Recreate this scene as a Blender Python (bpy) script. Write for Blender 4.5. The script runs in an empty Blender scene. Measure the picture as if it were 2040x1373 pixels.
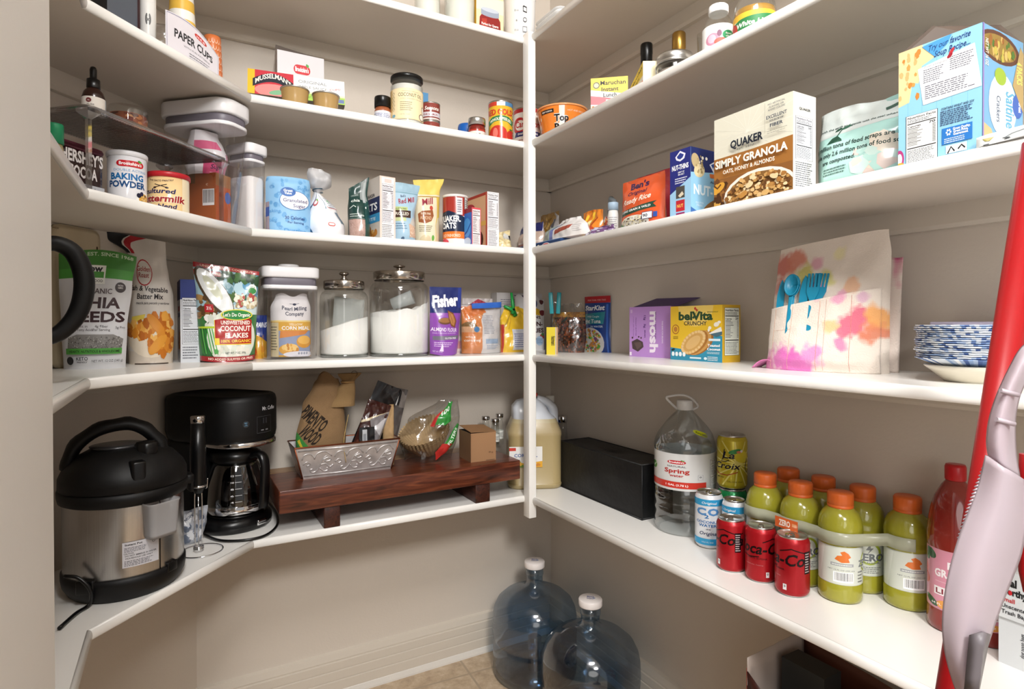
import bpy, bmesh, math, random
from mathutils import Vector, Matrix, geometry, noise

# ---------------------------------------------------------------- camera, light, exposure
SC = bpy.context.scene
COL = SC.collection
FPX, PPX, PPY = 1179.63, 1019.27, 658.81
CAM = Vector((-1.15286, -1.76269, 1.08483))
_ya, _pi, _ro = 0.5135354, -0.0086241, -0.0020518
FW = Vector((math.sin(_ya)*math.cos(_pi), math.cos(_ya)*math.cos(_pi), math.sin(_pi)))
_r = Vector((math.cos(_ya), -math.sin(_ya), 0)); _u = _r.cross(FW)
RT = _r*math.cos(_ro) + _u*math.sin(_ro)
UP = -_r*math.sin(_ro) + _u*math.cos(_ro)
cd = bpy.data.cameras.new('camera'); co = bpy.data.objects.new('camera', cd); COL.objects.link(co)
cd.sensor_width = 36; cd.lens = FPX/2040*36
cd.shift_x = (1020-PPX)/2040; cd.shift_y = (PPY-686.5)/2040
cd.clip_start = 0.02
co.matrix_world = Matrix(((RT.x, UP.x, -FW.x, CAM.x), (RT.y, UP.y, -FW.y, CAM.y), (RT.z, UP.z, -FW.z, CAM.z), (0, 0, 0, 1)))
SC.camera = co

wd = bpy.data.worlds.new('room_air'); SC.world = wd; wd.use_nodes = True
wd.node_tree.nodes['Background'].inputs[0].default_value = (1.0, 0.975, 0.95, 1)
wd.node_tree.nodes['Background'].inputs[1].default_value = 0.30

def area_light(name, loc, aim, size, power, col):
    d = bpy.data.lights.new(name, 'AREA'); d.shape = 'DISK'; d.size = size; d.energy = power; d.color = col
    o = bpy.data.objects.new(name, d); COL.objects.link(o); o.location = loc
    o.rotation_euler = (Vector(aim)-Vector(loc)).to_track_quat('-Z', 'Y').to_euler()
    return o
area_light('ceiling_lamp', (-1.10, -1.75, 2.46), (-0.85, -1.1, 0.6), 0.70, 27, (1.0, 0.985, 0.965))
area_light('hall_lamp', (-1.25, -3.0, 2.30), (-0.6, 0.0, 0.9), 0.45, 34, (1.0, 0.985, 0.965))
area_light('hall_fill', (-1.9, -3.3, 1.35), (-0.2, -0.6, 0.9), 1.3, 8, (1.0, 0.98, 0.96))  # added soft fill from low behind the camera, no known window there
SC.view_settings.view_transform = 'Standard'
SC.view_settings.look = 'None'
SC.view_settings.gamma = 1
SC.view_settings.exposure = 0.54
SC.view_settings.use_curve_mapping = False

# ---------------------------------------------------------------- photograph to place
def ray(px, py):
    return FW + RT*((px-PPX)/FPX) + UP*((PPY-py)/FPX)
def onz(px, py, z):
    d = ray(px, py); return CAM + d*((z-CAM.z)/d.z)
def onplane(px, py, q, n):
    d = ray(px, py); return CAM + d*((Vector(q)-CAM).dot(n)/d.dot(n))
def row_of(p):
    v = Vector(p)-CAM; return PPY - FPX*v.dot(UP)/v.dot(FW)

# ---------------------------------------------------------------- colours and meshes
def C(h):
    if not isinstance(h, str): return h
    v = [int(h[i:i+2], 16)/255 for i in (0, 2, 4)]
    return tuple(((x+.055)/1.055)**2.4 if x > .04045 else x/12.92 for x in v)
GROUND = 'ffffff'
class MB:
    """collects coloured polygons, links them as one mesh object"""
    def __init__(s): s.v = []; s.f = []; s.c = []; s.sm = []; s.mi = []; s.nrm = {}
    def add(s, vs, fs, col=GROUND, smooth=False, M=None, mi=0):
        n = len(s.v)
        s.v += [tuple(M @ Vector(p)) if M else tuple(p) for p in vs]
        cc = C(col) if isinstance(col, (str, tuple)) else None
        for i, f in enumerate(fs):
            s.f.append(tuple(n+k for k in f)); s.c.append(cc if cc else C(col[i])); s.sm.append(smooth); s.mi.append(mi)
        return s
    def box(s, x0, y0, z0, x1, y1, z1, col=GROUND, M=None, mi=0):
        v = [(x, y, z) for z in (z0, z1) for y in (y0, y1) for x in (x0, x1)]
        return s.add(v, [(0, 2, 3, 1), (4, 5, 7, 6), (0, 1, 5, 4), (2, 6, 7, 3), (0, 4, 6, 2), (1, 3, 7, 5)], col, False, M, mi)
    def rbox(s, x0, y0, z0, x1, y1, z1, r, col=GROUND, M=None, mi=0, seg=3):
        return s.rprism([(x0, y0), (x1, y0), (x1, y1), (x0, y1)], z0, z1, r, col, M, mi, seg)
    def rprism(s, poly, z0, z1, r, col=GROUND, M=None, mi=0, seg=3, er=None):
        er = r*.5 if er is None else er
        ring = roundpoly(poly, r, seg) if r > 0 else [Vector((p[0], p[1])) for p in poly]
        lv = [(z0, er), (z0+er*.3, er*.3), (z0+er, 0), (z1-er, 0), (z1-er*.3, er*.3), (z1, er)] if er > 0 else [(z0, 0), (z1, 0)]
        rings = [[(p.x, p.y, z) for p in inset(ring, o)] for z, o in lv]
        return s.loft(rings, col, True, True, M, mi, True)
    def loft(s, rings, col=GROUND, cap0=True, cap1=True, M=None, mi=0, smooth=True, closed=True):
        n = len(rings[0]); vs = [p for r in rings for p in r]; fs = []
        for i in range(len(rings)-1):
            for j in range(n if closed else n-1):
                k = (j+1) % n
                fs.append((i*n+j, i*n+k, (i+1)*n+k, (i+1)*n+j))
        nf = len(fs)
        if cap0: fs.append(tuple(reversed(range(n))))
        if cap1: fs.append(tuple(range((len(rings)-1)*n, len(rings)*n)))
        m = len(s.f)
        if isinstance(col, (list,)):                      # one colour per band
            cl = [col[min(i//n, len(col)-1)] for i in range(nf)] + [col[0]]*cap0 + [col[-1]]*cap1
        else: cl = col
        s.add(vs, fs, cl, smooth, M, mi)
        for i in range(m+nf, len(s.f)): s.sm[i] = False
        return s
    def lathe(s, prof, seg=40, col=GROUND, M=None, mi=0, cap0=True, cap1=True, sx=1, sy=1, fn=None):
        rings = []
        for r, z in prof:
            rr = []
            for k in range(seg):
                a = 2*math.pi*k/seg; q = r*(fn(a, z) if fn else 1)
                rr.append((q*math.cos(a)*sx, q*math.sin(a)*sy, z))
            rings.append(rr)
        return s.loft(rings, col, cap0, cap1, M, mi)
    def tube(s, pts, r, seg=8, col=GROUND, M=None, mi=0, closed=False, caps=True):
        P = [Vector(p) for p in pts]; n = len(P); rings = []
        up = None
        for i in range(n):
            a = P[(i-1) % n] if (closed or i > 0) else P[i]
            b = P[(i+1) % n] if (closed or i < n-1) else P[i]
            t = (b-a).normalized()
            if up is None: up = Vector((0, 0, 1)) if abs(t.z) < .9 else Vector((1, 0, 0))
            x = t.cross(up).normalized(); up = x.cross(t).normalized()
            rr = r[i] if isinstance(r, (list, tuple)) else r
            rings.append([tuple(P[i] + (x*math.cos(2*math.pi*k/seg) + up*math.sin(2*math.pi*k/seg))*rr) for k in range(seg)])
        if closed: rings.append(rings[0])
        return s.loft(rings, col, caps and not closed, caps and not closed, M, mi)
    def grid(s, fn, nu, nv, col=GROUND, M=None, mi=0, smooth=True, flip=False):
        vs = [fn(i/nu, j/nv) for j in range(nv+1) for i in range(nu+1)]; fs = []; cl = []
        for j in range(nv):
            for i in range(nu):
                a = j*(nu+1)+i; c = col((i+.5)/nu, (j+.5)/nv) if callable(col) else col
                for q in ((a, a+1, a+nu+2), (a, a+nu+2, a+nu+1)): fs.append(q[::-1] if flip else q); cl.append(c)
        return s.add(vs, fs, cl if callable(col) else col, smooth, M, mi)
    def build(s, name, mat, parent=None, bevel=0, loc=None, sub=0, solid=0, weld=False):
        me = bpy.data.meshes.new(name); me.from_pydata(s.v, [], s.f)
        ms = mat if isinstance(mat, (list, tuple)) else [mat]
        for m in ms: me.materials.append(m)
        me.polygons.foreach_set('use_smooth', s.sm)
        me.polygons.foreach_set('material_index', s.mi)
        at = me.color_attributes.new('Col', 'FLOAT_COLOR', 'CORNER')
        buf = []
        for f, c in zip(s.f, s.c): buf += [c[0], c[1], c[2], 1.0]*len(f)
        at.data.foreach_set('color', buf)
        if weld:
            b = bmesh.new(); b.from_mesh(me); bmesh.ops.remove_doubles(b, verts=b.verts, dist=1e-5); b.to_mesh(me); b.free()
        me.update()
        if s.nrm: me.normals_split_custom_set_from_vertices([s.nrm.get(i, (0, 0, 0)) for i in range(len(s.v))])
        o = bpy.data.objects.new(name, me); COL.objects.link(o)
        if parent: o.parent = parent
        if loc: o.location = loc
        if solid:
            m = o.modifiers.new('thickness', 'SOLIDIFY'); m.thickness = solid
        if bevel:
            m = o.modifiers.new('bevel', 'BEVEL'); m.width = bevel; m.segments = 2; m.limit_method = 'ANGLE'; m.angle_limit = math.radians(40)
        if sub:
            m = o.modifiers.new('sub', 'SUBSURF'); m.levels = sub; m.render_levels = sub
        return o
def roundpoly(poly, r, seg=3):
    out = []; n = len(poly)
    for i in range(n):
        p = Vector(poly[i][:2]); a = (Vector(poly[i-1][:2])-p); b = (Vector(poly[(i+1) % n][:2])-p)
        la, lb = a.length, b.length; a.normalize(); b.normalize()
        ang = math.acos(max(-1, min(1, a.dot(b)))); d = min(r/math.tan(ang/2), la*.49, lb*.49)
        rr = d*math.tan(ang/2); c = p + (a+b).normalized()*(rr/math.sin(ang/2))
        s0, s1 = p+a*d, p+b*d
        a0 = math.atan2(s0.y-c.y, s0.x-c.x); a1 = math.atan2(s1.y-c.y, s1.x-c.x)
        da = (a1-a0+math.pi) % (2*math.pi)-math.pi
        for k in range(seg+1):
            t = a0+da*k/seg; out.append(Vector((c.x+rr*math.cos(t), c.y+rr*math.sin(t))))
    return out
def inset(ring, o):
    if not o: return ring
    n = len(ring); out = []
    ar = sum(ring[i-1].x*ring[i].y-ring[i].x*ring[i-1].y for i in range(n)); sg = 1 if ar > 0 else -1
    for i in range(n):
        a = (ring[i]-ring[i-1]); b = (ring[(i+1) % n]-ring[i])
        if a.length < 1e-7: a = b
        if b.length < 1e-7: b = a
        na = Vector((-a.y, a.x)).normalized(); nb = Vector((-b.y, b.x)).normalized(); m = (na+nb)
        m = m.normalized() if m.length > 1e-6 else na
        out.append(ring[i]+m*(sg*o/max(.5, m.dot(na))))
    return out
def sweep(mb, path, prof, col=GROUND, mi=0):
    """profile (outward offset, z) along an open plan path, outward = the path's right side"""
    P = [Vector(p) for p in path]; rings = []
    for i in range(len(P)):
        a = (P[i]-P[i-1]).normalized() if i else (P[1]-P[0]).normalized()
        b = (P[i+1]-P[i]).normalized() if i < len(P)-1 else a
        na, nb = Vector((a.y, -a.x)), Vector((b.y, -b.x)); m = (na+nb).normalized(); k = 1/max(.3, m.dot(na))
        rings.append([(P[i].x+m.x*o*k, P[i].y+m.y*o*k, z) for o, z in prof])
    mb.loft(rings, col, True, True, None, mi, False)
def tag(o, label, cat, group=None, kind=None):
    if label: o['label'] = label
    if cat: o['category'] = cat
    if group: o['group'] = group
    if kind: o['kind'] = kind
    return o
def root(name, label, cat, loc=(0, 0, 0), rz=0, group=None):
    o = bpy.data.objects.new(name, None); COL.objects.link(o); o.empty_display_size = .02
    o.location = loc; o.rotation_euler = (0, 0, rz)
    return tag(o, label, cat, group)

# ---------------------------------------------------------------- materials
def mat(name, col=None, rough=.5, metal=0, bump=None, coat=0, trans=0, ior=1.45, spec=.5, vc=False, sheen=0):
    m = bpy.data.materials.new(name); m.use_nodes = True; nt = m.node_tree; b = nt.nodes['Principled BSDF']
    b.inputs['Roughness'].default_value = rough; b.inputs['Metallic'].default_value = metal
    b.inputs['Coat Weight'].default_value = coat; b.inputs['Coat Roughness'].default_value = .08
    b.inputs['Transmission Weight'].default_value = trans; b.inputs['IOR'].default_value = ior
    b.inputs['Specular IOR Level'].default_value = spec
    if sheen: b.inputs['Sheen Weight'].default_value = sheen
    if vc:
        a = nt.nodes.new('ShaderNodeVertexColor'); a.layer_name = 'Col'; nt.links.new(a.outputs[0], b.inputs['Base Color'])
    elif col: b.inputs['Base Color'].default_value = (*C(col), 1)
    if bump:
        sc, st, det = bump
        n = nt.nodes.new('ShaderNodeTexNoise'); n.inputs['Scale'].default_value = sc; n.inputs['Detail'].default_value = det
        tc = nt.nodes.new('ShaderNodeTexCoord'); nt.links.new(tc.outputs['Object'], n.inputs['Vector'])
        u = nt.nodes.new('ShaderNodeBump'); u.inputs['Strength'].default_value = st; u.inputs['Distance'].default_value = .002
        nt.links.new(n.outputs[0], u.inputs['Height']); nt.links.new(u.outputs[0], b.inputs['Normal'])
    return m
def clear(name, tint='ffffff', rough=.03, edge=.12, face=.04, bump=None):
    """thin clear wall: a tinted see-through layer under a sheen that grows at grazing angles"""
    m = bpy.data.materials.new(name); m.use_nodes = True; nt = m.node_tree; N = nt.nodes; L = nt.links
    N.remove(N['Principled BSDF']); out = N['Material Output']
    t = N.new('ShaderNodeBsdfTransparent'); t.inputs[0].default_value = (*C(tint), 1)
    g = N.new('ShaderNodeBsdfGlossy'); g.inputs['Roughness'].default_value = rough
    lw = N.new('ShaderNodeLayerWeight'); lw.inputs[0].default_value = .35
    mr = N.new('ShaderNodeMapRange'); mr.inputs['To Min'].default_value = face; mr.inputs['To Max'].default_value = face+edge*3
    L.new(lw.outputs['Facing'], mr.inputs['Value'])
    mx = N.new('ShaderNodeMixShader'); L.new(mr.outputs[0], mx.inputs[0]); L.new(t.outputs[0], mx.inputs[1]); L.new(g.outputs[0], mx.inputs[2])
    L.new(mx.outputs[0], out.inputs[0])
    if bump:
        n = N.new('ShaderNodeTexNoise'); n.inputs['Scale'].default_value = bump[0]; n.inputs['Detail'].default_value = 2
        tc = N.new('ShaderNodeTexCoord'); L.new(tc.outputs['Object'], n.inputs['Vector'])
        u = N.new('ShaderNodeBump'); u.inputs['Strength'].default_value = bump[1]; u.inputs['Distance'].default_value = .004
        L.new(n.outputs[0], u.inputs['Height']); L.new(u.outputs[0], g.inputs['Normal'])
    return m
def frosted(name, col, dens=.55, rough=.35):
    """milky plastic: part scatter, part see-through"""
    m = bpy.data.materials.new(name); m.use_nodes = True; nt = m.node_tree; N = nt.nodes; L = nt.links
    b = N['Principled BSDF']; b.inputs['Base Color'].default_value = (*C(col), 1); b.inputs['Roughness'].default_value = rough
    t = N.new('ShaderNodeBsdfTransparent'); t.inputs[0].default_value = (*C(col), 1)
    mx = N.new('ShaderNodeMixShader'); mx.inputs[0].default_value = dens
    L.new(t.outputs[0], mx.inputs[1]); L.new(b.outputs[0], mx.inputs[2]); L.new(mx.outputs[0], N['Material Output'].inputs[0])
    return m
def ramp_mat(name, stops, scale, rough=.5, det=4, stretch=(1, 1, 1), bump=.2, tex='noise', dist=0, metal=0):
    m = bpy.data.materials.new(name); m.use_nodes = True; nt = m.node_tree; N = nt.nodes; L = nt.links; b = N['Principled BSDF']
    tc = N.new('ShaderNodeTexCoord'); mp = N.new('ShaderNodeMapping'); mp.inputs['Scale'].default_value = stretch
    L.new(tc.outputs['Object'], mp.inputs[0])
    n = N.new('ShaderNodeTexNoise'); n.inputs['Scale'].default_value = scale; n.inputs['Detail'].default_value = det; n.inputs['Distortion'].default_value = dist
    L.new(mp.outputs[0], n.inputs['Vector'])
    r = N.new('ShaderNodeValToRGB'); e = r.color_ramp.elements
    while len(e) < len(stops): e.new(.5)
    for k, (p, c) in enumerate(stops): e[k].position = p; e[k].color = (*C(c), 1)
    L.new(n.outputs[0], r.inputs[0]); L.new(r.outputs[0], b.inputs['Base Color'])
    b.inputs['Roughness'].default_value = rough; b.inputs['Metallic'].default_value = metal
    if bump:
        u = N.new('ShaderNodeBump'); u.inputs['Strength'].default_value = bump; u.inputs['Distance'].default_value = .002
        L.new(n.outputs[0], u.inputs['Height']); L.new(u.outputs[0], b.inputs['Normal'])
    return m
PAPER = mat('printed_card', rough=.5, vc=True, bump=(90, .04, 2))
GLOSS = mat('glossy_print', rough=.22, vc=True, coat=.3)
FILM = mat('printed_film', rough=.28, vc=True, coat=.35, bump=(28, .35, 3))
MATTEFILM = mat('matte_film', rough=.45, vc=True, bump=(24, .3, 3))
CAN = mat('printed_can', rough=.25, metal=.25, vc=True)
PLAIN = mat('plain_plastic', rough=.35, vc=True)
MATTE = mat('matte_surface', rough=.8, vc=True)
WHITEPL = mat('white_plastic', 'e9e8ea', rough=.3)
GREYPL = mat('grey_seal', '6f6a74', rough=.4)
BLACKPL = mat('black_plastic', '060607', rough=.3)
BLACKSOFT = mat('black_satin_plastic', '070708', rough=.5, spec=.4, bump=(300, .05, 2))
CHROME = mat('chrome', 'd8d8da', rough=.08, metal=1)
TIN = mat('tin', 'c9c9c7', rough=.28, metal=1)
STEEL = ramp_mat('brushed_steel', [(.3, 'b2b0af'), (.7, 'c2c0be')], 30, .27, 3, (60, 60, .2), .02, metal=1)
GLASS = clear('clear_glass', 'fbfcfb', .02, .14, .05)
CLEARPL = clear('clear_plastic', 'f9f8f9', .06, .13, .06)
BAGFILM = clear('bag_film', 'f6f6f6', .12, .16, .10, (45, .9))
WATERPL = clear('water_bottle_wall', 'eff3f4', .05, .2, .09, (30, .5))
BLUEPL = clear('blue_bottle_wall', 'c3d5e4', .08, .16, .08)
AMBER = clear('amber_glass', '3a1606', .05, .1, .05)
# ---------------------------------------------------------------- room shell
def paint(name, col, rough=.6, sc=170, st=.16):
    return mat(name, col, rough, bump=(sc, st, 3))
WALLP = paint('wall_paint', 'd0c6ba', .55, 150, .2)
TRIMP = paint('trim_paint', 'cfc6b9', .45, 60, .06)
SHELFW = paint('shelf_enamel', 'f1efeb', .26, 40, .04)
SHELFU = paint('shelf_underside', 'cfc6ba', .6, 60, .08)  # board undersides get a greige tone, darker than the white tops
JAMBP = paint('jamb_paint', 'e3e1dd', .5, 180, .05)
DA, DB, TH = .30, .2762, .0188
P1, P2 = (-1.004, -.30), (-1.2756, -.5982)
ZS = {1: 1.9129, 2: 1.6133, 3: 1.3082, 4: 1.0015, 5: .5939}
W1, XL, YEND, YL = (-1.1144, 0.0), -1.576, -2.35, -1.368
_d = (Vector(P2)-Vector(P1)).normalized()
W2 = (XL, W1[1]+_d.y*((XL-W1[0])/_d.x))
def struct(o): o['kind'] = 'structure'; return o
def wall(name, a, b, th, m, z0=0, z1=2.5):
    a, b = Vector(a), Vector(b); t = (b-a).normalized(); n = Vector((-t.y, t.x))*th
    mb = MB(); v = []
    for z in (z0, z1): v += [(a.x, a.y, z), (b.x, b.y, z), (b.x+n.x, b.y+n.y, z), (a.x+n.x, a.y+n.y, z)]
    mb.add(v, [(3, 2, 1, 0), (4, 5, 6, 7), (0, 1, 5, 4), (1, 2, 6, 5), (2, 3, 7, 6), (3, 0, 4, 7)])
    return struct(mb.build(name, m))
wall('wall_back', W1, (.0, 0), .1, WALLP)
wall('wall_side', (0, .1), (0, YEND), .1, WALLP)
wall('wall_angled', W2, W1, .1, WALLP)
wall('wall_left', (XL, -1.41), W2, .1, WALLP)
struct(MB().rbox(XL-.1, -1.66, 0, -1.2046, -1.40, 2.5, .012, seg=4).build('wall_front', JAMBP))
struct(MB().box(-2.6, -3.6, -.06, .1, .12, 0).build('floor', JAMBP))
struct(MB().box(-2.6, -3.6, 2.5, .1, .12, 2.56).build('ceiling', paint('ceiling_paint', 'e8e4de', .7)))
def floor_material():
    m = bpy.data.materials.new('floor_tile'); m.use_nodes = True; N = m.node_tree.nodes; L = m.node_tree.links; b = N['Principled BSDF']
    tc = N.new('ShaderNodeTexCoord'); mp = N.new('ShaderNodeMapping'); mp.inputs['Rotation'].default_value = (0, 0, .06); mp.inputs['Location'].default_value = (.03, .12, 0)
    L.new(tc.outputs['Object'], mp.inputs[0])
    n = N.new('ShaderNodeTexNoise'); n.inputs['Scale'].default_value = 26; n.inputs['Detail'].default_value = 8; n.inputs['Roughness'].default_value = .7
    L.new(mp.outputs[0], n.inputs['Vector'])
    r = N.new('ShaderNodeValToRGB'); e = r.color_ramp.elements; e.new(.5)
    for k, (p, c) in enumerate([(.3, 'a08a72'), (.5, 'bba58a'), (.7, 'd0bea6')]): e[k].position = p; e[k].color = (*C(c), 1)
    L.new(n.outputs[0], r.inputs[0])
    k = N.new('ShaderNodeTexBrick'); k.offset = 0; k.inputs['Scale'].default_value = 1; k.inputs['Mortar Size'].default_value = .004
    k.inputs['Brick Width'].default_value = .33; k.inputs['Row Height'].default_value = .33; k.inputs['Mortar Smooth'].default_value = .3
    k.inputs['Mortar'].default_value = (*C('a8967f'), 1); L.new(mp.outputs[0], k.inputs['Vector'])
    L.new(r.outputs[0], k.inputs['Color1']); L.new(r.outputs[0], k.inputs['Color2']); L.new(k.outputs[0], b.inputs['Base Color'])
    b.inputs['Roughness'].default_value = .45
    u = N.new('ShaderNodeBump'); u.inputs['Strength'].default_value = .25; u.inputs['Distance'].default_value = .003
    L.new(n.outputs[0], u.inputs['Height']); L.new(u.outputs[0], b.inputs['Normal'])
    return m
bpy.data.objects['floor'].data.materials[0] = floor_material()
# baseboards: a grooved board over a white caulked foot; the path runs with the room on its right
BASEP = [(0, .024), (.020, .024), (.020, .050), (.0165, .0515), (.0165, .0535), (.0185, .055), (.0185, .078), (.015, .0795), (.015, .0815), (.017, .083), (.017, .104), (.013, .1055), (.013, .108), (.014, .110), (.010, .128), (0, .131)]
FOOTP = [(0, 0), (.019, 0), (.020, .006), (.020, .022), (.018, .0245), (0, .0245)]
SHOE = paint('caulk_white', 'e4e1db', .5)
for nm, pth in (('baseboard_left', [(XL, YL-.03), W2]), ('baseboard_angled', [W2, W1]), ('baseboard_back', [W1, (0, 0)]), ('baseboard_side', [(0, 0), (0, YEND)])):
    mb = MB(); sweep(mb, pth, BASEP); b_ = struct(mb.build(nm, TRIMP))
    mb = MB(); sweep(mb, pth, FOOTP); mb.build('foot_strip', SHOE, b_)

# ---------------------------------------------------------------- shelves
FRONT = [(P2[0], YL-.03), P2, P1, (-DB, -DA), (-DB, YEND)]
def offs(path, d):
    P = [Vector(p) for p in path]; out = []
    for i in range(len(P)):
        a = (P[i]-P[i-1]).normalized() if i else (P[1]-P[0]).normalized()
        b = (P[i+1]-P[i]).normalized() if i < len(P)-1 else a
        na, nb = Vector((a.y, -a.x)), Vector((b.y, -b.x)); m = (na+nb).normalized()
        out.append(P[i]+m*(d/max(.3, m.dot(na))))
    return out
def prism(mb, poly, z0, z1, mi=0, mi_bottom=None):
    n = len(poly); v = [(p[0], p[1], z) for z in (z0, z1) for p in poly]
    ar = sum(poly[i-1][0]*poly[i][1]-poly[i][0]*poly[i-1][1] for i in range(n))
    up = tuple(range(n, 2*n)); dn = tuple(reversed(range(n))); sd = [(i, (i+1) % n, n+(i+1) % n, n+i) for i in range(n)]
    if ar < 0: up, dn, sd = up[::-1], dn[::-1], [q[::-1] for q in sd]
    mb.add(v, [up]+sd, GROUND, False, None, mi); mb.add(v, [dn], GROUND, False, None, mi if mi_bottom is None else mi_bottom)
SHELF_WORDS = {1: 'topmost white painted pantry shelf with glass jars along it', 2: 'white painted pantry shelf under the topmost one, holding paper cups and canned tomatoes',
    3: 'white painted pantry shelf holding sugar, oats and cracker boxes', 4: 'white painted pantry shelf holding the two glass flour jars',
    5: 'lowest white painted pantry shelf, holding the black coffee maker and drinks'}
for k, z in ZS.items():
    s = root('pantry_shelf', SHELF_WORDS[k], 'shelf', (0, 0, 0), 0, 'built-in pantry shelves')
    inn = offs(FRONT, -.008); e = .0006
    for poly in ([(-e, -e), tuple(inn[3]), tuple(inn[2]), (W1[0]+.002, -e)][::-1],
                 [(W1[0]+.002, -e), tuple(inn[2]), tuple(inn[1]), tuple(inn[0]), (XL+e, YL-.03), (XL+e, W2[1])][::-1],
                 [(-e, -e), (-e, YEND), tuple(inn[4]), tuple(inn[3])][::-1]):
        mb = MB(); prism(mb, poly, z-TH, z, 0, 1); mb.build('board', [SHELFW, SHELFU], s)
    pr = [(-.0082, z-.0002)]+[(-.0075+.0075*math.cos(a)**.7, z-TH/2+TH/2*math.sin(a)) for a in [math.radians(t) for t in (82, 65, 48, 32, 16, 0)]]
    pr += [(o, 2*(z-TH/2)-zz) for o, zz in pr[::-1][1:]]
    for a, b in ((0, 1), (1, 2), (2, 3), (3, 4)):
        # each nosing strip is mitred against its neighbours
        full = FRONT; mb = MB(); P = [Vector(p) for p in full]; rings = []
        for i in (a, b):
            t1 = (P[i]-P[i-1]).normalized() if i else (P[1]-P[0]).normalized()
            t2 = (P[i+1]-P[i]).normalized() if i < len(P)-1 else t1
            na, nb = Vector((t1.y, -t1.x)), Vector((t2.y, -t2.x)); m = (na+nb).normalized(); kk = 1/max(.3, m.dot(na))
            rings.append([(P[i].x+m.x*o*kk, P[i].y+m.y*o*kk, zz) for o, zz in pr])
        mb.loft(rings, GROUND, True, True, None, 0, True); mb.build('nosing', SHELFW, s)
    cp = [(0, z-TH), (.019, z-TH), (.019, z-TH-.034), (.0135, z-TH-.0405), (0, z-TH-.0405)]
    for pth in ([(XL, YL-.03), W2], [W2, W1], [W1, (0, 0)], [(0, 0), (0, YEND)]):
        mb = MB(); sweep(mb, pth, cp); mb.build('cleat', TRIMP, s)
px0 = root('shelf_post', 'slender white wooden post tying the pantry shelves together at their inner corner', 'post', (-.272, -.308, .536))
MB().rbox(-.0145, -.0185, 0, .0095, .0135, ZS[1]-.536+.004, .002).build('post_board', SHELFW, px0)
# ---------------------------------------------------------------- placing on the shelves
_n = Vector((-_d.y, _d.x))
WL = {'A': (Vector((0, 0, 0)), Vector((0, -1, 0)), 0), 'B': (Vector((0, 0, 0)), Vector((-1, 0, 0)), -math.pi/2),
      'C': (Vector((*W1, 0)), Vector((_n.x, _n.y, 0)), math.asin(_n.x)), 'L': (Vector((XL, 0, 0)), Vector((1, 0, 0)), math.pi/2)}
def _seat(pm, z, wall, d, pb):
    q, n, rz = WL[wall]
    if pb: return onz(pm, pb, z), n, rz
    Q = onplane(pm, 686, q+n*d, n); Q.z = z
    for _ in range(3):
        Q = onplane(pm, row_of(Q), q+n*d, n); Q.z = z
    return Q, n, rz
def face(pl, pr, pt, k, wall='A', d=.1, yaw=0, pb=None, z=None):
    """flat-fronted thing seen between columns pl and pr, top at row pt: place, turn, width, height"""
    z = ZS[k] if z is None else z
    Q, n, rz = _seat((pl+pr)/2, z, wall, d, pb); rz += math.radians(yaw)
    n2 = Vector((math.sin(rz), -math.cos(rz), 0)); rw = row_of(Q)
    a, b = onplane(pl, rw, Q, n2), onplane(pr, rw, Q, n2)
    h = onplane((pl+pr)/2, pt, Q, n2).z - z
    return Vector(((a.x+b.x)/2, (a.y+b.y)/2, z)), rz, (b-a).xy.length, h
def cyl(pl, pr, pt, k, wall='A', d=.1, pb=None, z=None, tr=1):
    """round thing: place, turn that faces the doorway, radius, height"""
    z = ZS[k] if z is None else z; pm = (pl+pr)/2
    Q, n, _ = _seat(pm, z, wall, d, pb); rw = row_of(Q)
    a, b = ray(pl, rw).xy.normalized(), ray(pr, rw).xy.normalized()
    s = math.sin(math.acos(min(1, a.dot(b)))/2); m = (a+b).normalized(); g = (Q-CAM).xy.length
    if pb: r = g*s/(1-s); D = g+r
    else: D = g; r = D*s
    dd = ray(pm, pt); sl = dd.z/dd.xy.length
    h = CAM.z + sl*(D-r*tr if sl > 0 else D+r*tr) - z
    return Vector((CAM.x+m.x*D, CAM.y+m.y*D, z)), math.atan2(-m.x, m.y), r, h
# ---------------------------------------------------------------- print: flat inks laid on a package face
_tx = {}
def glyphs(s, b=0):
    if (s, b) in _tx: return _tx[(s, b)]
    cu = bpy.data.curves.new('t', 'FONT'); cu.body = s; cu.size = 1; cu.resolution_u = 2; cu.offset = .02*b
    o = bpy.data.objects.new('t', cu); COL.objects.link(o)
    me = bpy.data.meshes.new_from_object(o.evaluated_get(bpy.context.evaluated_depsgraph_get())); me.calc_loop_triangles()
    v = [(p.co.x, p.co.y) for p in me.vertices]; f = [tuple(t.vertices) for t in me.loop_triangles]
    bpy.data.objects.remove(o); bpy.data.curves.remove(cu); bpy.data.meshes.remove(me)
    x0 = min((p[0] for p in v), default=0); x1 = max((p[0] for p in v), default=1)
    _tx[(s, b)] = ([(x-x0, y/.72) for x, y in v], f, max(x1-x0, 1e-3)/.72)
    v2 = [((x-x0)/.72, y/.72) for x, y in v]; _tx[(s, b)] = (v2, f, max(x1-x0, 1e-3)/.72)
    return _tx[(s, b)]
def T(s, x, y, w, h, c, b=0, sl=0, rot=0, al='c', arc=0): return ('t', s, x, y, w, h, c, b, sl, rot, al, arc)
def R(x0, y0, x1, y1, c): return ('p', [(x0, y0), (x1, y0), (x1, y1), (x0, y1)], c)
def Pg(pts, c): return ('p', pts, c)
def E(cx, cy, rx, ry, c, rot=0, n=20):
    k, q = math.cos(math.radians(rot)), math.sin(math.radians(rot)); o = []
    for i in range(n):
        a = 2*math.pi*i/n; x, y = rx*math.cos(a), ry*math.sin(a); o.append((cx+x*k-y*q, cy+x*q+y*k))
    return ('p', o, c)
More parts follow.
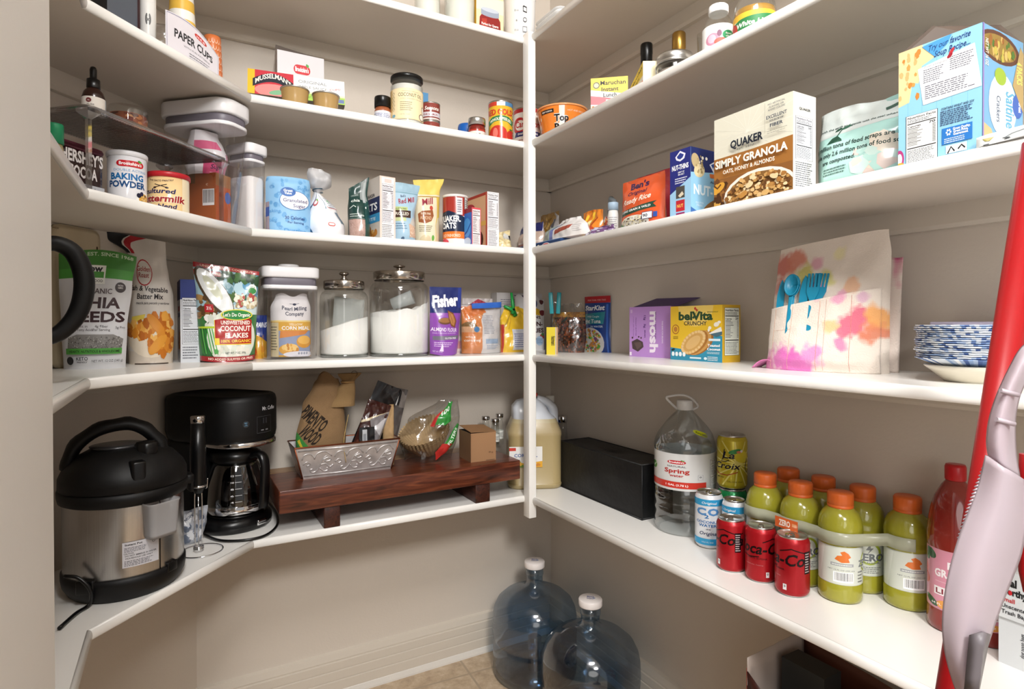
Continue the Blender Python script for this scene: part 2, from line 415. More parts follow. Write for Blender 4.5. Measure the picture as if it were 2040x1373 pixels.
def Pill(x0, y0, x1, y1, c):
    r = (y1-y0)/2; rx = min((x1-x0)/3, r*1.2)
    return ('p', [(x1-rx+rx*math.cos(a), y0+r+r*math.sin(a)) for a in [math.radians(-90+30*i) for i in range(7)]] +
            [(x0+rx-rx*math.cos(a), y0+r-r*math.sin(a)) for a in [math.radians(-90+30*i) for i in range(7)]], c)
def Ln(pts, w, c, asp=1):
    """a brush line of width w (in v units)"""
    o = []
    P = [Vector((x*asp, y)) for x, y in pts]; L, Rr = [], []
    for i, p in enumerate(P):
        a = P[max(0, i-1)]; b = P[min(len(P)-1, i+1)]; t = (b-a).normalized(); nn = Vector((-t.y, t.x))*w/2
        L.append(((p.x+nn.x)/asp, p.y+nn.y)); Rr.append(((p.x-nn.x)/asp, p.y-nn.y))
    return ('s', L, Rr, c)
def Tx(x0, y0, x1, y1, n, c, seed=1):
    """a block of small type, too fine to read: broken lines"""
    rd = random.Random(seed); o = []; hh = (y1-y0)/n
    for i in range(n):
        y = y1-hh*(i+.75); x = x0; end = x1-(x1-x0)*rd.random()*.25
        while x < end:
            w = (x1-x0)*rd.uniform(.04, .13); o.append(R(x, y, min(x+w, end), y+hh*.42, c)); x += w+(x1-x0)*.018
    return ('n', o)
def NF(x0, y0, x1, y1, cal='', seed=3, pap='f7f7f4', brd='222222'):
    w, h = x1-x0, y1-y0; k = '1c1c1e'
    o = [R(x0, y0, x1, y1, brd), R(x0+.018*w, y0+.006*h, x1-.018*w, y1-.006*h, pap), T('Nutrition Facts', x0+w*.5, y1-.075*h, .88*w, .045*h, k, 1.5),
         Tx(x0+.06*w, y1-.15*h, x1-.1*w, y1-.09*h, 2, k, seed), R(x0+.05*w, y1-.185*h, x1-.05*w, y1-.165*h, k),
         T('Calories', x0+.06*w, y1-.25*h, .42*w, .035*h, k, 1.5, al='l')]
    if cal: o.append(T(cal, x1-.07*w, y1-.25*h, .2*w, .05*h, k, 1.5, al='r'))
    rd = random.Random(seed)
    for i in range(12):
        y = y1-h*(.29+i*.031); o.append(R(x0+.05*w, y, x1-.05*w, y+.003*h, '77777a'))
        o.append(R(x0+.06*w, y+.009*h, x0+w*rd.uniform(.35, .65), y+.02*h, k if i % 3 == 0 else '77777a')); o.append(R(x1-.16*w, y+.009*h, x1-.06*w, y+.02*h, k))
    o = o[:-36]+[('n', o[-36:])]
    o += [R(x0+.05*w, y1-.69*h, x1-.05*w, y1-.67*h, k), Tx(x0+.06*w, y0+.03*h, x1-.06*w, y1-.71*h, 9, '55565a', seed+1)]
    return ('g', o)
def BC(x0, y0, x1, y1, seed=1, horiz=False):
    rd = random.Random(seed); o = [R(x0, y0, x1, y1, 'fafafa')]; a, b = (y0, y1) if horiz else (x0, x1); x = a+(b-a)*.07
    while x < b-(b-a)*.07:
        w = (b-a)*rd.choice((.012, .02, .032))
        o.append(R(x0+(x1-x0)*.08, x, x1-(x1-x0)*.08, x+w, '151515') if horiz else R(x, y0+(y1-y0)*.16, x+w, y1-(y1-y0)*.06, '151515')); x += w+(b-a)*rd.choice((.012, .022, .03))
    return ('g', [o[0], ('n', o[1:])])
def Blob(x0, y0, x1, y1, n, s, cols, seed=1, el=True, asp=1):
    """a heap of crumbs, flakes or pieces in a printed picture"""
    rd = random.Random(seed); o = []; cx, cy = (x0+x1)/2, (y0+y1)/2
    for i in range(n):
        for _ in range(30):
            x, y = rd.uniform(x0, x1), rd.uniform(y0, y1)
            if not el or ((x-cx)/(x1-x0)*2)**2+((y-cy)/(y1-y0)*2)**2 < 1: break
        r = s*rd.uniform(.6, 1.3); m = rd.randint(5, 7); ph = rd.random()*6
        o.append(('p', [(x+r*rd.uniform(.7, 1.2)*math.cos(ph+6.283*k/m), y+r*asp*rd.uniform(.7, 1.2)*math.sin(ph+6.283*k/m)) for k in range(m)], rd.choice(cols)))
    return ('g', o)
def Grp(items, x0, y0, x1, y1): return ('x', items, x0, y0, x1, y1)
def _tri(poly):
    n = len(poly)
    if n == 3: return [(0, 1, 2)]
    if n == 4: return [(0, 1, 2), (0, 2, 3)]
    return geometry.tessellate_polygon([[Vector((p[0], p[1], 0)) for p in poly]])
def _cut(p, ax, c, keep):
    """the part of polygon p where keep*(coordinate - c) >= 0"""
    o = []; n = len(p)
    for i in range(n):
        q, r = p[i], p[(i+1) % n]; dq, dr = keep*(q[ax]-c), keep*(r[ax]-c)
        if dq >= 0: o.append(q)
        if (dq > 0 > dr) or (dq < 0 < dr):
            t = dq/(dq-dr); o.append((q[0]+(r[0]-q[0])*t, q[1]+(r[1]-q[1])*t, q[2]+(r[2]-q[2])*t) if len(q) > 2 else (q[0]+(r[0]-q[0])*t, q[1]+(r[1]-q[1])*t))
    return o
def draw(mb, G, fm, asp=1.0, step=None, e0=.00025, mx=None, my=None, mi=0, clip=True):
    """fm(u, v, lift) -> point on the package; every ink lies a hair above the one before; inks end at the face's edge.
    Curved faces are cut along the same small facets as the package itself, so an ink never dips into the one below."""
    gu = max(1, round(1/mx)) if mx else 1; gv = max(1, round(1/(my or mx))) if mx else 1
    cnt = [0]; hold = [0]; step = step or .000015
    B = {}
    def node(i, j):
        k = (i, j)
        if k not in B:
            p = Vector(fm(i/gu, j/gv, 0)); d = (Vector(fm(i/gu, j/gv, .002))-p).normalized()
            if mx:
                h = .004; u0, u1 = max(0, i/gu-h), min(1, i/gu+h); v0, v1 = max(0, j/gv-h), min(1, j/gv+h)
                n = (Vector(fm(u1, j/gv, 0))-Vector(fm(u0, j/gv, 0))).cross(Vector(fm(i/gu, v1, 0))-Vector(fm(i/gu, v0, 0)))
                n = n.normalized() if n.length > 1e-12 else d
                if n.dot(d) < 0: n = -n
            else: n = d
            B[k] = (p, d, n)
        return B[k]
    def emit(p2, tris, col):
        cnt[0] += not hold[0]; e = e0+step*cnt[0]; vs, fs, nm = [], [], []
        for tr in tris:
            t = [p2[i] for i in tr]
            ar = (t[1][0]-t[0][0])*(t[2][1]-t[0][1])-(t[2][0]-t[0][0])*(t[1][1]-t[0][1])
            if abs(ar) < 1e-12: continue
            if ar < 0: t = t[::-1]
            us = [p[0] for p in t]; ws = [p[1] for p in t]
            for i in range(max(0, int(min(us)*gu)), min(gu-1, int(max(us)*gu))+1):
                q = t
                if min(us) < i/gu: q = _cut(q, 0, i/gu, 1)
                if max(us) > (i+1)/gu: q = _cut(q, 0, (i+1)/gu, -1)
                if len(q) < 3: continue
                for j in range(max(0, int(min(ws)*gv)), min(gv-1, int(max(ws)*gv))+1):
                    r = q
                    if min(ws) < j/gv: r = _cut(r, 1, j/gv, 1)
                    if max(ws) > (j+1)/gv: r = _cut(r, 1, (j+1)/gv, -1)
                    if len(r) < 3: continue
                    L = [(p[0]*gu-i, p[1]*gv-j, (p[0]*gu-i)-(p[1]*gv-j)) for p in r]; a, b, c, d = node(i, j), node(i+1, j), node(i+1, j+1), node(i, j+1)
                    for sd in ((1, -1) if mx else (0,)):
                        m = _cut(L, 2, 0, sd) if sd else L
                        if len(m) < 3: continue
                        n0 = len(vs)
                        for x, y, _ in m:
                            w = ((a, 1-x), (b, x-y), (c, y)) if sd >= 0 else ((a, 1-y), (c, x), (d, y-x))
                            if not sd: w = ((a, (1-x)*(1-y)), (b, x*(1-y)), (c, x*y), (d, (1-x)*y))
                            P = Vector((0, 0, 0)); N = Vector((0, 0, 0))
                            for (p, dd, n), k in w: P += (p+dd*e)*k; N += n*k
                            vs.append(tuple(P)); nm.append(N)
                        fs.append(tuple(range(n0, len(vs))))
        n0 = len(mb.v); mb.add(vs, fs, col, bool(mx), None, mi)
        if mx:
            for k, n in enumerate(nm): mb.nrm[n0+k] = n
    def go(items, X):
        for g in items:
            if g[0] == 'g': go(g[1], X)
            elif g[0] == 'n': cnt[0] += 1; hold[0] += 1; go(g[1], X); hold[0] -= 1
            elif g[0] == 'x':
                _, it, x0, y0, x1, y1 = g; go(it, lambda p, X=X, a=x0, b=y0, c=x1-x0, d=y1-y0: X((a+p[0]*c, b+p[1]*d)))
            elif g[0] == 'p':
                pts = [X(p) for p in g[1]]; emit(pts, _tri(pts), g[2])
            elif g[0] == 's':
                n = len(g[1]); pts = [X(p) for p in g[1]+g[2]]
                emit(pts, [t for i in range(n-1) for t in ((i, n+i, n+i+1), (i, n+i+1, i+1))], g[3])
            else:
                _, s, x, y, w, h, c, b, sl, rot, al, arc = g; v, f, nw = glyphs(s, b)
                if not f: continue
                kx = w/nw if w else h/asp; W = nw*kx; ox = {'c': -W/2, 'l': 0, 'r': -W}[al]; k, q = math.cos(math.radians(rot)), math.sin(math.radians(rot)); pts = []
                for a, bb in v:
                    X0 = a*kx+ox; Y0 = bb*h; X0 += sl*Y0/asp
                    if arc: Y0 -= arc*((X0*2/W)**2)*h
                    pts.append(X((x+X0*k-Y0*q/asp, y+X0*q*asp+Y0*k)))
                emit(pts, f, c)
    go(G, lambda p: p)
def nth(i, n):
    w = 'lowest second third fourth fifth sixth seventh eighth ninth tenth eleventh twelfth thirteenth fourteenth fifteenth sixteenth seventeenth'.split()
    return 'topmost' if i == n-1 else w[0] if i == 0 else w[i]+' from bottom'
# ---------------------------------------------------------------- package makers
def carton(name, label, cat, pl, dep, cols, front=(), left=(), right=(), top=(), group=None, m=None, inner=None, parent=None):
    loc, rz, w, h = pl; mb = MB(); c = lambda k: cols.get(k, cols['f']) if isinstance(cols, dict) else cols
    x = w/2; v = [(-x, 0, 0), (x, 0, 0), (x, dep, 0), (-x, dep, 0), (-x, 0, h), (x, 0, h), (x, dep, h), (-x, dep, h)]
    mb.add(v, [(0, 1, 5, 4), (1, 2, 6, 5), (2, 3, 7, 6), (3, 0, 4, 7), (4, 5, 6, 7), (3, 2, 1, 0)], [c('f'), c('r'), c('b'), c('l'), c('t'), c('f')])
    if front: draw(mb, front, lambda a, b, e: ((a-.5)*w, -e, b*h), w/h)
    if right: draw(mb, right, lambda a, b, e: (x+e, a*dep, b*h), dep/h)
    if left: draw(mb, left, lambda a, b, e: (-x-e, (1-a)*dep, b*h), dep/h)
    if top: draw(mb, top, lambda a, b, e: ((a-.5)*w, b*dep, h+e), w/dep)
    o = mb.build(name, m or PAPER, parent); o.location = loc; o.rotation_euler = (0, 0, rz)
    if label: tag(o, label, cat, group)
    return o
def flap(o, name, quad, col, th=.0006, m=None):
    """a card flap standing off a carton: quad in the carton's own axes"""
    q = [Vector(p) for p in quad]; n = (q[1]-q[0]).cross(q[3]-q[0]).normalized()*th
    mb = MB(); mb.add([tuple(p) for p in q]+[tuple(p+n) for p in q], [(3, 2, 1, 0), (4, 5, 6, 7), (0, 1, 5, 4), (1, 2, 6, 5), (2, 3, 7, 6), (3, 0, 4, 7)], col)
    return mb.build(name, m or PAPER, o)
def around(mb, G, r, z0, z1, a0=-90, span=180, mi=0, rf=None, step=None, e0=.0003):
    """print wrapped round a drum, u running left to right about the front"""
    sp = math.radians(span); c = math.radians(a0)
    def fm(u, v, e):
        a = c+(u-.5)*sp; z = z0+v*(z1-z0); q = (rf(z) if rf else r)+e
        return (q*math.cos(a), q*math.sin(a), z)
    draw(mb, G, fm, r*sp/(z1-z0), step, e0, mx=6/max(span, 6), my=.1 if rf else 1, mi=mi)
def lerp(tab, v):
    for (a, *p), (b, *q) in zip(tab, tab[1:]):
        if v <= b:
            t = (v-a)/(b-a) if b > a else 0; t = max(0, t); t = t*t*(3-2*t); return [x+(y-x)*t for x, y in zip(p, q)]
    return list(tab[-1][1:])
def pouch_fn(w, h, t, prof=((0, 1, 0), (1, 1, 0)), th=((0, .75), (.12, 1), (.5, .75), (.86, .1), (1, .03)), top=None, lean=0, wr=.0025, seed=1, sc=26, bottom=0, twist=0):
    def P(u, v, side=-1, e=0):
        wf, sx = lerp(prof, v); T_ = lerp(th, v)[0]*t
        x = (u-.5)*w*wf+sx*w; z = h*v
        if top: z += top(u)*h*max(0, (v-.4)/.6)**2
        if bottom: z += bottom*(2*u-1)**2*(1-v)**4*h
        m = max(0, 1-abs(2*u-1)**2.6)
        y = side*T_*m**.62
        nz = noise.noise(Vector((x*sc+seed*7, z*sc*.8, seed*3.1+side)))+.5*noise.noise(Vector((x*sc*2.3, z*sc*2, seed*5.7+side)))
        y += nz*wr*(m**.5)*(.4+.6*v)*(0 if v <= 0 else 1)
        y += t+lean*v*h+twist*(u-.5)*v*w
        return (x, y+side*e, z)
    return P
def pouch(name, label, cat, pl, t, base, G=(), m=None, group=None, nu=26, nv=30, mxe=.05, parent=None, back=None, **kw):
    loc, rz, w, h = pl; P = pouch_fn(w, h, t, **kw); mb = MB()
    mb.grid(lambda u, v: P(u, v, -1), nu, nv, base)
    mb.grid(lambda u, v: P(u, v, 1), nu, nv, back or base, flip=True)
    mb.add([P(i/nu, 0, s) for i in range(nu+1) for s in (-1, 1)], [(2*i, 2*i+1, 2*i+3, 2*i+2) for i in range(nu)], back or (base if isinstance(base, str) else 'cccccc'))
    if G: draw(mb, G, lambda u, v, e: P(u, v, -1, e), w/h, mx=1/nu, my=1/nv, e0=.0003)
    o = mb.build(name, m or FILM, parent, weld=False); o.location = loc; o.rotation_euler = (0, 0, rz)
    if label: tag(o, label, cat, group)
    return o
def drum(name, label, cat, pl, parts, group=None, rz=None):
    """round thing made of lathed parts: parts = [(name, material, profile(r,h) list, colour, print list)]"""
    loc, rc, r, h = pl; o = root(name, label, cat, loc, rc if rz is None else rz, group)
    for pn, m, prof, col, G in parts:
        mb = MB(); mb.lathe(prof, 48, col)
        for g in G: around(mb, *g)
        mb.build(pn, m, o)
    return o
def brook(x, y, w, h):
    "the grocer's red pill mark with a leaf"
    return ('g', [Pill(x-w/2, y-h/2, x+w/2, y+h/2, 'c8202c'), T("Brookshire's", x, y-h*.22, w*.8, h*.5, 'ffffff', 1.5), E(x+w*.3, y+h*.55, w*.05, h*.2, '3f8f3a', 40), E(x+w*.36, y+h*.5, w*.05, h*.16, '57a83f', -40)])
# ---------------------------------------------------------------- topmost shelf
def jarprof(r, h, neck=.8, sh=.12, base=.006, nh=.10):
    return [(r*.86, 0), (r*.97, base), (r, base*2.5), (r, h*(1-sh-nh)), (r*.97, h*(1-sh*.6-nh)), (r*neck*1.04, h*(1-nh*1.02)), (r*neck, h*(1-nh*.9)), (r*neck, h)]
for i, (pl, lab, k) in enumerate(((cyl(826, 877, -70, 1, 'A', .2), 'clear pressed glass jar on the topmost shelf with a fine leafy pattern', 9), (cyl(885, 946, -80, 1, 'A', .2), 'wider clear pressed glass jar on the topmost shelf beside the yellow carton', 11))):
    loc, rz, r, h = pl; o = root('glass_jar', lab, 'jar', loc, rz)
    mb = MB(); mb.lathe(jarprof(r, h, .85), 44, GROUND, fn=lambda a, z: 1+.018*math.sin(a*k)*math.sin(z*140)); mb.build('glass_body', GLASS, o)
    mb = MB(); mb.lathe([(r*.8, .006), (r*.93, .012), (r*.93, h*.62), (r*.5, h*.66)], 36, 'ecebe2'); mb.build('contents', MATTE, o)
    mb = MB(); mb.lathe([(r*.89, h), (r*.9, h+.012), (r*.86, h+.015)], 36, 'b9bbbd'); mb.build('lid', TIN, o)
pl = face(949, 1003, -95, 1, 'A', .215)
carton('carton', 'yellow and cream carton with a picture of a red jam jar, on the topmost shelf', 'box', pl, .05, {'f': 'f6e3b0', 'l': 'e8b830', 'r': 'e8b830'},
    front=[R(0, .62, 1, .8, 'c9351f'), R(0, .8, 1, 1, 'f0b52c'), R(0, .34, 1, .5, 'fdf3cf'), T('for Jams & Jellies', .5, .69, .8, .05, 'ffffff', 1),
           Pg([(.16, .0), (.84, .0), (.9, .12), (.88, .26), (.8, .3), (.2, .3), (.12, .26), (.1, .12)], '8e1f1c'), Pg([(.2, .02), (.4, .02), (.38, .26), (.2, .25)], 'b23a2c'),
           E(.5, .305, .34, .022, '9aa3b5'), R(.17, .305, .83, .36, '9aa3b5'), E(.5, .36, .33, .024, 'c3cad6'), T('Perfect for Quarts', .5, .185, .62, .026, 'ffffff', 1), T('and for Freezer!', .5, .145, .55, .024, 'ffffff', 1)],
    left=[R(.1, .1, .9, .9, 'dfa524'), E(.5, .3, .3, .12, '8a9a3a')])
loc, rz, r, h = cyl(1004, 1068, -20, 1, 'A', .16)
o = root('measuring_tub', 'white lidded plastic tub with measuring marks, on the topmost shelf behind the post', 'container', loc, rz)
mb = MB(); mb.lathe([(r*.86, 0), (r*.88, .004), (r*.97, h*.97), (r*.97, h)], 44, 'f3f3f3')
around(mb, [T('8 oz', .28, .72, .14, .045, '8a8a8c'), T('6', .28, .52, .05, .045, '8a8a8c'), T('4 oz', .28, .33, .14, .045, '8a8a8c'), Ln([(.5, .82), (.62, .8), (.62, .7), (.5, .72), (.5, .82)], .03, '3c3d42'), E(.56, .55, .07, .05, '5f6066'), E(.56, .55, .05, .03, 'f3f3f3'), R(.48, .3, .64, .42, '8b8c90'), R(.5, .32, .62, .4, 'f3f3f3')], r*.95, h*.1, h*.9, -78, 110)
mb.build('tub', PLAIN, o)
mb = MB(); mb.lathe([(r*1.0, h*.97), (r*1.03, h), (r*1.03, h+.014), (r*.9, h+.02)], 44, 'dfe0e2'); mb.build('lid', CLEARPL, o)
# flat white trays stacked by the corner, a grey bag slumped against them
for i in range(7):
    loc, rz, w, h = face(1071, 1106, 40, 1, 'B', .2)
    n = root('foam_tray', 'flat white foam tray on the topmost shelf, '+nth(i, 7)+' of its stack', 'tray', (loc.x, loc.y-.015, loc.z+.0125*i+.0001), rz, 'foam trays stacked on the topmost shelf')
    mb = MB(); mb.rprism([(-.075, .0), (.05, .0), (.05, .15), (-.075, .15)], 0, .0035, .015, 'f0f0ee'); mb.build('tray_base', MATTE, n)
    mb = MB(); ring = roundpoly([(-.075, 0), (.05, 0), (.05, .15), (-.075, .15)], .015)
    mb.loft([[(p.x, p.y, .0035) for p in inset(ring, .0012)], [(p.x, p.y, .0095) for p in inset(ring, -.005)], [(p.x, p.y, .0105) for p in inset(ring, -.005)], [(p.x, p.y, .0045) for p in inset(ring, .004)]], 'd9d9d8', False, False); mb.build('rim', MATTE, n)
pl = face(1112, 1150, -30, 1, 'B', .2)
pouch('plastic_bag', 'crumpled grey see-through plastic bag on the topmost shelf beside the stacked white trays', 'bag', pl, .05, '8d8c8c', m=frosted('grey_bag_film', '8f8e90', .6, .2), wr=.012, sc=45, seed=4, prof=((0, .9, 0), (.5, 1.1, 0), (1, .8, .1)))

# ---------------------------------------------------------------- second shelf
loc, rz, w, h = face(214, 279, -90, 2, 'C', .2)
carton('slate_box', 'plain slate grey box standing at the cut-off upper shelf corner beside patterned paper rolls', 'box', (loc, rz, w, h), .1, {'f': '5b616b', 'r': '3a2226', 'l': '1d1d20', 't': '44484f'}, front=[R(.92, 0, 1, 1, '3a2226')])
pl = cyl(279, 312, -60, 2, 'C', .19)
chev = [Ln([(.02+.16*k, y+(.05 if k % 2 else 0)) for k in range(7)], .012, c, .6) for y, c in ((.1, '6d6d6d'), (.15, '2f2f2f'), (.2, '8d8d8d'), (.72, '6d6d6d'), (.77, '2f2f2f'), (.82, '8d8d8d'))]
drum('paper_cup_sleeve', 'white wrapped sleeve of cups printed with grey zigzags, beside the slate grey box', 'cups', pl,
    [('sleeve', PLAIN, [(pl[2]*.95, 0), (pl[2], .004), (pl[2], pl[3]), (pl[2]*.8, pl[3]+.004)], 'eceae6', [(chev+[T('x', .5, .42, .16, .06, '3a3a3a', 1), E(.43, .47, .05, .03, '6a6a6a', 40), E(.57, .47, .05, .03, '6a6a6a', -40), E(.43, .42, .05, .03, '6a6a6a', -40), E(.57, .42, .05, .03, '6a6a6a', 40)], pl[2], 0, pl[3])])])
# paper cups in a clear bag
loc, rz, r, h = cyl(334, 392, -50, 2, 'C', .17)
for i in range(5):
    c = root('paper_cup', 'yellow and white striped paper cup, '+nth(i, 5)+' of the bagged stack', 'cup', (loc.x, loc.y, loc.z+.001+.026*i), rz, 'striped paper cups stacked in the clear bag')
    hh = h*.42; mb = MB(); mb.lathe([(r*1.0, 0), (r*.95, hh*.28), (r*.90, hh*.5), (r*.86, hh*.75), (r*.80, hh), (r*.785, hh), (r*.975, .001)], 40, ['eec45a', 'f4f1ea', 'e6b84a', 'f4f1ea', 'e9e6df', 'd8d5cc'], cap0=False, cap1=False); mb.build('cup_wall', PLAIN, c)
    mb = MB(); mb.tube([(r*1.0*math.cos(t*.2618), r*1.0*math.sin(t*.2618), .002) for t in range(24)], .0022, 6, 'f7f5ef', closed=True); mb.build('rolled_rim', PLAIN, c)
loc2, rz2, r2, h2 = cyl(402, 446, 66, 2, 'C', .17)
G = []
for j in range(9):
    for i in range(10): G.append(Ln([((i+(j % 2)*.5)/9.5+.053*math.cos(a)*1.0, 1-(j/8.5)+.07*math.sin(a)) for a in [math.radians(180+30*q) for q in range(7)]], .012, 'f6ddc8', 1.6))
c = root('paper_cup', 'orange paper cup with a white fish-scale pattern, upside down inside the clear bag', 'cup', loc2, rz2)
mb = MB(); mb.lathe([(r2*1.02, 0), (r2*.78, h2*.94), (r2*.75, h2), (r2*.7, h2)], 40, 'd2743f', cap0=False); around(mb, G, r2, .004, h2*.93, -90, 180, rf=lambda z: r2*(1.02-.24*z/(h2*.94))); mb.build('cup_wall', PLAIN, c)
mb = MB(); mb.tube([(r2*1.02*math.cos(t*.2618), r2*1.02*math.sin(t*.2618), .002) for t in range(24)], .002, 6, 'f7f5ef', closed=True); mb.build('rolled_rim', PLAIN, c)
loc, rz, w, h = face(322, 428, 52, 2, 'C', .245)
n = root('cup_bag', 'clear bag of paper cups with a white paper label, leaning on the upper shelf', 'bag', loc, rz)
mb = MB(); Pb = pouch_fn(w*1.05, h*1.15+.02, .075, prof=((0, .98, .1), (.6, 1.06, .18), (1, .5, .5)), wr=.006, seed=3, th=((0, .9), (.6, 1), (.9, .6), (1, .1)))
mb.grid(lambda u, v: Pb(u, v, -1), 20, 20); mb.grid(lambda u, v: Pb(u, v, 1), 20, 20, flip=True); mb.build('clear_wrap', BAGFILM, n)
mb = MB(); hl = onplane(370, 52, loc, Vector((math.sin(rz), -math.cos(rz), 0))).z-loc.z
def lab(u, v, e): x = (u-.5)*w; return (x, -.012+.4*x*x-e, .002+v*(hl*(.98-.35*u+.2*math.sin(u*3.14))))
mb.grid(lambda u, v: lab(u, v, 0), 12, 6, 'e7e3ea'); mb.grid(lambda u, v: lab(u, v, -.0008), 12, 6, 'dddddd', flip=True)
draw(mb, [Ln([(.02, .03), (.02, .97), (.98, .97), (.98, .03)], .012, '5b6490', 2), T('PAPER CUPS', .5, .46, .72, .2, '26262a', 1.2), Pill(.5, .76, .74, .87, 'd03a34'), T('H-E-B', .62, .785, .16, .05, 'ffffff', 1), T('WITH FUN PATTERNS', .55, .33, .5, .045, '77777c'), Tx(.4, .1, .8, .28, 3, '8a8a90')], lab, w/.06, mx=.12)
mb.build('paper_label', PAPER, n)
# apple sauce multipack
loc, rz, w, h = face(492, 690, 134, 2, 'A', .20, -8)
zc = .052; n = root('applesauce_pack', 'red, yellow and white cardboard sleeve of apple sauce cups on the shelf edge', 'multipack', loc, rz)
mb = MB(); hh = h-zc; d0 = .065
def sl(u, v, e): return ((u-.5)*w, .03+.02*v-e, zc+v*hh)
mb.add([sl(0, 0, 0), sl(1, 0, 0), sl(1, 1, 0), sl(0, 1, 0), (-w/2, d0, zc+hh), (w/2, d0, zc+hh), (-w/2, d0, zc), (w/2, d0, zc)], [(0, 1, 2, 3), (3, 2, 5, 4), (4, 5, 7, 6), (0, 3, 4, 6), (1, 7, 5, 2)], ['f4f3ee', 'ececec', 'bdb6ae', 'e7b52c', 'f0f0ee'])
draw(mb, [R(0, 0, .1, 1, 'f0bf2c'), R(.07, 0, .46, 1, 'c83240'), E(.27, .2, .2, .28, 'e58d8a'), E(.3, .16, .07, .13, '7fb58c', -30),
    ('s', [(.05+.045*k, .62+.30*math.sin(math.pi*k/9)) for k in range(10)], [(.05+.045*k, .30+.26*math.sin(math.pi*k/9)) for k in range(10)], '1f2633'),
    T("MUSSELMAN'S", .255, .72, .36, .2, 'f4f1e6', 1.4, arc=1.5), R(.46, 0, 1, .34, 'a9cf5e'), R(.46, .28, 1, .36, 'e6efc0'), T('ORIGINAL', .66, .7, .3, .13, '8b8f96'), T('APPLE SAUCE', .66, .5, .3, .1, '8b8f96'), T('CUPS!', .9, .55, .12, .09, 'd06a74', 0, 0, 10), T('naturally', .62, .1, .2, .12, '4f8f45'), R(.9, .05, .99, .2, '6f7fae')], sl, w/.07)
mb.build('card_sleeve', PAPER, n)
mb = MB(); mb.grid(lambda u, v: (-w*.48+u*w*.44, .02+.05*v+.01*math.sin(9*u), .004+zc*.95*(v*(.45+.55*math.sin(3.14*u)))), 12, 5, '9b9590'); mb.build('torn_card_edge', MATTE, n, solid=.0008)
for px0_, px1_, lb in ((559, 616, 'tan apple sauce cup under the middle of the red and white sleeve'), (622, 676, 'tan apple sauce cup under the white end of the sleeve')):
    l2, r_, r, _ = cyl(px0_, px1_, 172, 2, 'A', .235); c = root('applesauce_cup', lb, 'cup', l2, r_, 'apple sauce cups under the sleeve')
    mb = MB(); mb.lathe([(r*.78, 0), (r*.82, .003), (r*.92, zc*.5), (r*.98, zc*.88), (r, zc*.9)], 40, 'b0905c'); mb.build('cup_body', GLOSS, c)
    mb = MB(); mb.lathe([(r*1.02, zc*.88), (r*1.05, zc*.9), (r*1.05, zc*.94), (r*.9, zc*.96)], 40, 'd9dadb'); mb.build('foil_lid', TIN, c)
pl = face(553, 646, 108, 2, 'A', .13)
o = carton('soup_box', 'pale grey onion soup mix box with its lid flap standing open', 'box', pl, .045, {'f': 'd6d3d6', 'l': 'b9aaa2', 'r': 'c9c4c2', 't': '6b605a'},
    front=[brook(.52, .78, .36, .13), T('ONION SOUP', .5, .53, .72, .13, '4a4136', 1.4), T('MIX', .5, .36, .2, .1, '4a4136', 1), R(0, 0, 1, .04, 'b6b0ac')], left=[Tx(.1, .1, .9, .9, 12, 'a08f86')])
_, _, w, h = pl; flap(o, 'lid_flap', [(-w/2, .045, h), (w/2, .045, h), (w/2-.004, .062, h+.026), (-w/2+.004, .058, h+.036)], '6f655e')
def lidded(name, label, cat, pl, body, lidm, lidc, lh, blocks, m=PLAIN, lr=1.0, sh=.12, cont=None):
    loc, rz, r, h = pl; o = root(name, label, cat, loc, rz); mb = MB()
    mb.lathe([(r*.9, 0), (r*.985, .003), (r, .008), (r, h-lh-h*sh), (r*.88, h-lh)], 44, body)
    for g in blocks: around(mb, *g)
    mb.build('jar_body', m, o); mb = MB()
    mb.lathe([(r*lr, h-lh), (r*lr, h-.003), (r*lr*.96, h), (r*lr*.5, h+.0005)], 44, lidc, fn=lambda a, z: 1+.006*math.cos(a*44)); mb.build('lid', lidm, o); return o
pl = cyl(746, 779, 189, 2, 'A', .21); loc, rz, r, h = pl
lidded('spice_jar', 'small black-capped jar with a pale blue label, beside the big coconut oil jar', 'jar', pl, '9c5a3a', BLACKPL, '101012', h*.35, [([R(0, 0, 1, .92, 'd9dbe8'), Tx(.05, .1, .95, .85, 7, '6d7699', 2), R(0, .9, 1, 1, 'e8e8ee')], r, .002, h*.5)])
pl = cyl(778, 843, 143, 2, 'A', .225); loc, rz, r, h = pl
n = root('oil_jar', 'big glass jar of white coconut oil with a cream label and black lid', 'jar', loc, rz)
mb = MB(); mb.lathe([(r*.88, 0), (r*.98, .004), (r, .01), (r, h*.80), (r*.93, h*.85), (r*.95, h*.91)], 48); mb.build('glass_body', GLASS, n)
mb = MB(); mb.lathe([(r*.84, .006), (r*.95, .01), (r*.955, h*.8), (r*.5, h*.802)], 44, 'f1efe9'); mb.build('coconut_oil', GLOSS, n)
mb = MB(); mb.lathe([(r*1.001, h*.12), (r*1.006, h*.13), (r*1.006, h*.69), (r*1.001, h*.7)], 48, 'e9d3a4', cap0=False, cap1=False)
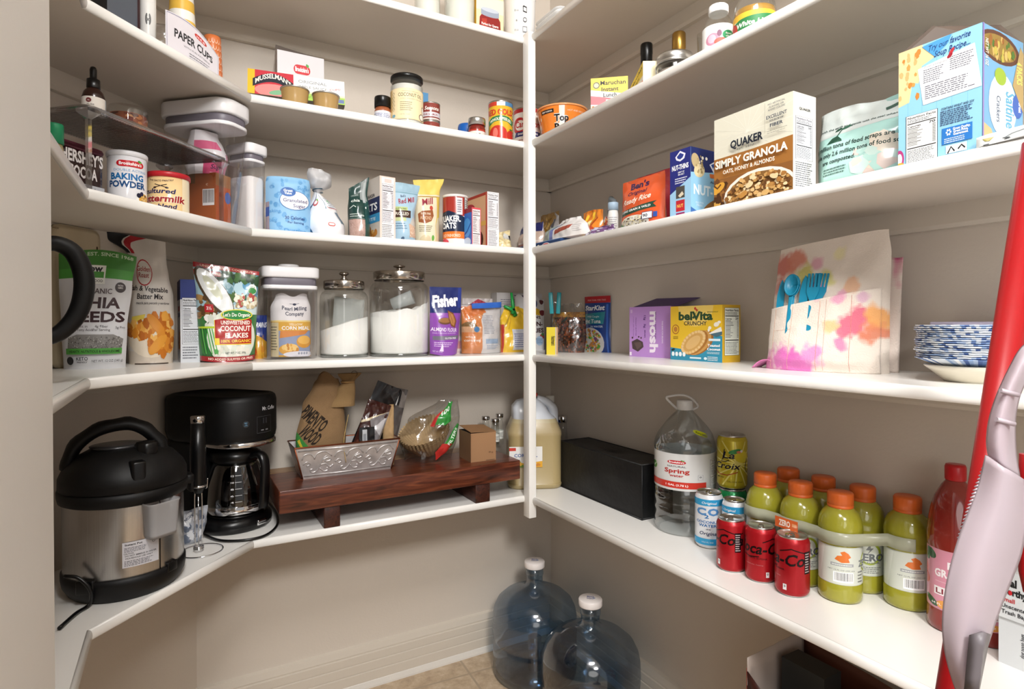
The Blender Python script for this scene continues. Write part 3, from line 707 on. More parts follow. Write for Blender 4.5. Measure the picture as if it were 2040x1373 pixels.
around(mb, [R(0, 0, .16, 1, 'd9b87c'), R(.16, 0, 1, 1, 'f0deb4')]+[Ln([(.2, .9-.13*k), (.23, .84-.13*k), (.2, .78-.13*k), (.17, .84-.13*k), (.2, .9-.13*k)], .014, '9a7f4e', 1.3) for k in range(5)] +
    [E(.2, .1, .05, .055, '79a7b4'), T('COCONUT OIL', .58, .74, .52, .12, '6b6144', .6), T('UNREFINED ORGANIC', .58, .9, .36, .03, '857a58'), T('COLD PRESSED VIRGIN', .6, .65, .46, .03, '857a58'), Tx(.36, .25, .62, .58, 5, '9b8f6c', 4), T('14 FL OZ', .46, .12, .2, .03, '857a58'),
     E(.93, .34, .07, .17, '6a4a2c', 12), E(.93, .34, .055, .14, 'f7f2e6', 12), E(.86, .12, .09, .12, '6a4a2c'), E(.86, .12, .07, .095, 'f7f2e6')], r*1.0065, h*.13, h*.69, -90, 170)
mb.build('paper_label', PAPER, n)
mb = MB(); mb.lathe([(r*1.0, h*.92), (r*1.0, h*.985), (r*.96, h), (r*.5, h+.0006)], 48, '101012'); mb.build('lid', BLACKPL, n)
for i in range(2):
    loc, rz, r, h = cyl(838, 877, 202, 2, 'A', .16); hh = h/2
    n = root('salmon_can', ('reddish brown canned salmon, the upper of the two short cans beside the coconut oil jar', 'reddish brown canned salmon, the lower of the two short cans beside the coconut oil jar')[1-i], 'can', (loc.x, loc.y, loc.z+hh*i), rz, 'two stacked salmon cans')
    mb = MB(); mb.lathe([(r*.96, .001), (r, .003), (r, hh-.003), (r*.96, hh-.001)], 44, '8c3f38'); around(mb, [R(0, .18, 1, .45, 'd9d4dc'), T('Seasons', .55, .58, .5, .22, 'f3ece6', 1.3, .2), T('PINK SALMON', .5, .25, .5, .12, '8a3a3c', 1), R(0, .02, 1, .1, 'e6dcd6')], r, .003, hh-.003); mb.build('paper_label', GLOSS, n)
    MB().lathe([(r*.9, 0), (r*1.012, 0), (r*1.012, .003), (r*.98, .0035)], 44, cap1=False).build('rim', TIN, n); MB().lathe([(r*.98, hh-.0035), (r*1.012, hh-.003), (r*1.012, hh-.0003), (r*.95, hh-.0003), (r*.94, hh-.002)], 44, cap0=False).build('rim', TIN, n)
pl = face(841, 846, 184, 2, 'A', .1); tag(MB().add([(-.012, 0, 0), (.012, 0, 0), (.012, .004, 0), (-.012, .004, 0), (-.016, 0, pl[3]), (.016, 0, pl[3]), (.016, .004, pl[3]), (-.016, .004, pl[3])], [(0, 1, 5, 4), (1, 2, 6, 5), (2, 3, 7, 6), (3, 0, 4, 7), (4, 5, 6, 7), (3, 2, 1, 0)], ['4f8fc0', '4f8fc0', '4f8fc0', '4f8fc0', 'd5e6f2', '4f8fc0']).build('sachet', FILM, loc=pl[0]), 'thin blue sachet standing behind the coconut oil jar and salmon cans', 'sachet')
loc, rz, r, h = cyl(912, 950, 244, 2, 'A', .13); n = root('lidded_tub', 'low tub with a bright blue lid, tucked behind the small salsa jar', 'tub', loc, rz)
mb = MB(); mb.lathe([(r*.8, 0), (r*.92, h*.55)], 40, 'd8dde2'); mb.build('tub_body', CLEARPL, n); mb = MB(); mb.lathe([(r*.95, h*.5), (r, h*.55), (r, h*.9), (r*.93, h), (r*.4, h)], 40, '1f62b8'); mb.build('lid', PLAIN, n)
pl = cyl(933, 967, 232, 2, 'A', .2); loc, rz, r, h = pl
lidded('salsa_jar', 'small round jar with a gold lid and white label beside the canned tomatoes', 'jar', pl, '7c231a', TIN, 'c9b98a', h*.28, [([R(0, 0, 1, .9, 'e6e1da'), R(0, .82, 1, .95, 'b43a2c'), T('HOT', .5, .45, .3, .2, '5a5550', 1), BC(.4, .05, .62, .35)], r, .002, h*.55)], GLOSS, lr=1.02)
def foodcan(name, label, pl, base, G, span=180, ribs=0):
    loc, rz, r, h = pl; o = root(name, label, 'can', loc, rz); mb = MB()
    mb.lathe([(r*.97, .002), (r, .004), (r, h-.004), (r*.97, h-.002)], 48, base); around(mb, G, r, .004, h-.004, -90, span); mb.build('paper_label', GLOSS, o)
    MB().lathe([(r*.92, 0), (r*1.015, 0), (r*1.02, .0025), (r*.98, .0042)], 48, cap1=False).build('rim', TIN, o); MB().lathe([(r*.98, h-.0042), (r*1.02, h-.0025), (r*1.015, h), (r*.95, h), (r*.94, h-.003), (r*.3, h-.003)], 48, cap0=False).build('rim', TIN, o); return o
pl = cyl(973, 1022, 199, 2, 'A', .215)
foodcan('tomato_can', 'yellow can of whole peeled tomatoes with red tomatoes on its label', pl, 'e0b030', [R(0, .9, .4, 1, 'c8402e'), R(.4, .9, .62, 1, 'dfe3ea'), R(.62, .9, 1, 1, '4f86b4'), T('RED GOLD', .48, .68, .78, .14, 'a8261d', 1.6), T('RED GOLD', .47, .685, .78, .14, 'd8452e', .6),
    Ln([(.12, .48), (.3, .57), (.5, .6), (.7, .57), (.88, .48)], .13, '2f7d4a', .9), T('WHOLE PEELED', .5, .55, .62, .07, 'f3f1e2', 1.4, arc=1), E(.42, .2, .27, .22, 'c6352a'), E(.36, .24, .07, .12, 'e0766a'), E(.8, .18, .14, .14, 'c03026'), E(.8, .33, .06, .02, '3d7a3a'), Tx(.88, .2, .98, .8, 9, '8f6a1c')])
pl = cyl(1023, 1079, 212, 2, 'A', .20)
foodcan('milk_can', 'white and red milk can standing behind the post, beside the canned tomatoes', pl, 'ece8e2', [R(0, .9, 1, 1, 'b32b30'), E(.3, .58, .2, .2, 'b8262e'), E(.32, .58, .13, .13, 'ece8e2'), T('Carnation', .5, .53, .6, .16, 'b8262e', 1.2), Pg([(.15, .3), (.9, .3), (.85, .42), (.2, .42)], '27306e'), T('EVAPORATED MILK', .52, .34, .5, .05, 'ffffff', 1), Tx(.2, .08, .8, .24, 3, 'b06a6a'), E(.95, .55, .06, .2, 'b8262e')])
loc, rz, r, h = cyl(1070, 1170, 207, 2, 'B', .16); rl = r
n = root('noodle_bowl', 'wide orange instant noodle bowl near the inner shelf corner', 'bowl', loc, rz+.1)
rf = lambda z: rl*(.72+.28*z/h)
mb = MB(); mb.lathe([(rf(0), 0), (rf(h*.5), h*.5), (rf(h), h)], 56, 'e07a28')
nd = ['e8c79a', 'f2ddb8', 'cfcfd4', 'b06a2c', 'f7efe0']
around(mb, [R(0, 0, 1, 1, 'e58230'), Grp([Blob(0, 0, 1, 1, 26, .16, nd, 7, False, .5)], .0, .0, .13, .95), Grp([Blob(0, 0, 1, 1, 26, .16, nd, 9, False, .5)], .84, .3, 1, .95), R(.16, .82, .36, .93, '2a2320'), T('BEEF FLAVOR', .26, .855, .16, .04, 'f0e8e0', 1), R(.43, .3, .5, 1, 'f4e6d4'), T('Top', .46, .56, .2, .2, 'f8f4ee', 5), T('Top', .46, .56, .2, .2, '1c1a1a', 2), T('Ramen', .55, .3, .38, .2, 'f8f4ee', 5), T('Ramen', .55, .3, .38, .2, '1c1a1a', 2), Pill(.63, .58, .75, .7, 'c8402e'), T('NEW!', .69, .61, .08, .05, 'ffffff', 1), E(.42, .14, .07, .13, '8fc3dc'), R(.18, .06, .3, .16, 'f2b890'), T('Chicken', .62, .15, .2, .07, 'f7d9b8'), T('HOT AND SPICY', .66, .84, .24, .05, 'f9e3cc')], rl, .002, h*.97, -90, 180, rf=rf)
mb.build('bowl_wall', GLOSS, n)
mb = MB(); mb.lathe([(rl*.99, h*.985), (rl*1.035, h*.99), (rl*1.035, h+.003), (rl*.98, h+.004), (rl*.3, h+.004)], 56, 'f0a468'); mb.build('paper_lid', GLOSS, n)
mar = [R(0, 0, 1, 1, 'f4f1ec'), Pg([(0, .68), (0, 1), (1, 1), (1, .52)], 'f2d552'), Pg([(0, .28), (0, .52), (1, .36), (1, .2)], 'e2727a'), Pg([(0, .24), (1, .16), (1, 0), (0, 0)], 'e3c2b0'), E(.15, .8, .09, .09, '55565a'), E(.15, .8, .065, .065, 'f6e9a8'), T('Maruchan', .6, .8, .68, .12, '23242b', 1), T('Instant', .52, .63, .46, .11, '23242b', 1.2), T('Lunch', .52, .47, .36, .11, '23242b', 1.2), T('Beef', .55, .3, .28, .1, 'fbf3ec', 1.6), Blob(.05, 0, .7, .22, 30, .05, ['9a5a3c', 'c98a62', 'e6c9a0', 'b0703f'], 5, False)]
for (a, b, t, d, yaw, lb) in ((1177, 1251, 154, .21, 50, 'yellow and pink instant lunch noodle box facing out beside the orange noodle bowl'), (1254, 1281, 150, .20, -30, 'instant lunch noodle box turned edgeways in front of the black-capped bottle')):
    pl = face(a, b, t, 2, 'B', d, yaw); carton('noodle_box', lb, 'box', pl, .045 if yaw > 0 else .028, {'f': 'f4f1ec', 'l': 'e8e2da', 'r': 'efe5c0', 't': 'f2d552'}, front=mar, left=[R(0, .6, 1, 1, 'efe8d8'), E(.5, .3, .3, .2, 'c9a0a0')], group='instant lunch noodle boxes')
loc, rz, r, h = cyl(1276, 1300, 83, 2, 'B', .09)
n = root('sauce_bottle', 'dark bottle of red sauce with a tall black cap, behind the noodle boxes', 'bottle', loc, rz)
mb = MB(); mb.lathe([(r*1.2, 0), (r*1.3, .004), (r*1.3, h*.5), (r*.9, h*.62), (r*.85, h*.72)], 36, '7d2a16'); mb.build('bottle_glass', GLOSS, n)
mb = MB(); mb.lathe([(r*.95, h*.62), (r*.98, h*.86), (r*1.02, h*.87), (r*1.02, h*.985), (r*.95, h), (r*.3, h)], 36, '17171a'); mb.build('cap', BLACKPL, n)
mb = MB(); mb.lathe([(r*1.303, h*.1), (r*1.31, h*.11), (r*1.31, h*.44), (r*1.303, h*.45)], 36, 'e9e4dc', cap0=False, cap1=False); mb.build('paper_label', PAPER, n)
pl = face(1287, 1309, 134, 2, 'B', .205, 12); o = carton('white_packet', 'small white packet with a dark folded top, under the black-capped bottle', 'packet', pl, .035, {'f': 'e9e7e6', 't': '5d5456', 'l': 'd9d4cf'}, front=[T('eat', .6, .3, .5, .14, '9a9896', 1), R(0, .92, 1, 1, '6d6466')])
loc, rz, r, h = cyl(1306, 1382, 97, 2, 'B', .2)
n = root('mason_jar', 'squat clear jar with a wide silver screw lid on the upper side shelf', 'jar', loc, rz)
mb = MB(); mb.lathe([(r*.85, 0), (r*.93, .004), (r*.95, h*.55), (r*.92, h*.62)], 44); mb.build('glass_body', GLASS, n)
mb = MB(); mb.lathe([(r*.8, .004), (r*.88, .008), (r*.89, h*.42), (r*.4, h*.46)], 36, '8c8078'); mb.build('contents', MATTE, n)
mb = MB(); mb.lathe([(r*1.0, h*.64), (r*1.0, h*.72), (r*.985, h*.73), (r*1.0, h*.74), (r*1.0, h*.94), (r*.95, h), (r*.3, h)], 44, 'd6d6d4'); mb.build('lid', TIN, n)
loc, rz, r, h = cyl(1339, 1366, 60, 2, 'B', .08)
n = root('vinegar_bottle', 'bottle with a gold foil neck behind the silver-lidded jar', 'bottle', loc, rz)
mb = MB(); mb.lathe([(r*1.7, 0), (r*1.8, .005), (r*1.8, h*.45), (r*.9, h*.66), (r*.85, h*.7)], 36, '4a3a22'); mb.build('bottle_glass', GLOSS, n)
mb = MB(); mb.lathe([(r*.92, h*.6), (r*.96, h*.78), (r*1.02, h*.79), (r*1.02, h*.98), (r*.9, h), (r*.3, h)], 36); mb.build('foil_cap', mat('gold_foil', 'b08a45', .3, .9), n)
loc, rz, r, h = cyl(1399, 1464, 4, 2, 'B', .2, tr=.6)
n = root('juice_bottle', 'clear plastic bottle with a white cap and a label of red onions', 'bottle', loc, rz)
mb = MB(); mb.lathe([(r*.9, 0), (r, .006), (r, h*.5), (r*.96, h*.62), (r*.72, h*.76), (r*.55, h*.82), (r*.53, h*.88)], 44); mb.build('bottle_wall', GLASS, n)
mb = MB(); mb.lathe([(r*1.001, h*.06), (r*1.007, h*.07), (r*1.007, h*.57), (r*1.001, h*.58)], 44, 'f3f3f0', cap0=False, cap1=False); around(mb, [E(.38, .5, .16, .22, 'c98aa0'), E(.36, .52, .09, .16, 'e0b4c4'), E(.55, .38, .14, .14, 'cf5a4c'), E(.52, .68, .05, .12, '7a4a64'), E(.72, .62, .14, .17, '2f8f5a'), T('food', .72, .64, .14, .07, 'f3f3f0', 1), T('club', .72, .54, .14, .07, 'f3f3f0', 1), Ln([(.1, .12), (.4, .18), (.7, .14)], .05, '4aa070'), E(.93, .35, .08, .2, 'e3b54a')], r*1.0075, h*.08, h*.56, -90, 170); mb.build('paper_label', PAPER, n)
mb = MB(); mb.lathe([(r*.6, h*.86), (r*.62, h*.87), (r*.62, h*.98), (r*.56, h), (r*.2, h)], 44, 'f2f2f2', fn=lambda a, z: 1+.012*math.cos(a*30)); mb.build('cap', PLAIN, n)
loc, rz, r, h = cyl(1388, 1418, 62, 2, 'B', .08); n = root('drinking_glass', 'plain clear glass standing behind the clear onion-label bottle', 'glass', loc, rz)
MB().lathe([(r*.8, 0), (r*.8, .004), (r, h), (r*.95, h), (r*.75, .006)], 36).build('glass_wall', GLASS, n)
loc, rz, r, h = cyl(1460, 1548, -70, 2, 'B', .2)
n = root('vinegar_jug', 'round clear jug of golden apple vinegar with a green and yellow label', 'jug', loc, rz)
mb = MB(); mb.lathe([(r*.9, 0), (r, .006), (r, h*.42), (r*.93, h*.55), (r*.6, h*.75), (r*.34, h*.86), (r*.32, h*.93)], 44); mb.build('glass_body', GLASS, n)
mb = MB(); mb.lathe([(r*.86, .005), (r*.96, .01), (r*.965, h*.4), (r*.93, h*.47), (r*.3, h*.472)], 44, 'b98a35'); mb.build('vinegar', GLOSS, n)
mb = MB(); mb.lathe([(r*1.001, h*.02), (r*1.006, h*.03), (r*1.006, h*.37), (r*1.001, h*.38)], 44, 'e9b93a', cap0=False, cap1=False); around(mb, [R(0, .2, 1, .75, 'f3ecd8'), Pg([(.12, .15), (.92, .15), (.92, .82), (.8, .86), (.25, .78), (.12, .7)], '2f7d46'), T('White House', .52, .45, .7, .2, 'f7f3e6', 1.5, .15), T('APPLE CIDER', .52, .25, .5, .1, 'f7f3e6', 1), E(.08, .4, .12, .35, 'c0392b'), E(.9, .85, .08, .1, '6a4a2a'), E(.98, .4, .08, .2, 'c0392b')], r*1.0065, h*.03, h*.37, -90, 165); mb.build('paper_label', PAPER, n)
mb = MB(); mb.lathe([(r*.36, h*.9), (r*.37, h*.91), (r*.37, h*.99), (r*.2, h)], 36, 'c0392b'); mb.build('cap', PLAIN, n)
# ---------------------------------------------------------------- third shelf: baking things about the clear riser
loc, rz, w, h = face(176, 446, 262, 3, 'C', .262)
RD, RH = .16, h
riser = root('acrylic_riser', 'clear ribbed plastic shelf riser on four slim legs holding the dropper bottle', 'riser', loc, rz)
ACR = clear('riser_plastic', 'e9e8e9', .08, .2, .10)
mb = MB(); mb.rprism([(-w/2-.006, -.006), (w/2+.006, -.006), (w/2+.006, RD), (-w/2-.006, RD)], RH-.007, RH, .012); mb.build('riser_top', ACR, riser)
mb = MB()
for i in range(60): x = -w/2+w*(i+.5)/60; mb.box(x-.0006, .004, RH-.0085, x+.0006, RD-.01, RH-.007)
mb.build('ribs', clear('rib_plastic', 'd2d1d3', .15, .2, .14), riser)
for x in (-w/2+.004, w/2-.004):
    for y in (.003, RD-.012):
        mb = MB(); mb.loft([[(x+q*a, y+q*b, z) for a, b in ((-1, -1), (1, -1), (1, 1), (-1, 1))] for q, z in ((.0032, 0), (.0032, RH*.84), (.012, RH-.012), (.012, RH-.007))], GROUND, True, True, smooth=False); mb.build('leg', clear('leg_plastic', 'dddde0', .04, .3, .2) if x < 0 and y < .01 else ACR, riser)
RZ = ZS[3]+RH
loc, rz, r, h = cyl(162, 211, 126, 3, 'C', .195, z=RZ)
n = root('dropper_bottle', 'small amber bottle with black dropper cap and cream label, on the clear riser', 'bottle', loc, rz)
mb = MB(); mb.lathe([(r*.85, 0), (r*.98, .003), (r, .006), (r, h*.42), (r*.82, h*.53), (r*.5, h*.6), (r*.42, h*.66)], 40, '2a120a'); mb.build('bottle_glass', GLOSS, n)
mb = MB(); mb.lathe([(r*1.002, h*.05), (r*1.008, h*.06), (r*1.008, h*.40), (r*1.002, h*.41)], 40, 'e6dfd6', cap0=False, cap1=False); around(mb, [T('Stevia', .5, .2, .72, .3, '23201f', 1.2, .15), E(.34, .82, .085, .12, '6b1f22'), T('KAL', .34, .78, .07, .07, 'e6dfd6', 1), T('PURE', .4, .56, .22, .08, '55504e'), R(.93, 0, 1, 1, 'a7b3bd')], r*1.0085, h*.06, h*.40, -88, 160); mb.build('paper_label', PAPER, n)
mb = MB(); mb.lathe([(r*.56, h*.6), (r*.58, h*.62), (r*.56, h*.76), (r*.4, h*.77), (r*.3, h*.80), (r*.31, h*.94), (r*.24, h*.985), (r*.1, h)], 36, fn=lambda a, z: 1+.02*math.cos(a*26)*(1 if z < h*.76 else 0)); mb.build('dropper_cap', BLACKPL, n)
loc, rz, r, h = cyl(214, 296, 206, 3, 'C', .13, z=RZ)
n = root('herb_jar', 'clear glass jar of brown seeds with a red label corner, on the clear riser', 'jar', loc, rz)
mb = MB(); mb.lathe([(r*.94, 0), (r, .004), (r, h*.9), (r*.96, h), (r*.92, h)], 40); mb.build('glass_wall', GLASS, n)
mb = MB(); mb.lathe([(r*.9, .004), (r*.93, .007), (r*.93, h*.8), (r*.3, h*.86)], 36, 'a35a3c'); around(mb, [Blob(0, 0, 1, 1, 60, .07, ['7a3222', 'b8683e', 'd9a070', '5d2418', 'c98050'], 8, False, 1.2), R(.72, 0, .92, .55, 'b02a2c')], r*.94, .008, h*.78); mb.build('seeds', MATTE, n)
pl = cyl(92, 128, 244, 3, 'C', .21); loc, rz, r, h = pl
lidded('herb_shaker', 'tall herb shaker with a green lid, half hidden by the door frame above the kettle', 'shaker', pl, 'a4956c', PLAIN, '1f8a5c', h*.3, [([R(.3, .1, .8, .8, 'c9b98a')], r, .002, h*.6)], lr=1.03)
pl = face(116, 211, 286, 3, 'C', .21); loc, rz, w, h = pl
n = root('cocoa_tub', 'dark brown square cocoa tub with pale lettering, under the clear riser', 'tub', loc, rz)
mb = MB(); mb.rbox(-w/2, 0, 0, w/2, .06, h*.86, .012, '2b1a1b'); draw(mb, [T("HERSHEY'S", .5, .62, .94, .26, 'd9d6d6', 1.6), T('COCOA', .5, .3, .66, .25, 'd9d6d6', 1.6), R(0, 0, 1, .17, 'b9bcc4'), T('natural', .62, .05, .3, .07, '3a2a2a', .5, .2)], lambda u, v, e: ((u-.5)*w*.93, -e, .01+v*(h*.84)), w/h); mb.build('tub_body', GLOSS, n)
mb = MB(); mb.rbox(-w/2-.002, -.002, h*.86, w/2+.002, .062, h, .013, '5a2230'); mb.build('lid', PLAIN, n)
loc, rz, r, h = cyl(212, 295, 299, 3, 'C', .205)
n = root('baking_powder_can', 'white baking powder can with blue lettering and a muffin picture', 'can', loc, rz)
mb = MB(); mb.lathe([(r*.94, 0), (r*.96, .003), (r*.97, h*.93)], 48, 'e9e8ec'); around(mb, [brook(.56, .83, .5, .13), T('DOUBLE ACTING', .56, .67, .6, .05, '8fb2d8', .5), T('BAKING', .5, .5, .6, .13, '1d6fae', 1.8), T('POWDER', .5, .34, .68, .13, '1d4f86', 1.8), E(.82, .12, .17, .16, 'f6f3ee'), E(.83, .12, .13, .13, 'd9a648'), Blob(.72, .02, .94, .22, 14, .025, ['b57a2c', 'e8c27a', '3a2c3a'], 3), E(.7, .2, .045, .05, '26243a'), E(.76, .24, .04, .045, '2f2c48'), T('NET WT 10 OZ', .3, .03, .22, .03, '55565a')], r*.965, h*.02, h*.91, -90, 170); mb.build('can_body', GLOSS, n)
mb = MB(); mb.lathe([(r*.98, h*.9), (r*1.02, h*.91), (r*1.02, h*.98), (r*.98, h), (r*.9, h), (r*.9, h*.985), (r*.3, h*.985)], 48, 'dfdfe3'); mb.build('lid', PLAIN, n)
loc, rz, r, h = cyl(291, 379, 341, 3, 'C', .215)
n = root('buttermilk_can', 'cream cultured buttermilk can with a red plastic lid and red script', 'can', loc, rz)
mb = MB(); mb.lathe([(r*.95, 0), (r*.97, .002), (r*.97, h*.9)], 48, 'eecf98'); around(mb, [R(.76, 0, 1, 1, 'f3e3c0'), T('THE SACO PANTRY', .4, .84, .42, .05, '3a2a2a', .6, arc=-.8), Ln([(.3, .68), (.5, .77)], .02, '3a2a2a', 2), Ln([(.5, .68), (.3, .77)], .02, '3a2a2a', 2), E(.3, .675, .03, .025, '3a2a2a', 30), E(.5, .675, .03, .025, '3a2a2a', -30), T('cultured', .35, .52, .56, .13, '26265a', 1.4, .2), T('Buttermilk', .38, .28, .86, .19, 'f6ead0', 3.5, .15), T('Buttermilk', .38, .28, .86, .19, 'a01f28', 1.6, .15), T('blend', .5, .1, .3, .12, '26265a', 1.4, .2), Ln([(.05, .14), (.15, .17), (.26, .13)], .04, 'a01f28', 1.5)], r*.972, h*.02, h*.88, -94, 168); mb.build('can_body', GLOSS, n)
mb = MB(); mb.lathe([(r*.97, h*.87), (r*1.03, h*.88), (r*1.03, h*.97), (r*1.0, h), (r*.3, h)], 48, 'b9202a'); mb.build('lid', PLAIN, n)

def popbox(name, label, pl, dep, rnd, lidh=.19, lids=1.0, button=True, cat='container', taper=1):
    """clear storage box with a white push-button lid over a grey seal"""
    loc, rz, w, h = pl; n = root(name, label, cat, loc, rz); lh = h*lidh; hb = h-lh; x = w/2
    pol = lambda s=0: [(-x-s, -s), (x+s, -s), (x+s, dep+s), (-x-s, dep+s)]
    mb = MB(); ring0 = roundpoly(pol(), rnd, 6)
    tp = lambda z: taper+(1-taper)*min(1, z/hb)
    rings = [[(p.x*tp(z), p.y*tp(z)+dep*.5*(1-tp(z)), z) for p in inset(ring0, o)] for z, o in ((0, .008), (.003, .004), (.008, .003), (hb*.5, .002), (hb*.96, .001), (hb, 0))]
    mb.loft(rings, GROUND, True, False); mb.build('clear_body', CLEARPL, n)
    mb = MB(); mb.rprism(pol(-.001), hb-.002, hb+lh*.12, rnd, 'e4e2e6', seg=6, er=.001); mb.build('inner_lid', WHITEPL, n)
    mb = MB(); mb.rprism(pol(-.0035), hb+lh*.12, hb+lh*.42, rnd, seg=6, er=.0005); mb.build('seal', GREYPL, n)
    mb = MB(); mb.rprism(pol(.003*lids), hb+lh*.42, hb+lh*(.86 if button else 1), rnd*1.05, 'eceaee', seg=6, er=.004); mb.build('lid', WHITEPL, n)
    if button:
        mb = MB(); c = (0, dep/2); q = min(w, dep)*.24; mb.lathe([(q, hb+lh*.8), (q, h-.002), (q*.92, h), (q*.2, h)], 32, M=Matrix.Translation((0, dep/2, 0))); mb.build('push_button', WHITEPL, n)
    return n, hb
loc, rz, w, h = face(450, 507, 206, 3, 'C', .262, 0)
n, hb = popbox('cereal_keeper', 'large clear food keeper with a long white lid holding a white and pink sugar bag', (loc, rz, w, h), .18, .034, .2, button=False, taper=.74)
pk = carton('sugar_packet', 'brown sugar packet with a barcode standing inside the large clear keeper', 'packet', (loc+Vector((math.sin(rz)*-.045, math.cos(rz)*.045, .009)), rz, w*.5, hb*.5), .09, {'f': 'b85a2c', 'l': 'b06034', 'r': '8a4420', 't': 'b08a5c'}, front=[R(0, .75, 1, 1, 'a5744a'), E(.8, .55, .2, .12, '4a68b0')], left=[BC(.62, .35, .96, .68, 6), R(0, .8, .4, 1, '7a5632'), T('c', .75, .75, .06, .06, 'f0d8c0', 1)])
P_ = pouch_fn(w*.78, hb*.44, .05, wr=.007, seed=12, th=((0, .8), (.4, 1), (1, .5)), prof=((0, .9, 0), (.6, 1, 0), (1, .8, -.05)))
mb = MB(); mb.grid(lambda u, v: P_(u, v, -1), 20, 18, 'eceaec'); mb.grid(lambda u, v: P_(u, v, 1), 20, 18, 'e6e4e6', flip=True)
draw(mb, [R(.05, .0, .5, .32, 'd0527c'), R(.55, .05, .98, .5, 'c8809c'), T('Sugar', .3, .12, .3, .1, '3a2a4a', 1), R(0, .55, .4, .75, 'd8688c')], lambda u, v, e: P_(u, v, -1, e), 1, mx=1/20, my=1/18, e0=.0003)
o = mb.build('sugar_bag', FILM); o.location = loc+Vector((math.sin(rz)*-.04, math.cos(rz)*.04, hb*.53)); o.rotation_euler = (0, 0, rz+.0)
tag(o, 'white and pink sugar bag slumped in the top of the large clear keeper', 'bag')
loc, rz, w, h = face(498, 536, 288, 3, 'C', .25, -12)
n, hb = popbox('flour_keeper', 'slim clear keeper nearly full of white powder, beside the blue sugar bag', (loc, rz, w, h), .085, .018, .2, button=False)
mb = MB(); mb.rbox(-w/2+.005, .005, .005, w/2-.005, .08, hb*.8, .014, 'f1efec', seg=4); mb.build('powder', MATTE, n)

# ------------------------------------------------ third shelf: bags and boxes along the back
pl = face(531, 622, 350, 3, 'A', .25, -4); loc, rz, w, h = pl
P_ = pouch_fn(w, h, .034, prof=((0, .96, 0), (.1, 1, 0), (.9, 1, 0), (1, .95, 0)), th=((0, .9), (.1, 1), (.85, .95), (1, .55)), wr=.003, seed=21)
bl = ['6fa8d8', '8fc0e6', '5b96cc']; rd = random.Random(4)
G = [Blob(0, 0, 1, 1, 36, .04, ['7fb6e2', '6aa6d8'], 5, False)]
G += [T(s, x, y, ww, .06, '5a9ad2', .5, .15) for s, x, y, ww in (('Sugar', .82, .78, .3), ('Baking', .15, .36, .3), ('Dusting', .62, .03, .5), ('Mixing', .12, .2, .2))]
G += [Ln([(x+.05*math.cos(a)*(1-a/14), y+.035*math.sin(a)*(1-a/14)) for a in [q*.7 for q in range(14)]], .006, '5a9ad2', .7) for x, y in ((.27, .68), (.12, .8), (.3, .1), (.9, .14), (.2, .5), (.75, .9))]
G += [R(.0, .02, .07, .55, '9a8c96'), R(.0, .3, .07, .46, '2f4f9a'), E(.62, .58, .34, .17, '3f78b8'), E(.62, .58, .325, .16, 'f3f1f4'), E(.47, .72, .17, .08, '3566ae'), T('Great', .47, .725, .2, .045, 'ffffff', 1.2), T('Value', .47, .68, .16, .04, 'ffffff', 1.2), T('Granulated', .63, .55, .54, .062, '3a3f78', .6), T('Sugar', .72, .46, .28, .062, '3a3f78', .6), T('30 Calories', .62, .25, .44, .055, '2f4a8a', .8), T('Per Serving', .64, .18, .36, .035, '2f4a8a', .5)]
mb = MB(); mb.grid(lambda u, v: P_(u, v, -1), 22, 26, '8dbfe6'); mb.grid(lambda u, v: P_(u, v, 1), 22, 26, '7fb4de', flip=True); mb.grid(lambda u, v: tuple(Vector(P_(u, 1, -1)).lerp(Vector(P_(u, 1, 1)), v)), 22, 4, '6aa6d8'); draw(mb, G, lambda u, v, e: P_(u, v, -1, e), w/h, mx=1/22, my=1/26, e0=.0003)
o = mb.build('sugar_bag', PAPER); o.location = loc; o.rotation_euler = (0, 0, rz); tag(o, 'light blue paper bag of granulated sugar with a white oval label', 'bag')
loc, rz, w, h = face(622, 697, 332, 3, 'A', .25); n = root('twisted_bag', 'white crumpled powdered sugar bag with a twisted neck and clear puffed top', 'bag', loc, rz)
zn = h*.66; P_ = pouch_fn(w, zn+.004, .05, prof=((0, .98, 0), (.25, 1.05, -.03), (.6, .8, -.12), (1, .16, -.27)), th=((0, .8), (.2, 1), (.6, .7), (1, .2)), wr=.008, seed=31, sc=34)
mb = MB(); mb.grid(lambda u, v: P_(u, v, -1), 28, 28, 'efeff2'); mb.grid(lambda u, v: P_(u, v, 1), 28, 28, 'e8e8ec', flip=True)
draw(mb, [Ln([(.02, .3), (.05, .6), (.3, .98)], .03, '2f5a78', 1), Ln([(.1, .0), (.03, .2), (.04, .45)], .03, '35668a', 1), Ln([(.42, .95), (.5, .75), (.52, .6)], .022, '4a7a98', 1), E(.2, .72, .1, .06, 'c05a5a', 40), E(.2, .73, .07, .035, 'f3eeee', 40), E(.25, .78, .03, .03, '6aa84a'), E(.72, .76, .03, .03, '6ac04a'), Ln([(.55, .65), (.62, .62), (.95, .62)], .012, 'c86a6a', 1), Tx(.62, .62, .92, .85, 6, '8f9aa8', 3), R(.82, .3, .95, .55, '7a8a9a'), Pill(.45, .22, .64, .3, 'd05a50'), Pill(.47, .24, .62, .285, 'f2f0f2')], lambda u, v, e: P_(u, v, -1, e), w/zn, mx=1/28, e0=.0003); mb.build('sugar_sack', FILM, n)
P2_ = pouch_fn(w*.66, h-zn, .035, prof=((0, .22, .02), (.35, .95, .12), (.8, 1, .1), (1, .6, -.05)), th=((0, .3), (.5, 1), (1, .3)), wr=.012, seed=37, sc=48)
mb = MB(); f_ = lambda q: (q[0]-w*.27, q[1]+.012, q[2]+zn)
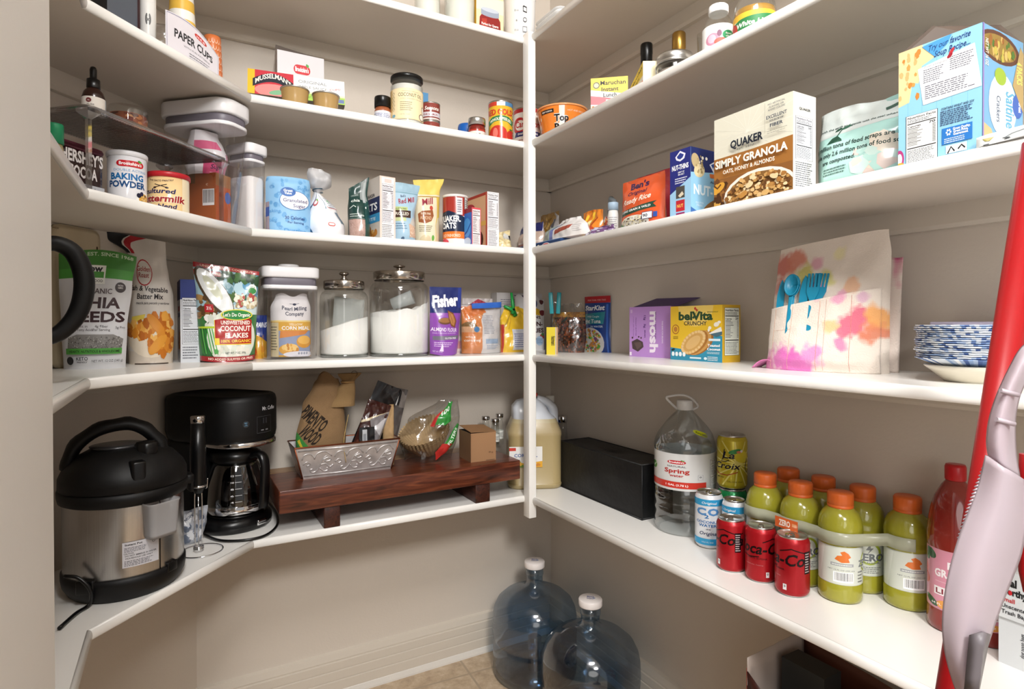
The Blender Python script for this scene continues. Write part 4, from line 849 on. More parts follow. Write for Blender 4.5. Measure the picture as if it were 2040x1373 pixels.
mb.grid(lambda u, v: f_(P2_(u, v, -1)), 20, 16, 'e2e2e4'); mb.grid(lambda u, v: f_(P2_(u, v, 1)), 20, 16, 'dcdcdf', flip=True)
draw(mb, [R(.12, .3, .3, .5, '2a2c33'), R(.2, .22, .34, .3, 'b03a3a'), E(.12, .12, .1, .1, '5aa84a'), R(.3, .42, .42, .62, '3a5a8a')], lambda u, v, e: f_(P2_(u, v, -1, e)), 1, mx=1/20, my=1/16, e0=.0003); mb.build('puffed_top', frosted('milky_film', 'e4e4e6', .6, .2), n)
mb = MB(); mb.tube([(-w*.27+.012*math.cos(a), .05+.012*math.sin(a)-.012, zn+.0015*a) for a in [q*.5 for q in range(14)]], .0014, 6); mb.build('twist_tie', mat('tie_blue', '2f4a5a', .4), n)
pl = face(698, 742, 352, 3, 'A', .25, -6)
pouch('seed_pouch', 'dark green stand-up pouch with a pink clear window and a torn silvery corner', 'pouch', pl, .035, '1f3f3a', [R(.02, .02, .70, .32, 'b99a90'), Blob(.02, .02, .7, .32, 120, .012, ['c6a89c', 'a98578', 'd6bcb0', '9a766a'], 3, False, .7), R(.70, 0, 1, .7, '2a4f4a'), Pg([(.56, .66), (.6, .98), (.86, 1), (.9, .62)], '8d9494'), Pg([(.66, .60), (.72, .95), (.84, .95), (.8, .6)], 'a9b0b0'), T('ORGANIC', .3, .74, .4, .035, 'b8c4be'), T('chia', .3, .62, .42, .06, 'e0e6e0', 1, .2), Ln([(.05, .5), (.2, .55), (.3, .52)], .015, 'cfd8d0', .6), R(.05, .33, .68, .335, '8fa39a'), Tx(.06, .35, .45, .42, 2, 'c4d0c8'), T('8 lbs', .58, .365, .14, .03, 'e0e6e0', 1), R(.72, .5, .78, .53, 'e6ece6')],
    prof=((0, .98, 0), (.5, 1.02, -.02), (.75, .85, -.05), (1, .95, .0)), top=lambda u: -.16+.22*u, seed=41, wr=.005, sc=30)
pl = face(757, 788, 352, 3, 'A', .272, 8)
carton('oats_carton', 'tall pinkish oats carton with its narrow printed-facts side facing out', 'box', pl, .17, {'f': 'e4cfc4', 'l': 'd8cfc6', 't': '8a5a3a', 'r': 'd9c8bd'}, front=[R(.12, .02, .9, .98, 'f2ecec'), R(.3, .9, .75, .96, 'e0c9c2'), NF(.14, .26, .88, .88, '130', 4, 'eeeaf0'), Tx(.14, .03, .88, .24, 8, '6a6a70', 5)],
    left=[T('QUAKER', .62, .7, .42, .05, '2a2a30', 1.4), R(.0, .42, 1, .68, '222c58'), T('OATS', .6, .48, .62, .12, 'ffffff', 1.5), R(0, .28, 1, .42, '3f9ad0'), T('LITE', .7, .32, .3, .05, 'e6f2fa', 1), E(.55, .12, .3, .1, 'd9d2cc'), Blob(.35, .04, .85, .2, 20, .05, ['c8843a', 'd9a45a', 'b0702c'], 3)])
pl = face(789, 838, 360, 3, 'A', .255, 6)
pouch('oat_pouch', 'pale blue pouch with red script, in front of the yellow pouch', 'pouch', pl, .035, 'a9c8dc', [R(0, .86, 1, 1, '9fc0d2'), R(0, .83, 1, .845, '7fa9b8'), T("Bob's", .42, .76, .18, .04, '35305a', 1, .2, 12), T('Red Mill', .52, .66, .62, .09, 'a0384a', 1.2, .3, 14), R(0, .52, .52, .58, 'b9c98a'), T('GLUTEN FREE', .25, .535, .44, .025, '3a4a2a', 1), R(0, .4, .66, .52, '4a342c'), T('ROLLED', .32, .44, .5, .05, 'e6e0d2', 1), R(0, .34, .45, .4, 'c6cf9a'), Tx(.02, .2, .5, .32, 3, '5a7a98', 2), R(.55, .08, .95, .3, 'd8b49a'), Blob(.55, .08, .95, .3, 50, .016, ['e6cbb2', 'c8987a', 'f0dcc8'], 6, False, .8), E(.3, .05, .06, .03, '3a5a7a'), Pg([(.6, .3), (.75, .42), (.95, .34), (.8, .26)], 'c9c4bc')],
    prof=((0, .98, 0), (.45, .92, 0), (.8, 1.12, .06), (1, 1.25, .1)), seed=43, wr=.005)
pl = face(834, 882, 350, 3, 'A', .20)
pouch('almond_meal_pouch', 'cream and yellow stand-up pouch with a brown label shape, beside the round oats carton', 'pouch', pl, .026, 'e6dcc0', [R(0, .76, 1, 1, 'e9cf6a'), R(.0, .72, 1, .735, 'b08a2c'), Pg([(.74, 0), (.72, .3), (.82, .45), (.82, .72), (1, .74), (1, 0)], 'dfc25c'), Pg([(.76, .05), (.74, .3), (.85, .42), (1, .44), (1, .06)], 'd9c9a8'), T('Mill', .42, .6, .45, .1, 'a0384a', 1.2, .3, 12), E(.56, .55, .07, .035, 'c04a3a'), Pg([(.06, .46), (.2, .5), (.62, .52), (.66, .44), (.55, .36), (.3, .32), (.08, .34)], '9a5a34'), T('SUPER FINE', .34, .45, .38, .03, 'f0e0c8', 1), T('ALMOND', .34, .38, .44, .05, 'd9b490', 1), Tx(.08, .2, .6, .3, 4, '7a705a', 3), E(.3, .08, .22, .08, 'd9c8a4'), E(.6, .12, .06, .04, '6aa84a'), E(.56, .03, .04, .02, '3a3a3a')],
    prof=((0, .95, 0), (.5, 1, 0), (.8, 1.02, .02), (1, 1.3, .06)), top=lambda u: -.06+.07*u, seed=47, wr=.004)
loc, rz, r, h = cyl(882, 932, 386, 3, 'A', .19)
n = root('oats_canister', 'round red, navy and orange oats carton beside the tall yellow pouch', 'canister', loc, rz)
mb = MB(); mb.lathe([(r*.98, 0), (r, .003), (r, h*.97)], 48, 'e6e2e2'); around(mb, [R(0, .62, .72, 1, 'a8382f'), Pg([(0, .30), (0, .68), (.3, .72), (.72, .6), (.72, .30)], '1e2a44'), R(0, .16, .72, .30, 'e2762a'), R(.5, .64, .66, .98, 'e6e0e4'), Tx(.52, .68, .64, .95, 6, '55506a'), R(.72, 0, .735, 1, '2a1a1a'), Tx(.76, .1, 1, .96, 22, '3a3a42', 7), T('QUAKER.', .3, .5, .62, .12, 'ffffff', 1.6), T('OATS', .28, .36, .42, .12, 'ffffff', 1.6), T('OLD FASHIONED', .35, .19, .5, .06, 'f6dcc0', 1), E(.16, .08, .14, .08, 'd8485a'), Tx(.3, .02, .6, .06, 1, '55506a')], r*1.001, h*.01, h*.95, -84, 180); mb.build('card_tube', GLOSS, n)
mb = MB(); mb.lathe([(r*1.02, h*.95), (r*1.02, h*.99), (r*.98, h), (r*.3, h)], 48, 'e9e5e2'); mb.build('lid', PLAIN, n)
pl = face(940, 958, 414, 3, 'A', .262, 6)
carton('pudding_box', 'shorter red-edged box with a blue side, beside the round oats carton', 'box', pl, .05, {'f': 'd9505a', 'l': '2f6ac0', 't': '8a2030', 'r': 'c04050'}, front=[NF(.06, .02, .94, .96, '', 6, 'f2e6e8', 'b03a44')], left=[R(0, .88, 1, 1, '8a1f2c'), E(.5, .5, .4, .25, '4f9ae0'), Ln([(.1, .3), (.5, .4), (.9, .6)], .05, '1f4aa0'), E(.5, .12, .4, .12, 'c8d4e6')])
pl = face(971, 994, 383, 3, 'A', .235, 4)
carton('brownie_box', 'taller cream box edged in red, beside the shorter blue-sided box', 'box', pl, .15, {'f': 'f2f0f2', 'l': 'e2b48a', 't': 'a03028', 'r': 'c8b0a0'}, front=[NF(.04, .35, .96, .98, '', 8, 'f2f0f4'), Tx(.08, .03, .92, .33, 14, '6a6a74', 6)],
    left=[R(0, .95, 1, 1, 'b03a2a'), R(.94, 0, 1, 1, 'c85a44'), R(0, 0, .05, 1, 'c85a44'), E(.3, .78, .22, .09, 'b02a34'), T('Betty', .3, .76, .3, .05, 'f2e6e0', 1, .2), R(.3, .42, .95, .5, 'e6c060'), E(.5, .18, .35, .22, '4a2418'), E(.55, .2, .2, .12, '6a3a24')])
pl = face(996, 1026, 464, 3, 'A', .24)
pouch('pasta_bag', 'small clear bag of pale spiral pasta beside the tall cream box', 'bag', pl, .03, 'd9c89a', [Blob(0, .0, 1, .7, 46, .06, ['e6d8a8', 'cdb878', 'f0e6c4', 'b8a468'], 3, False, .8), Pg([(.4, .7), (.6, .95), (.9, .8), (.8, .6)], 'c9c9c6'), R(.82, .62, .95, .8, '2a2a2a')], seed=51, wr=.008, sc=50, top=lambda u: .3*u)
# spaghetti box lying along the side shelf, things heaped over it
pl = face(1001, 1116, 471, 3, 'B', .205); loc, rz, w, h = pl; hbx = .026
o = carton('spaghetti_box', 'long dark blue pasta box lying flat by the inner corner with red and white ovals', 'box', (loc, rz, w, hbx), .075, {'f': '1f3a66', 't': '24426f', 'r': '21406e', 'l': '1b3158'}, front=[R(0, .93, 1, 1, '6a8ab8'), E(.78, .45, .07, .36, 'e8e4ea'), E(.78, .45, .062, .3, 'c03038'), T('Barilla', .78, .36, .08, .2, 'ffffff', 1), E(.66, .5, .02, .25, 'e6e0d0'), T('THIN SPAGHETTI', .4, .4, .22, .2, 'e6ecf4', .6), Tx(.15, .25, .28, .8, 3, 'b8c6dc')], right=[E(.5, .5, .3, .36, 'e8e4ea'), E(.5, .5, .25, .28, 'c03038'), T('Barilla', .5, .42, .3, .18, 'ffffff', 1)])
sp = loc
def lump(name, label, cat, pl, t, base, G, m=FILM, dz=0, tilt=0, **kw):
    o = pouch(name, label, cat, pl, t, base, G, m, **kw); o.location.z += dz; o.rotation_euler[1] = math.radians(tilt); return o
pl = face(1020, 1062, 446, 3, 'B', .15); lump('bread_bag', 'beige and maroon food bag with a navy top, slumped behind the post', 'bag', (pl[0], pl[1], pl[2], pl[3]-hbx), .04, 'cdb4a4', [R(0, .66, 1, 1, '2a2f6a'), R(0, 0, 1, .22, 'a86a5c'), Ln([(0, .24), (1, .3)], .05, 'e6d6cc')], dz=hbx+.001, seed=61, wr=.01, sc=44, th=((0, .9), (.3, 1), (.9, .4), (1, .1)))
pl = face(1064, 1104, 425, 3, 'B', .06); lump('cracker_sleeve', 'clear sleeve of golden crackers behind the slumped white bag near the inner corner', 'bag', pl, .02, 'b08a4a', [Blob(0, 0, .7, 1, 40, .07, ['c89a4a', '9a7230', 'd9b468'], 4, False), Pg([(.7, .5), (.8, 1), (1, .9), (1, .4)], 'd0ced0'), Pg([(.74, .7), (.8, .95), (.86, .6)], '6a6a72')], seed=63, wr=.01, sc=50)
pl = face(1068, 1158, 437, 3, 'B', .20); lump('tortilla_bag', 'white food bag with a rust red panel, slumped over the blue pasta box', 'bag', (pl[0], pl[1], pl[2], pl[3]-hbx), .03, 'e6e2e0', [R(0, 0, .3, .75, 'a9bcb4'), R(.3, .0, .36, .8, '6a74a4'), Pg([(.4, .25), (.75, .42), (.8, .62), (.42, .5)], 'a04a3a'), E(.45, .75, .06, .1, '8a4a34'), Tx(.8, .2, .95, .6, 4, 'b8b4b4')], dz=hbx+.001, seed=65, wr=.01, sc=40, prof=((0, 1.02, 0), (.5, .9, 0), (1, .4, .12)), th=((0, .9), (.4, 1), (1, .2)))
pl = face(1146, 1184, 423, 3, 'B', .165); lump('candy_bag', 'orange and yellow candy bag beside the clear knotted bag', 'bag', pl, .03, 'e0842a', [Ln([(.1, .2), (.3, .9)], .08, 'f2c63a'), Ln([(.4, .1), (.6, .95)], .1, 'f2c63a'), Ln([(.55, .2), (.8, .8)], .06, 'a8321f'), R(.0, .3, .2, .6, 'f0c030'), E(.7, .4, .15, .15, 'b8421f'), E(.5, .65, .1, .1, 'f6e0a0')], seed=67, wr=.008, sc=44, top=lambda u: .1-.15*(u-.4)**2)
loc, rz, w, h = face(1181, 1216, 392, 3, 'B', .10); n = root('knotted_bag', 'clear knotted bag of wrapped sweets with a grey twisted neck beside the orange rice pouch', 'bag', loc, rz)
P_ = pouch_fn(w, h*.62, .028, prof=((0, 1, 0), (.5, 1, 0), (1, .3, -.05)), th=((0, .8), (.4, 1), (1, .4)), wr=.012, seed=69, sc=60)
mb = MB(); cs = ['c85a3a', 'd9a04a', '8fa0b0', 'b0a494', 'c6c8cc', 'a04030', '6a7a8a']; rd = random.Random(5)
mb.grid(lambda u, v: P_(u, v, -1), 16, 14, lambda u, v: rd.choice(cs)); mb.grid(lambda u, v: P_(u, v, 1), 16, 14, 'a89a8a', flip=True); mb.build('wrapped_sweets', FILM, n)
mb = MB(); mb.tube([(-.004, .035, h*.58), (-.01, .035, h*.72), (-.004, .035, h*.86), (.008, .03, h*.97), (.02, .03, h*.9), (.026, .03, h*.82)], [.005, .004, .007, .009, .008, .004], 8, 'b4c0c8'); mb.build('twisted_neck', frosted('neck_film', 'aeb9c0', .6, .15), n)
pl = face(1150, 1214, 452, 3, 'B', .235); lump('foil_packet', 'low crumpled purple and silver foil packet on the shelf edge before the candy bag', 'packet', pl, .02, '6a4a74', [Blob(0, 0, 1, 1, 26, .09, ['8a7a9a', '4a2a54', 'c8c4d0', 'b0a8bc', '3a2044'], 5, False)], GLOSS, seed=71, wr=.012, sc=60, prof=((0, 1, 0), (1, .7, .1)), th=((0, 1), (.5, .9), (1, .3)))
pl = cyl(1211, 1232, 402, 3, 'B', .14); loc, rz, r, h = pl
lidded('supplement_tub', 'slim white tub with a pale blue top, mostly hidden behind the orange rice pouch', 'tub', pl, 'e6e4e0', PLAIN, 'a9c0d4', h*.2, [([Tx(.2, .1, .8, .9, 10, '9a98a0')], r, .002, h*.7)])
pl = face(1255, 1338, 340, 3, 'B', .15); pouch('rice_pouch', 'dark red glossy pouch standing behind the orange rice pouch', 'pouch', pl, .022, '8e2530', [R(.55, .02, .8, .3, '9a3440'), R(.62, .02, .76, .1, 'e6dcdc')], seed=73, wr=.004, group='two rice pouches')
pl = face(1225, 1309, 350, 3, 'B', .255)
rice = ['f0e6c4', 'e6dab0', '3a2c20', 'f6eed4', '5a4030', 'd9cba0']
pouch('rice_pouch', 'orange ready rice pouch with purple lettering and a green ribbon', 'pouch', pl, .024, 'd9592c', [T("Ben's", .44, .8, .44, .13, '3a1c4a', 2), T('Original', .42, .67, .46, .085, '3a1c4a', 1), T('Ready Rice', .46, .5, .66, .11, 'fbeee0', 1, .25, 3), Pg([(.08, .36), (.9, .44), (.84, .39), (.9, .32), (.08, .25)], '24483a'), T('LONG GRAIN & WILD', .45, .33, .7, .045, 'ffffff', 1, 0, 2), E(.42, .08, .36, .15, 'e6e4de'), Grp([Blob(0, 0, 1, 1, 150, .035, rice, 4, True, 1.4)], .08, -.06, .76, .21), E(.1, .04, .07, .05, '4a8a3a'), R(.66, .1, .86, .24, '2a3a6a'), R(.67, .11, .85, .23, 'f0f0f0'), T('90', .73, .14, .09, .06, '2a2a40', 1.4), R(.87, .12, .93, .22, '2f4f9a')],
    prof=((0, .98, 0), (.1, 1, 0), (.9, 1, 0), (1, .98, 0)), seed=75, wr=.003, group='two rice pouches')
pl = face(1335, 1376, 298, 3, 'B', .262, 3)
sd = [R(0, .44, 1, 1, '232a78'), Pg([(0, .32), (0, .5), (1, .66), (1, .44)], '232a78'), R(0, 0, 1, .34, '9cc8e6'), Pg([(0, 0), (0, .34), (1, .55), (1, 0)], '9cc8e6'), Pg([(.26, .9), (.5, .98), (.76, .92), (.7, .85), (.5, .82), (.32, .85)], 'e6e6f2'), Pg([(.34, .9), (.5, .95), (.68, .91), (.62, .87), (.5, .85), (.38, .87)], '2a3a8a'), T('NUT-THINS', .5, .7, .8, .075, 'ffffff', 1.6), T('HINT OF', .55, .645, .3, .024, 'ffffff', .8), T('SEA SALT', .55, .61, .3, .024, 'ffffff', .8), Tx(.25, .48, .85, .58, 3, 'e6e6f2'), R(.3, .26, .72, .44, '4a4640'), Pg([(.4, .3), (.6, .36), (.68, .31), (.5, .27)], 'd9ccb4'), R(.3, .06, .72, .23, 'c0262f'), T('NUT', .5, .12, .3, .05, 'f2d060', 1), R(.3, 0, .72, .04, '8a1f5a')]
fr = [R(0, 0, 1, 1, '8fc0de'), Pg([(0, .62), (0, 1), (1, 1), (1, .74), (.5, .66)], '1f2a60'), Pg([(0, 0), (0, .1), (.3, 0)], '3a68a8'), E(.12, .8, .1, .12, 'b8a47a', 35), E(.22, .66, .14, .1, 'd9c69a', 10), Blob(.1, .58, .34, .9, 24, .02, ['e6d8b4', 'a08a5c'], 4), E(.3, .86, .03, .025, 'f2ecdc'), E(.4, .86, .03, .025, 'f2ecdc'), Pg([(.48, .78), (.7, .88), (1, .8), (.9, .66), (.6, .66)], 'e6e6f2'), Pg([(.52, .78), (.7, .85), (.95, .79), (.86, .69), (.62, .69)], '24468a'), T('BLUE', .72, .77, .22, .04, 'ffffff', 1.2), T('DIAMOND', .74, .72, .3, .03, 'ffffff', 1), Pg([(.48, .64), (.96, .66), (.9, .58), (.5, .58)], 'd9743a'), T('ALMOND', .7, .5, .4, .035, '1f3a5a', .6), T('NUT-THINS', .62, .3, 1.1, .15, 'dfeaf0', 1.6), E(.55, .12, .3, .1, '9a6a34', 25), Blob(.3, .04, .8, .2, 16, .02, ['b08044', '7a5024'], 4), T('GLUTEN', .22, .16, .2, .03, 'dfeaf0'), T('FREE', .22, .12, .15, .03, 'dfeaf0')]
carton('cracker_box', 'dark and light blue nut cracker box turned with its corner outward, beside the granola box', 'box', pl, .115, {'f': '9cc8e6', 'r': '8fc0de', 't': '1f2a60', 'l': '232a78'}, front=sd, right=fr)
pl = face(1423, 1580, 211, 3, 'B', .268); loc, rz, w, h = pl
gran = ['c89a5a', 'a8743a', 'e0bc84', '8a5c2c', 'd9ae70', 'b88648', 'efd6a8', '6a4422']
fr = [R(0, 0, 1, 1, 'dcd9c8'), Pg([(0, .3), (0, .52), (1, .56), (1, .3)], 'a06a30'), R(0, .3, 1, .54, 'a06a30'), R(0, 0, 1, .3, '8a5a2c'), Blob(0, 0, .2, .28, 18, .05, ['6a4020', 'c89a4a', '9a6a34', '4a2c14'], 3, False), E(.06, .2, .1, .05, 'd9a03a', 25), Ln([(.0, .24), (.05, .2), (.1, .24)], .02, '5a3414'), E(.6, .05, .46, .26, 'efeae0'), E(.6, .04, .43, .235, '8a6234'), Grp([Blob(0, 0, 1, 1, 260, .035, gran, 12, True, 1.5)], .19, -.18, 1.02, .26), E(.5, .15, .05, .03, 'e8cfa0', 20), E(.8, .18, .05, .025, 'e8cfa0', -20), E(.42, .06, .055, .03, 'c08a44', 30), E(.7, .03, .05, .03, 'd9b070', 10),
      T('QUAKER', .46, .605, .42, .085, '1b2330', 1.8), T('EST. 1877', .45, .565, .22, .022, '6a6a64', .6), T('SIMPLY GRANOLA', .5, .42, .92, .085, 'f8f2e6', 1.8), T('OATS, HONEY & ALMONDS', .48, .34, .66, .045, 'f8f2e6', .8), R(.69, .65, .695, .97, 'b9b6a6'), T('NO ARTIFICIAL', .83, .93, .2, .02, '2a3444'), T('FLAVORS OR', .83, .9, .17, .02, '2a3444'), T('ADDED COLORS', .83, .87, .2, .02, '2a3444'), T('EXCELLENT', .83, .79, .24, .035, '1b2d44', 1), T('SOURCE OF', .83, .755, .16, .02, '1b2d44', .5), T('FIBER', .83, .7, .15, .035, '1b2d44', 1), Tx(.72, .63, .96, .67, 2, 'a8a698')]
fr += [Ln([(.45, .75), (.45+.6*math.cos(a), .75+.5*math.sin(a))], .004, 'e9e7da') for a in [q*.35 for q in range(18)]]
carton('granola_box', 'tall cream and brown granola box with a bowl of granola pictured', 'box', pl, .06, {'f': 'dcd9c8', 'r': 'e4e0d6', 't': '9a8a70', 'l': 'dcd9c8'}, front=fr[:1]+fr[-18:]+fr[1:-18], right=[R(.12, .03, .6, .74, 'f0eeea'), NF(.1, .32, .85, .76, '260', 9, 'eceaf0'), Tx(.1, .04, .85, .3, 12, '55565e', 4), T('QUAKER', .5, .83, .5, .025, '1b2330', 1)])
pl = face(1600, 1800, 192, 3, 'B', .215)
o = pouch('compost_bag', 'crinkled clear and teal bag with lettering about food scraps', 'bag', pl, .045, 'a9d2cb', [Pg([(0, .66), (0, 1), (1, 1), (1, .72)], 'c4cbc9'), Blob(.5, .1, .9, .5, 26, .09, ['b4d8d0', 'c6dcd4', 'dcc8c0', 'c8e0d8', 'e0d4c4'], 8, True), T('with the earth and gentle with the seal when opening', .5, .76, .94, .028, '2c4540', .6), T('35 million tons of food scraps are sent', .5, .5, .97, .052, '1c3a34', 1), T('while only 2.6 million tons of food scraps', .5, .41, .99, .052, '1c3a34', 1), T('are composted.', .34, .32, .38, .052, '1c3a34', 1), Pg([(.19, .57), (.22, .64), (.27, .66), (.34, .6), (.36, .57)], '1f4a3a'), Ln([(.27, .65), (.275, .71), (.29, .74)], .014, '1f4a3a', .9), E(.245, .74, .04, .015, '1f4a3a', 15), E(.325, .75, .05, .016, '2f5a48', 20), Ln([(.7, .86), (.85, .9), (1, .99)], .035, '3f5a50'), Tx(.18, .17, .5, .27, 3, '4a6a64', 5)], mat('bag_film_print', rough=.2, vc=True, coat=.4, bump=(16, .8, 3)), prof=((0, .97, 0), (.5, 1, 0), (1, .98, .02)), seed=81, wr=.008, sc=22, top=lambda u: .03*math.sin(u*7))
pl = face(1790, 1956, 76, 3, 'B', .262); loc, rz, w, h = pl
cr = ['c8843c', 'e0b074', 'd99a50']
fr = [R(0, 0, 1, 1, '8fc6e2')]+[R(x, 0, x+.006, 1, '7ab6d6') for x in (.12, .3, .48, .66, .84)]+[Pg([(0, .52), (0, 1), (.3, 1), (.46, .86), (.3, .82), (.26, .68), (.18, .7), (.14, .54)], 'e8cf9c'), Blob(.02, .55, .34, .98, 22, .025, cr, 5, False), Pg([(.3, .98), (.46, .86), (.62, .94), (.66, 1)], '4f9ad0'), T('Try our favorite', .62, .925, .5, .05, '1f3a78', .5, .25, 2), T('Soup Recipe...', .66, .86, .42, .05, '1f3a78', .5, .25, 2),
      Pg([(.25, .8), (.92, .86), (1, .5), (.32, .48)], 'f4f4f6'), T('Chicken and Vegetable Soup', .5, .79, .34, .018, '3a3a4a'), Tx(.32, .66, .58, .78, 7, '5a5a68', 3), Tx(.64, .7, .92, .82, 7, '5a5a68', 4), Tx(.34, .52, .94, .64, 7, '5a5a68', 5), E(.66, .855, .04, .018, 'b83038', 40), E(.64, .825, .035, .016, '9a2030', 20), NF(.1, .0, .5, .42, '70', 7), T('CONTAINS WHEAT AND SOY', .73, .39, .38, .02, '1f2a4a', .8), Tx(.53, .26, .92, .385, 8, '33406a', 8), R(.55, .1, .9, .235, '2a74c0')]
for k in range(6): a = math.radians(60*k); fr.append(Ln([(.63+.014*math.cos(a), .195+.012*math.sin(a)), (.63+.032*math.cos(a), .195+.028*math.sin(a))], .014, 'ffffff', .85))
fr += [T('Great Quality.', .78, .205, .2, .02, 'ffffff', 1.2), T('Great Price.', .77, .183, .17, .02, 'ffffff', 1.2), T('Guaranteed.', .77, .161, .17, .02, 'ffffff', 1.2), Tx(.58, .105, .87, .15, 3, 'dbe8f6', 6), R(.6, .02, .84, .085, 'f4f6f4'), Ln([(.62, .02), (.66, .07), (.7, .03)], .014, '1a1a1a', .8), Ln([(.74, .04), (.78, .07), (.82, .04)], .014, '1a1a1a', .8), E(.02, .06, .06, .08, 'b03a78'), E(.02, .06, .035, .05, 'cbe2ee'), E(.03, .0, .06, .03, 'd9a040')]
rs = [R(0, 0, 1, 1, '6f9ec2'), E(.4, .86, .5, .13, '5a3a2c'), E(.4, .86, .42, .1, '8a7038'), Blob(.1, .78, .75, .95, 22, .04, ['b0a04a', '8a5a2c', 'c8a060', '4a6a2c'], 3), E(.48, .4, .34, .26, 'd9e0e6'), T('Saltine', .56, .38, .42, .16, '5a9ab8', 1.2, 0, -90), T('Crackers', .33, .36, .3, .07, '2c3f5a', .8, 0, -90), E(.85, .44, .13, .1, '3f5fa8'), T('Great', .88, .44, .13, .05, 'ffffff', 1, 0, -90), E(.42, .63, .14, .07, '8fa83a'), Pg([(.72, .6), (.92, .95), (1, .9), (1, .4)], 'a89060'), T('4 PACKS', .83, .72, .26, .1, 'c8d46a', 1, 0, -88), Pg([(0, .22), (.2, .18), (.34, .06), (.2, 0), (0, 0)], 'c8a878'), R(0, 0, .03, 1, '8a78b0'), T('NET WT 16 OZ', .06, .78, .3, .05, 'e0d8c8', 1, 0, -90)]
o = carton('cracker_box', 'large light blue saltine cracker box with a printed recipe card', 'box', pl, .115, {'f': '8fc6e2', 'r': '6f9ec2', 't': '4a3f38', 'l': '7ab0d0'}, front=fr, right=rs)
flap(o, 'lid_flap', [(-w/2, .004, h), (w/2, .112, h), (w*.30, .1, h+.03), (-w*.22, .03, h+.034)], '57493f'); flap(o, 'lid_flap', [(-w/2, .1, h), (w/2, .115, h), (w*.4, .12, h+.008), (-w*.4, .12, h+.03)], '4a3f38')
pl = face(1940, 2100, 252, 3, 'B', .277, -2)
pouch('snack_bag', 'white plastic bag with a printed green chip, lying before the large light blue cracker box', 'bag', (pl[0], pl[1], pl[2], pl[3]), .006, 'd8dcdc', [Pg([(.10, .62), (.2, .5), (.26, .6), (.2, .3), (.14, .36)], 'a8a05a'), Pg([(.11, .62), (.26, .58), (.18, .33)], 'c9bf84'), Ln([(.4, .28), (.5, .5), (.8, .72)], .05, '8a9498', 2), Blob(.38, .1, .46, .3, 6, .03, ['3a3f42', '5a5f62'], 2), R(.12, .0, .2, .08, '2a2c2e')], th=((0, 1), (.7, .8), (1, .3)), seed=91, top=lambda u: .1*min(1, u*6)-.1)
# ---------------------------------------------------------------- fourth shelf, angled and back runs
def rpts(path, n=6):
    """a smooth run of points through a few control points"""
    P = [Vector(p) for p in path]; P = [P[0]*2-P[1]]+P+[P[-1]*2-P[-2]]; o = []
    for i in range(1, len(P)-2):
        for k in range(n):
            t = k/n; a, b, c, d = P[i-1:i+3]
            o.append(.5*((2*b)+(c-a)*t+(2*a-5*b+4*c-d)*t*t+(3*b-a-3*c+d)*t**3))
    return o+[P[-2]]
k0 = Vector((-1.405, -.70, ZS[4])); n = root('electric_kettle', 'black electric kettle whose curved handle shows beside the door frame', 'kettle', k0, 0)
mb = MB(); mb.lathe([(.078, 0), (.08, .004), (.079, .05), (.066, .19), (.064, .2)], 40); mb.build('kettle_body', BLACKSOFT, n)
mb = MB(); mb.lathe([(.064, .2), (.06, .212), (.03, .222), (.01, .228)], 40, cap0=False); mb.lathe([(.012, .228), (.014, .236), (.006, .24)], 20, cap0=False); mb.build('lid', BLACKPL, n)
nn = Vector((CAM.x-k0.x, CAM.y-k0.y, 0)).normalized(); q0 = Vector((-1.30, -.72, 0))
hp = [onplane(x, y, q0, nn)-k0 for x, y in ((70, 492), (110, 485), (146, 503), (166, 545), (166, 590), (150, 632), (118, 664), (80, 678))]
mb = MB(); pts = rpts(hp, 5); mb.tube(pts, [.0095+.0035*math.sin(math.pi*i/(len(pts)-1)) for i in range(len(pts))], 12); mb.build('handle', BLACKSOFT, n)
mb = MB(); mb.tube([hp[0], Vector((-.04, -.01, hp[0].z-.01))], .010, 10); mb.tube([hp[-1], Vector((-.06, 0, hp[-1].z+.004))], .010, 10); mb.build('handle_root', BLACKSOFT, n)
pl = face(96, 195, 452, 4, 'C', .016); loc, rz, w, h = pl
n = root('cutting_board', 'cream rounded cutting board leaning against the wall behind the green and white pouch', 'board', loc, rz)
BM_ = ramp_mat('pale_board', [(.3, 'b9a98a'), (.7, 'cdbfa2')], 14, .55, 3, (1, 1, .15), .05)
mb = MB(); mb.rprism([(-w/2, 0), (w/2, 0), (w/2, h), (-w/2, h)], 0, .012, .018, M=Matrix.Translation((0, .0, 0)) @ Matrix.Rotation(math.radians(90), 4, 'X')); mb.build('board_slab', BM_, n)
mb = MB(); draw(mb, [E(.86, .84, .035, .01, '4a3a28'), E(.9, .86, .02, .018, '4a3a28'), E(.93, .83, .02, .008, '4a3a28'), T('MADE', .05, .96, .16, .012, '6a5a44')], lambda u, v, e: ((u-.5)*w, -.0121-e, v*h), w/h); mb.build('burned_emblem', MATTE, n)
loc, rz, w, h = face(121, 248, 505, 4, 'A', .36, 0)
gm = '3f8f3a'
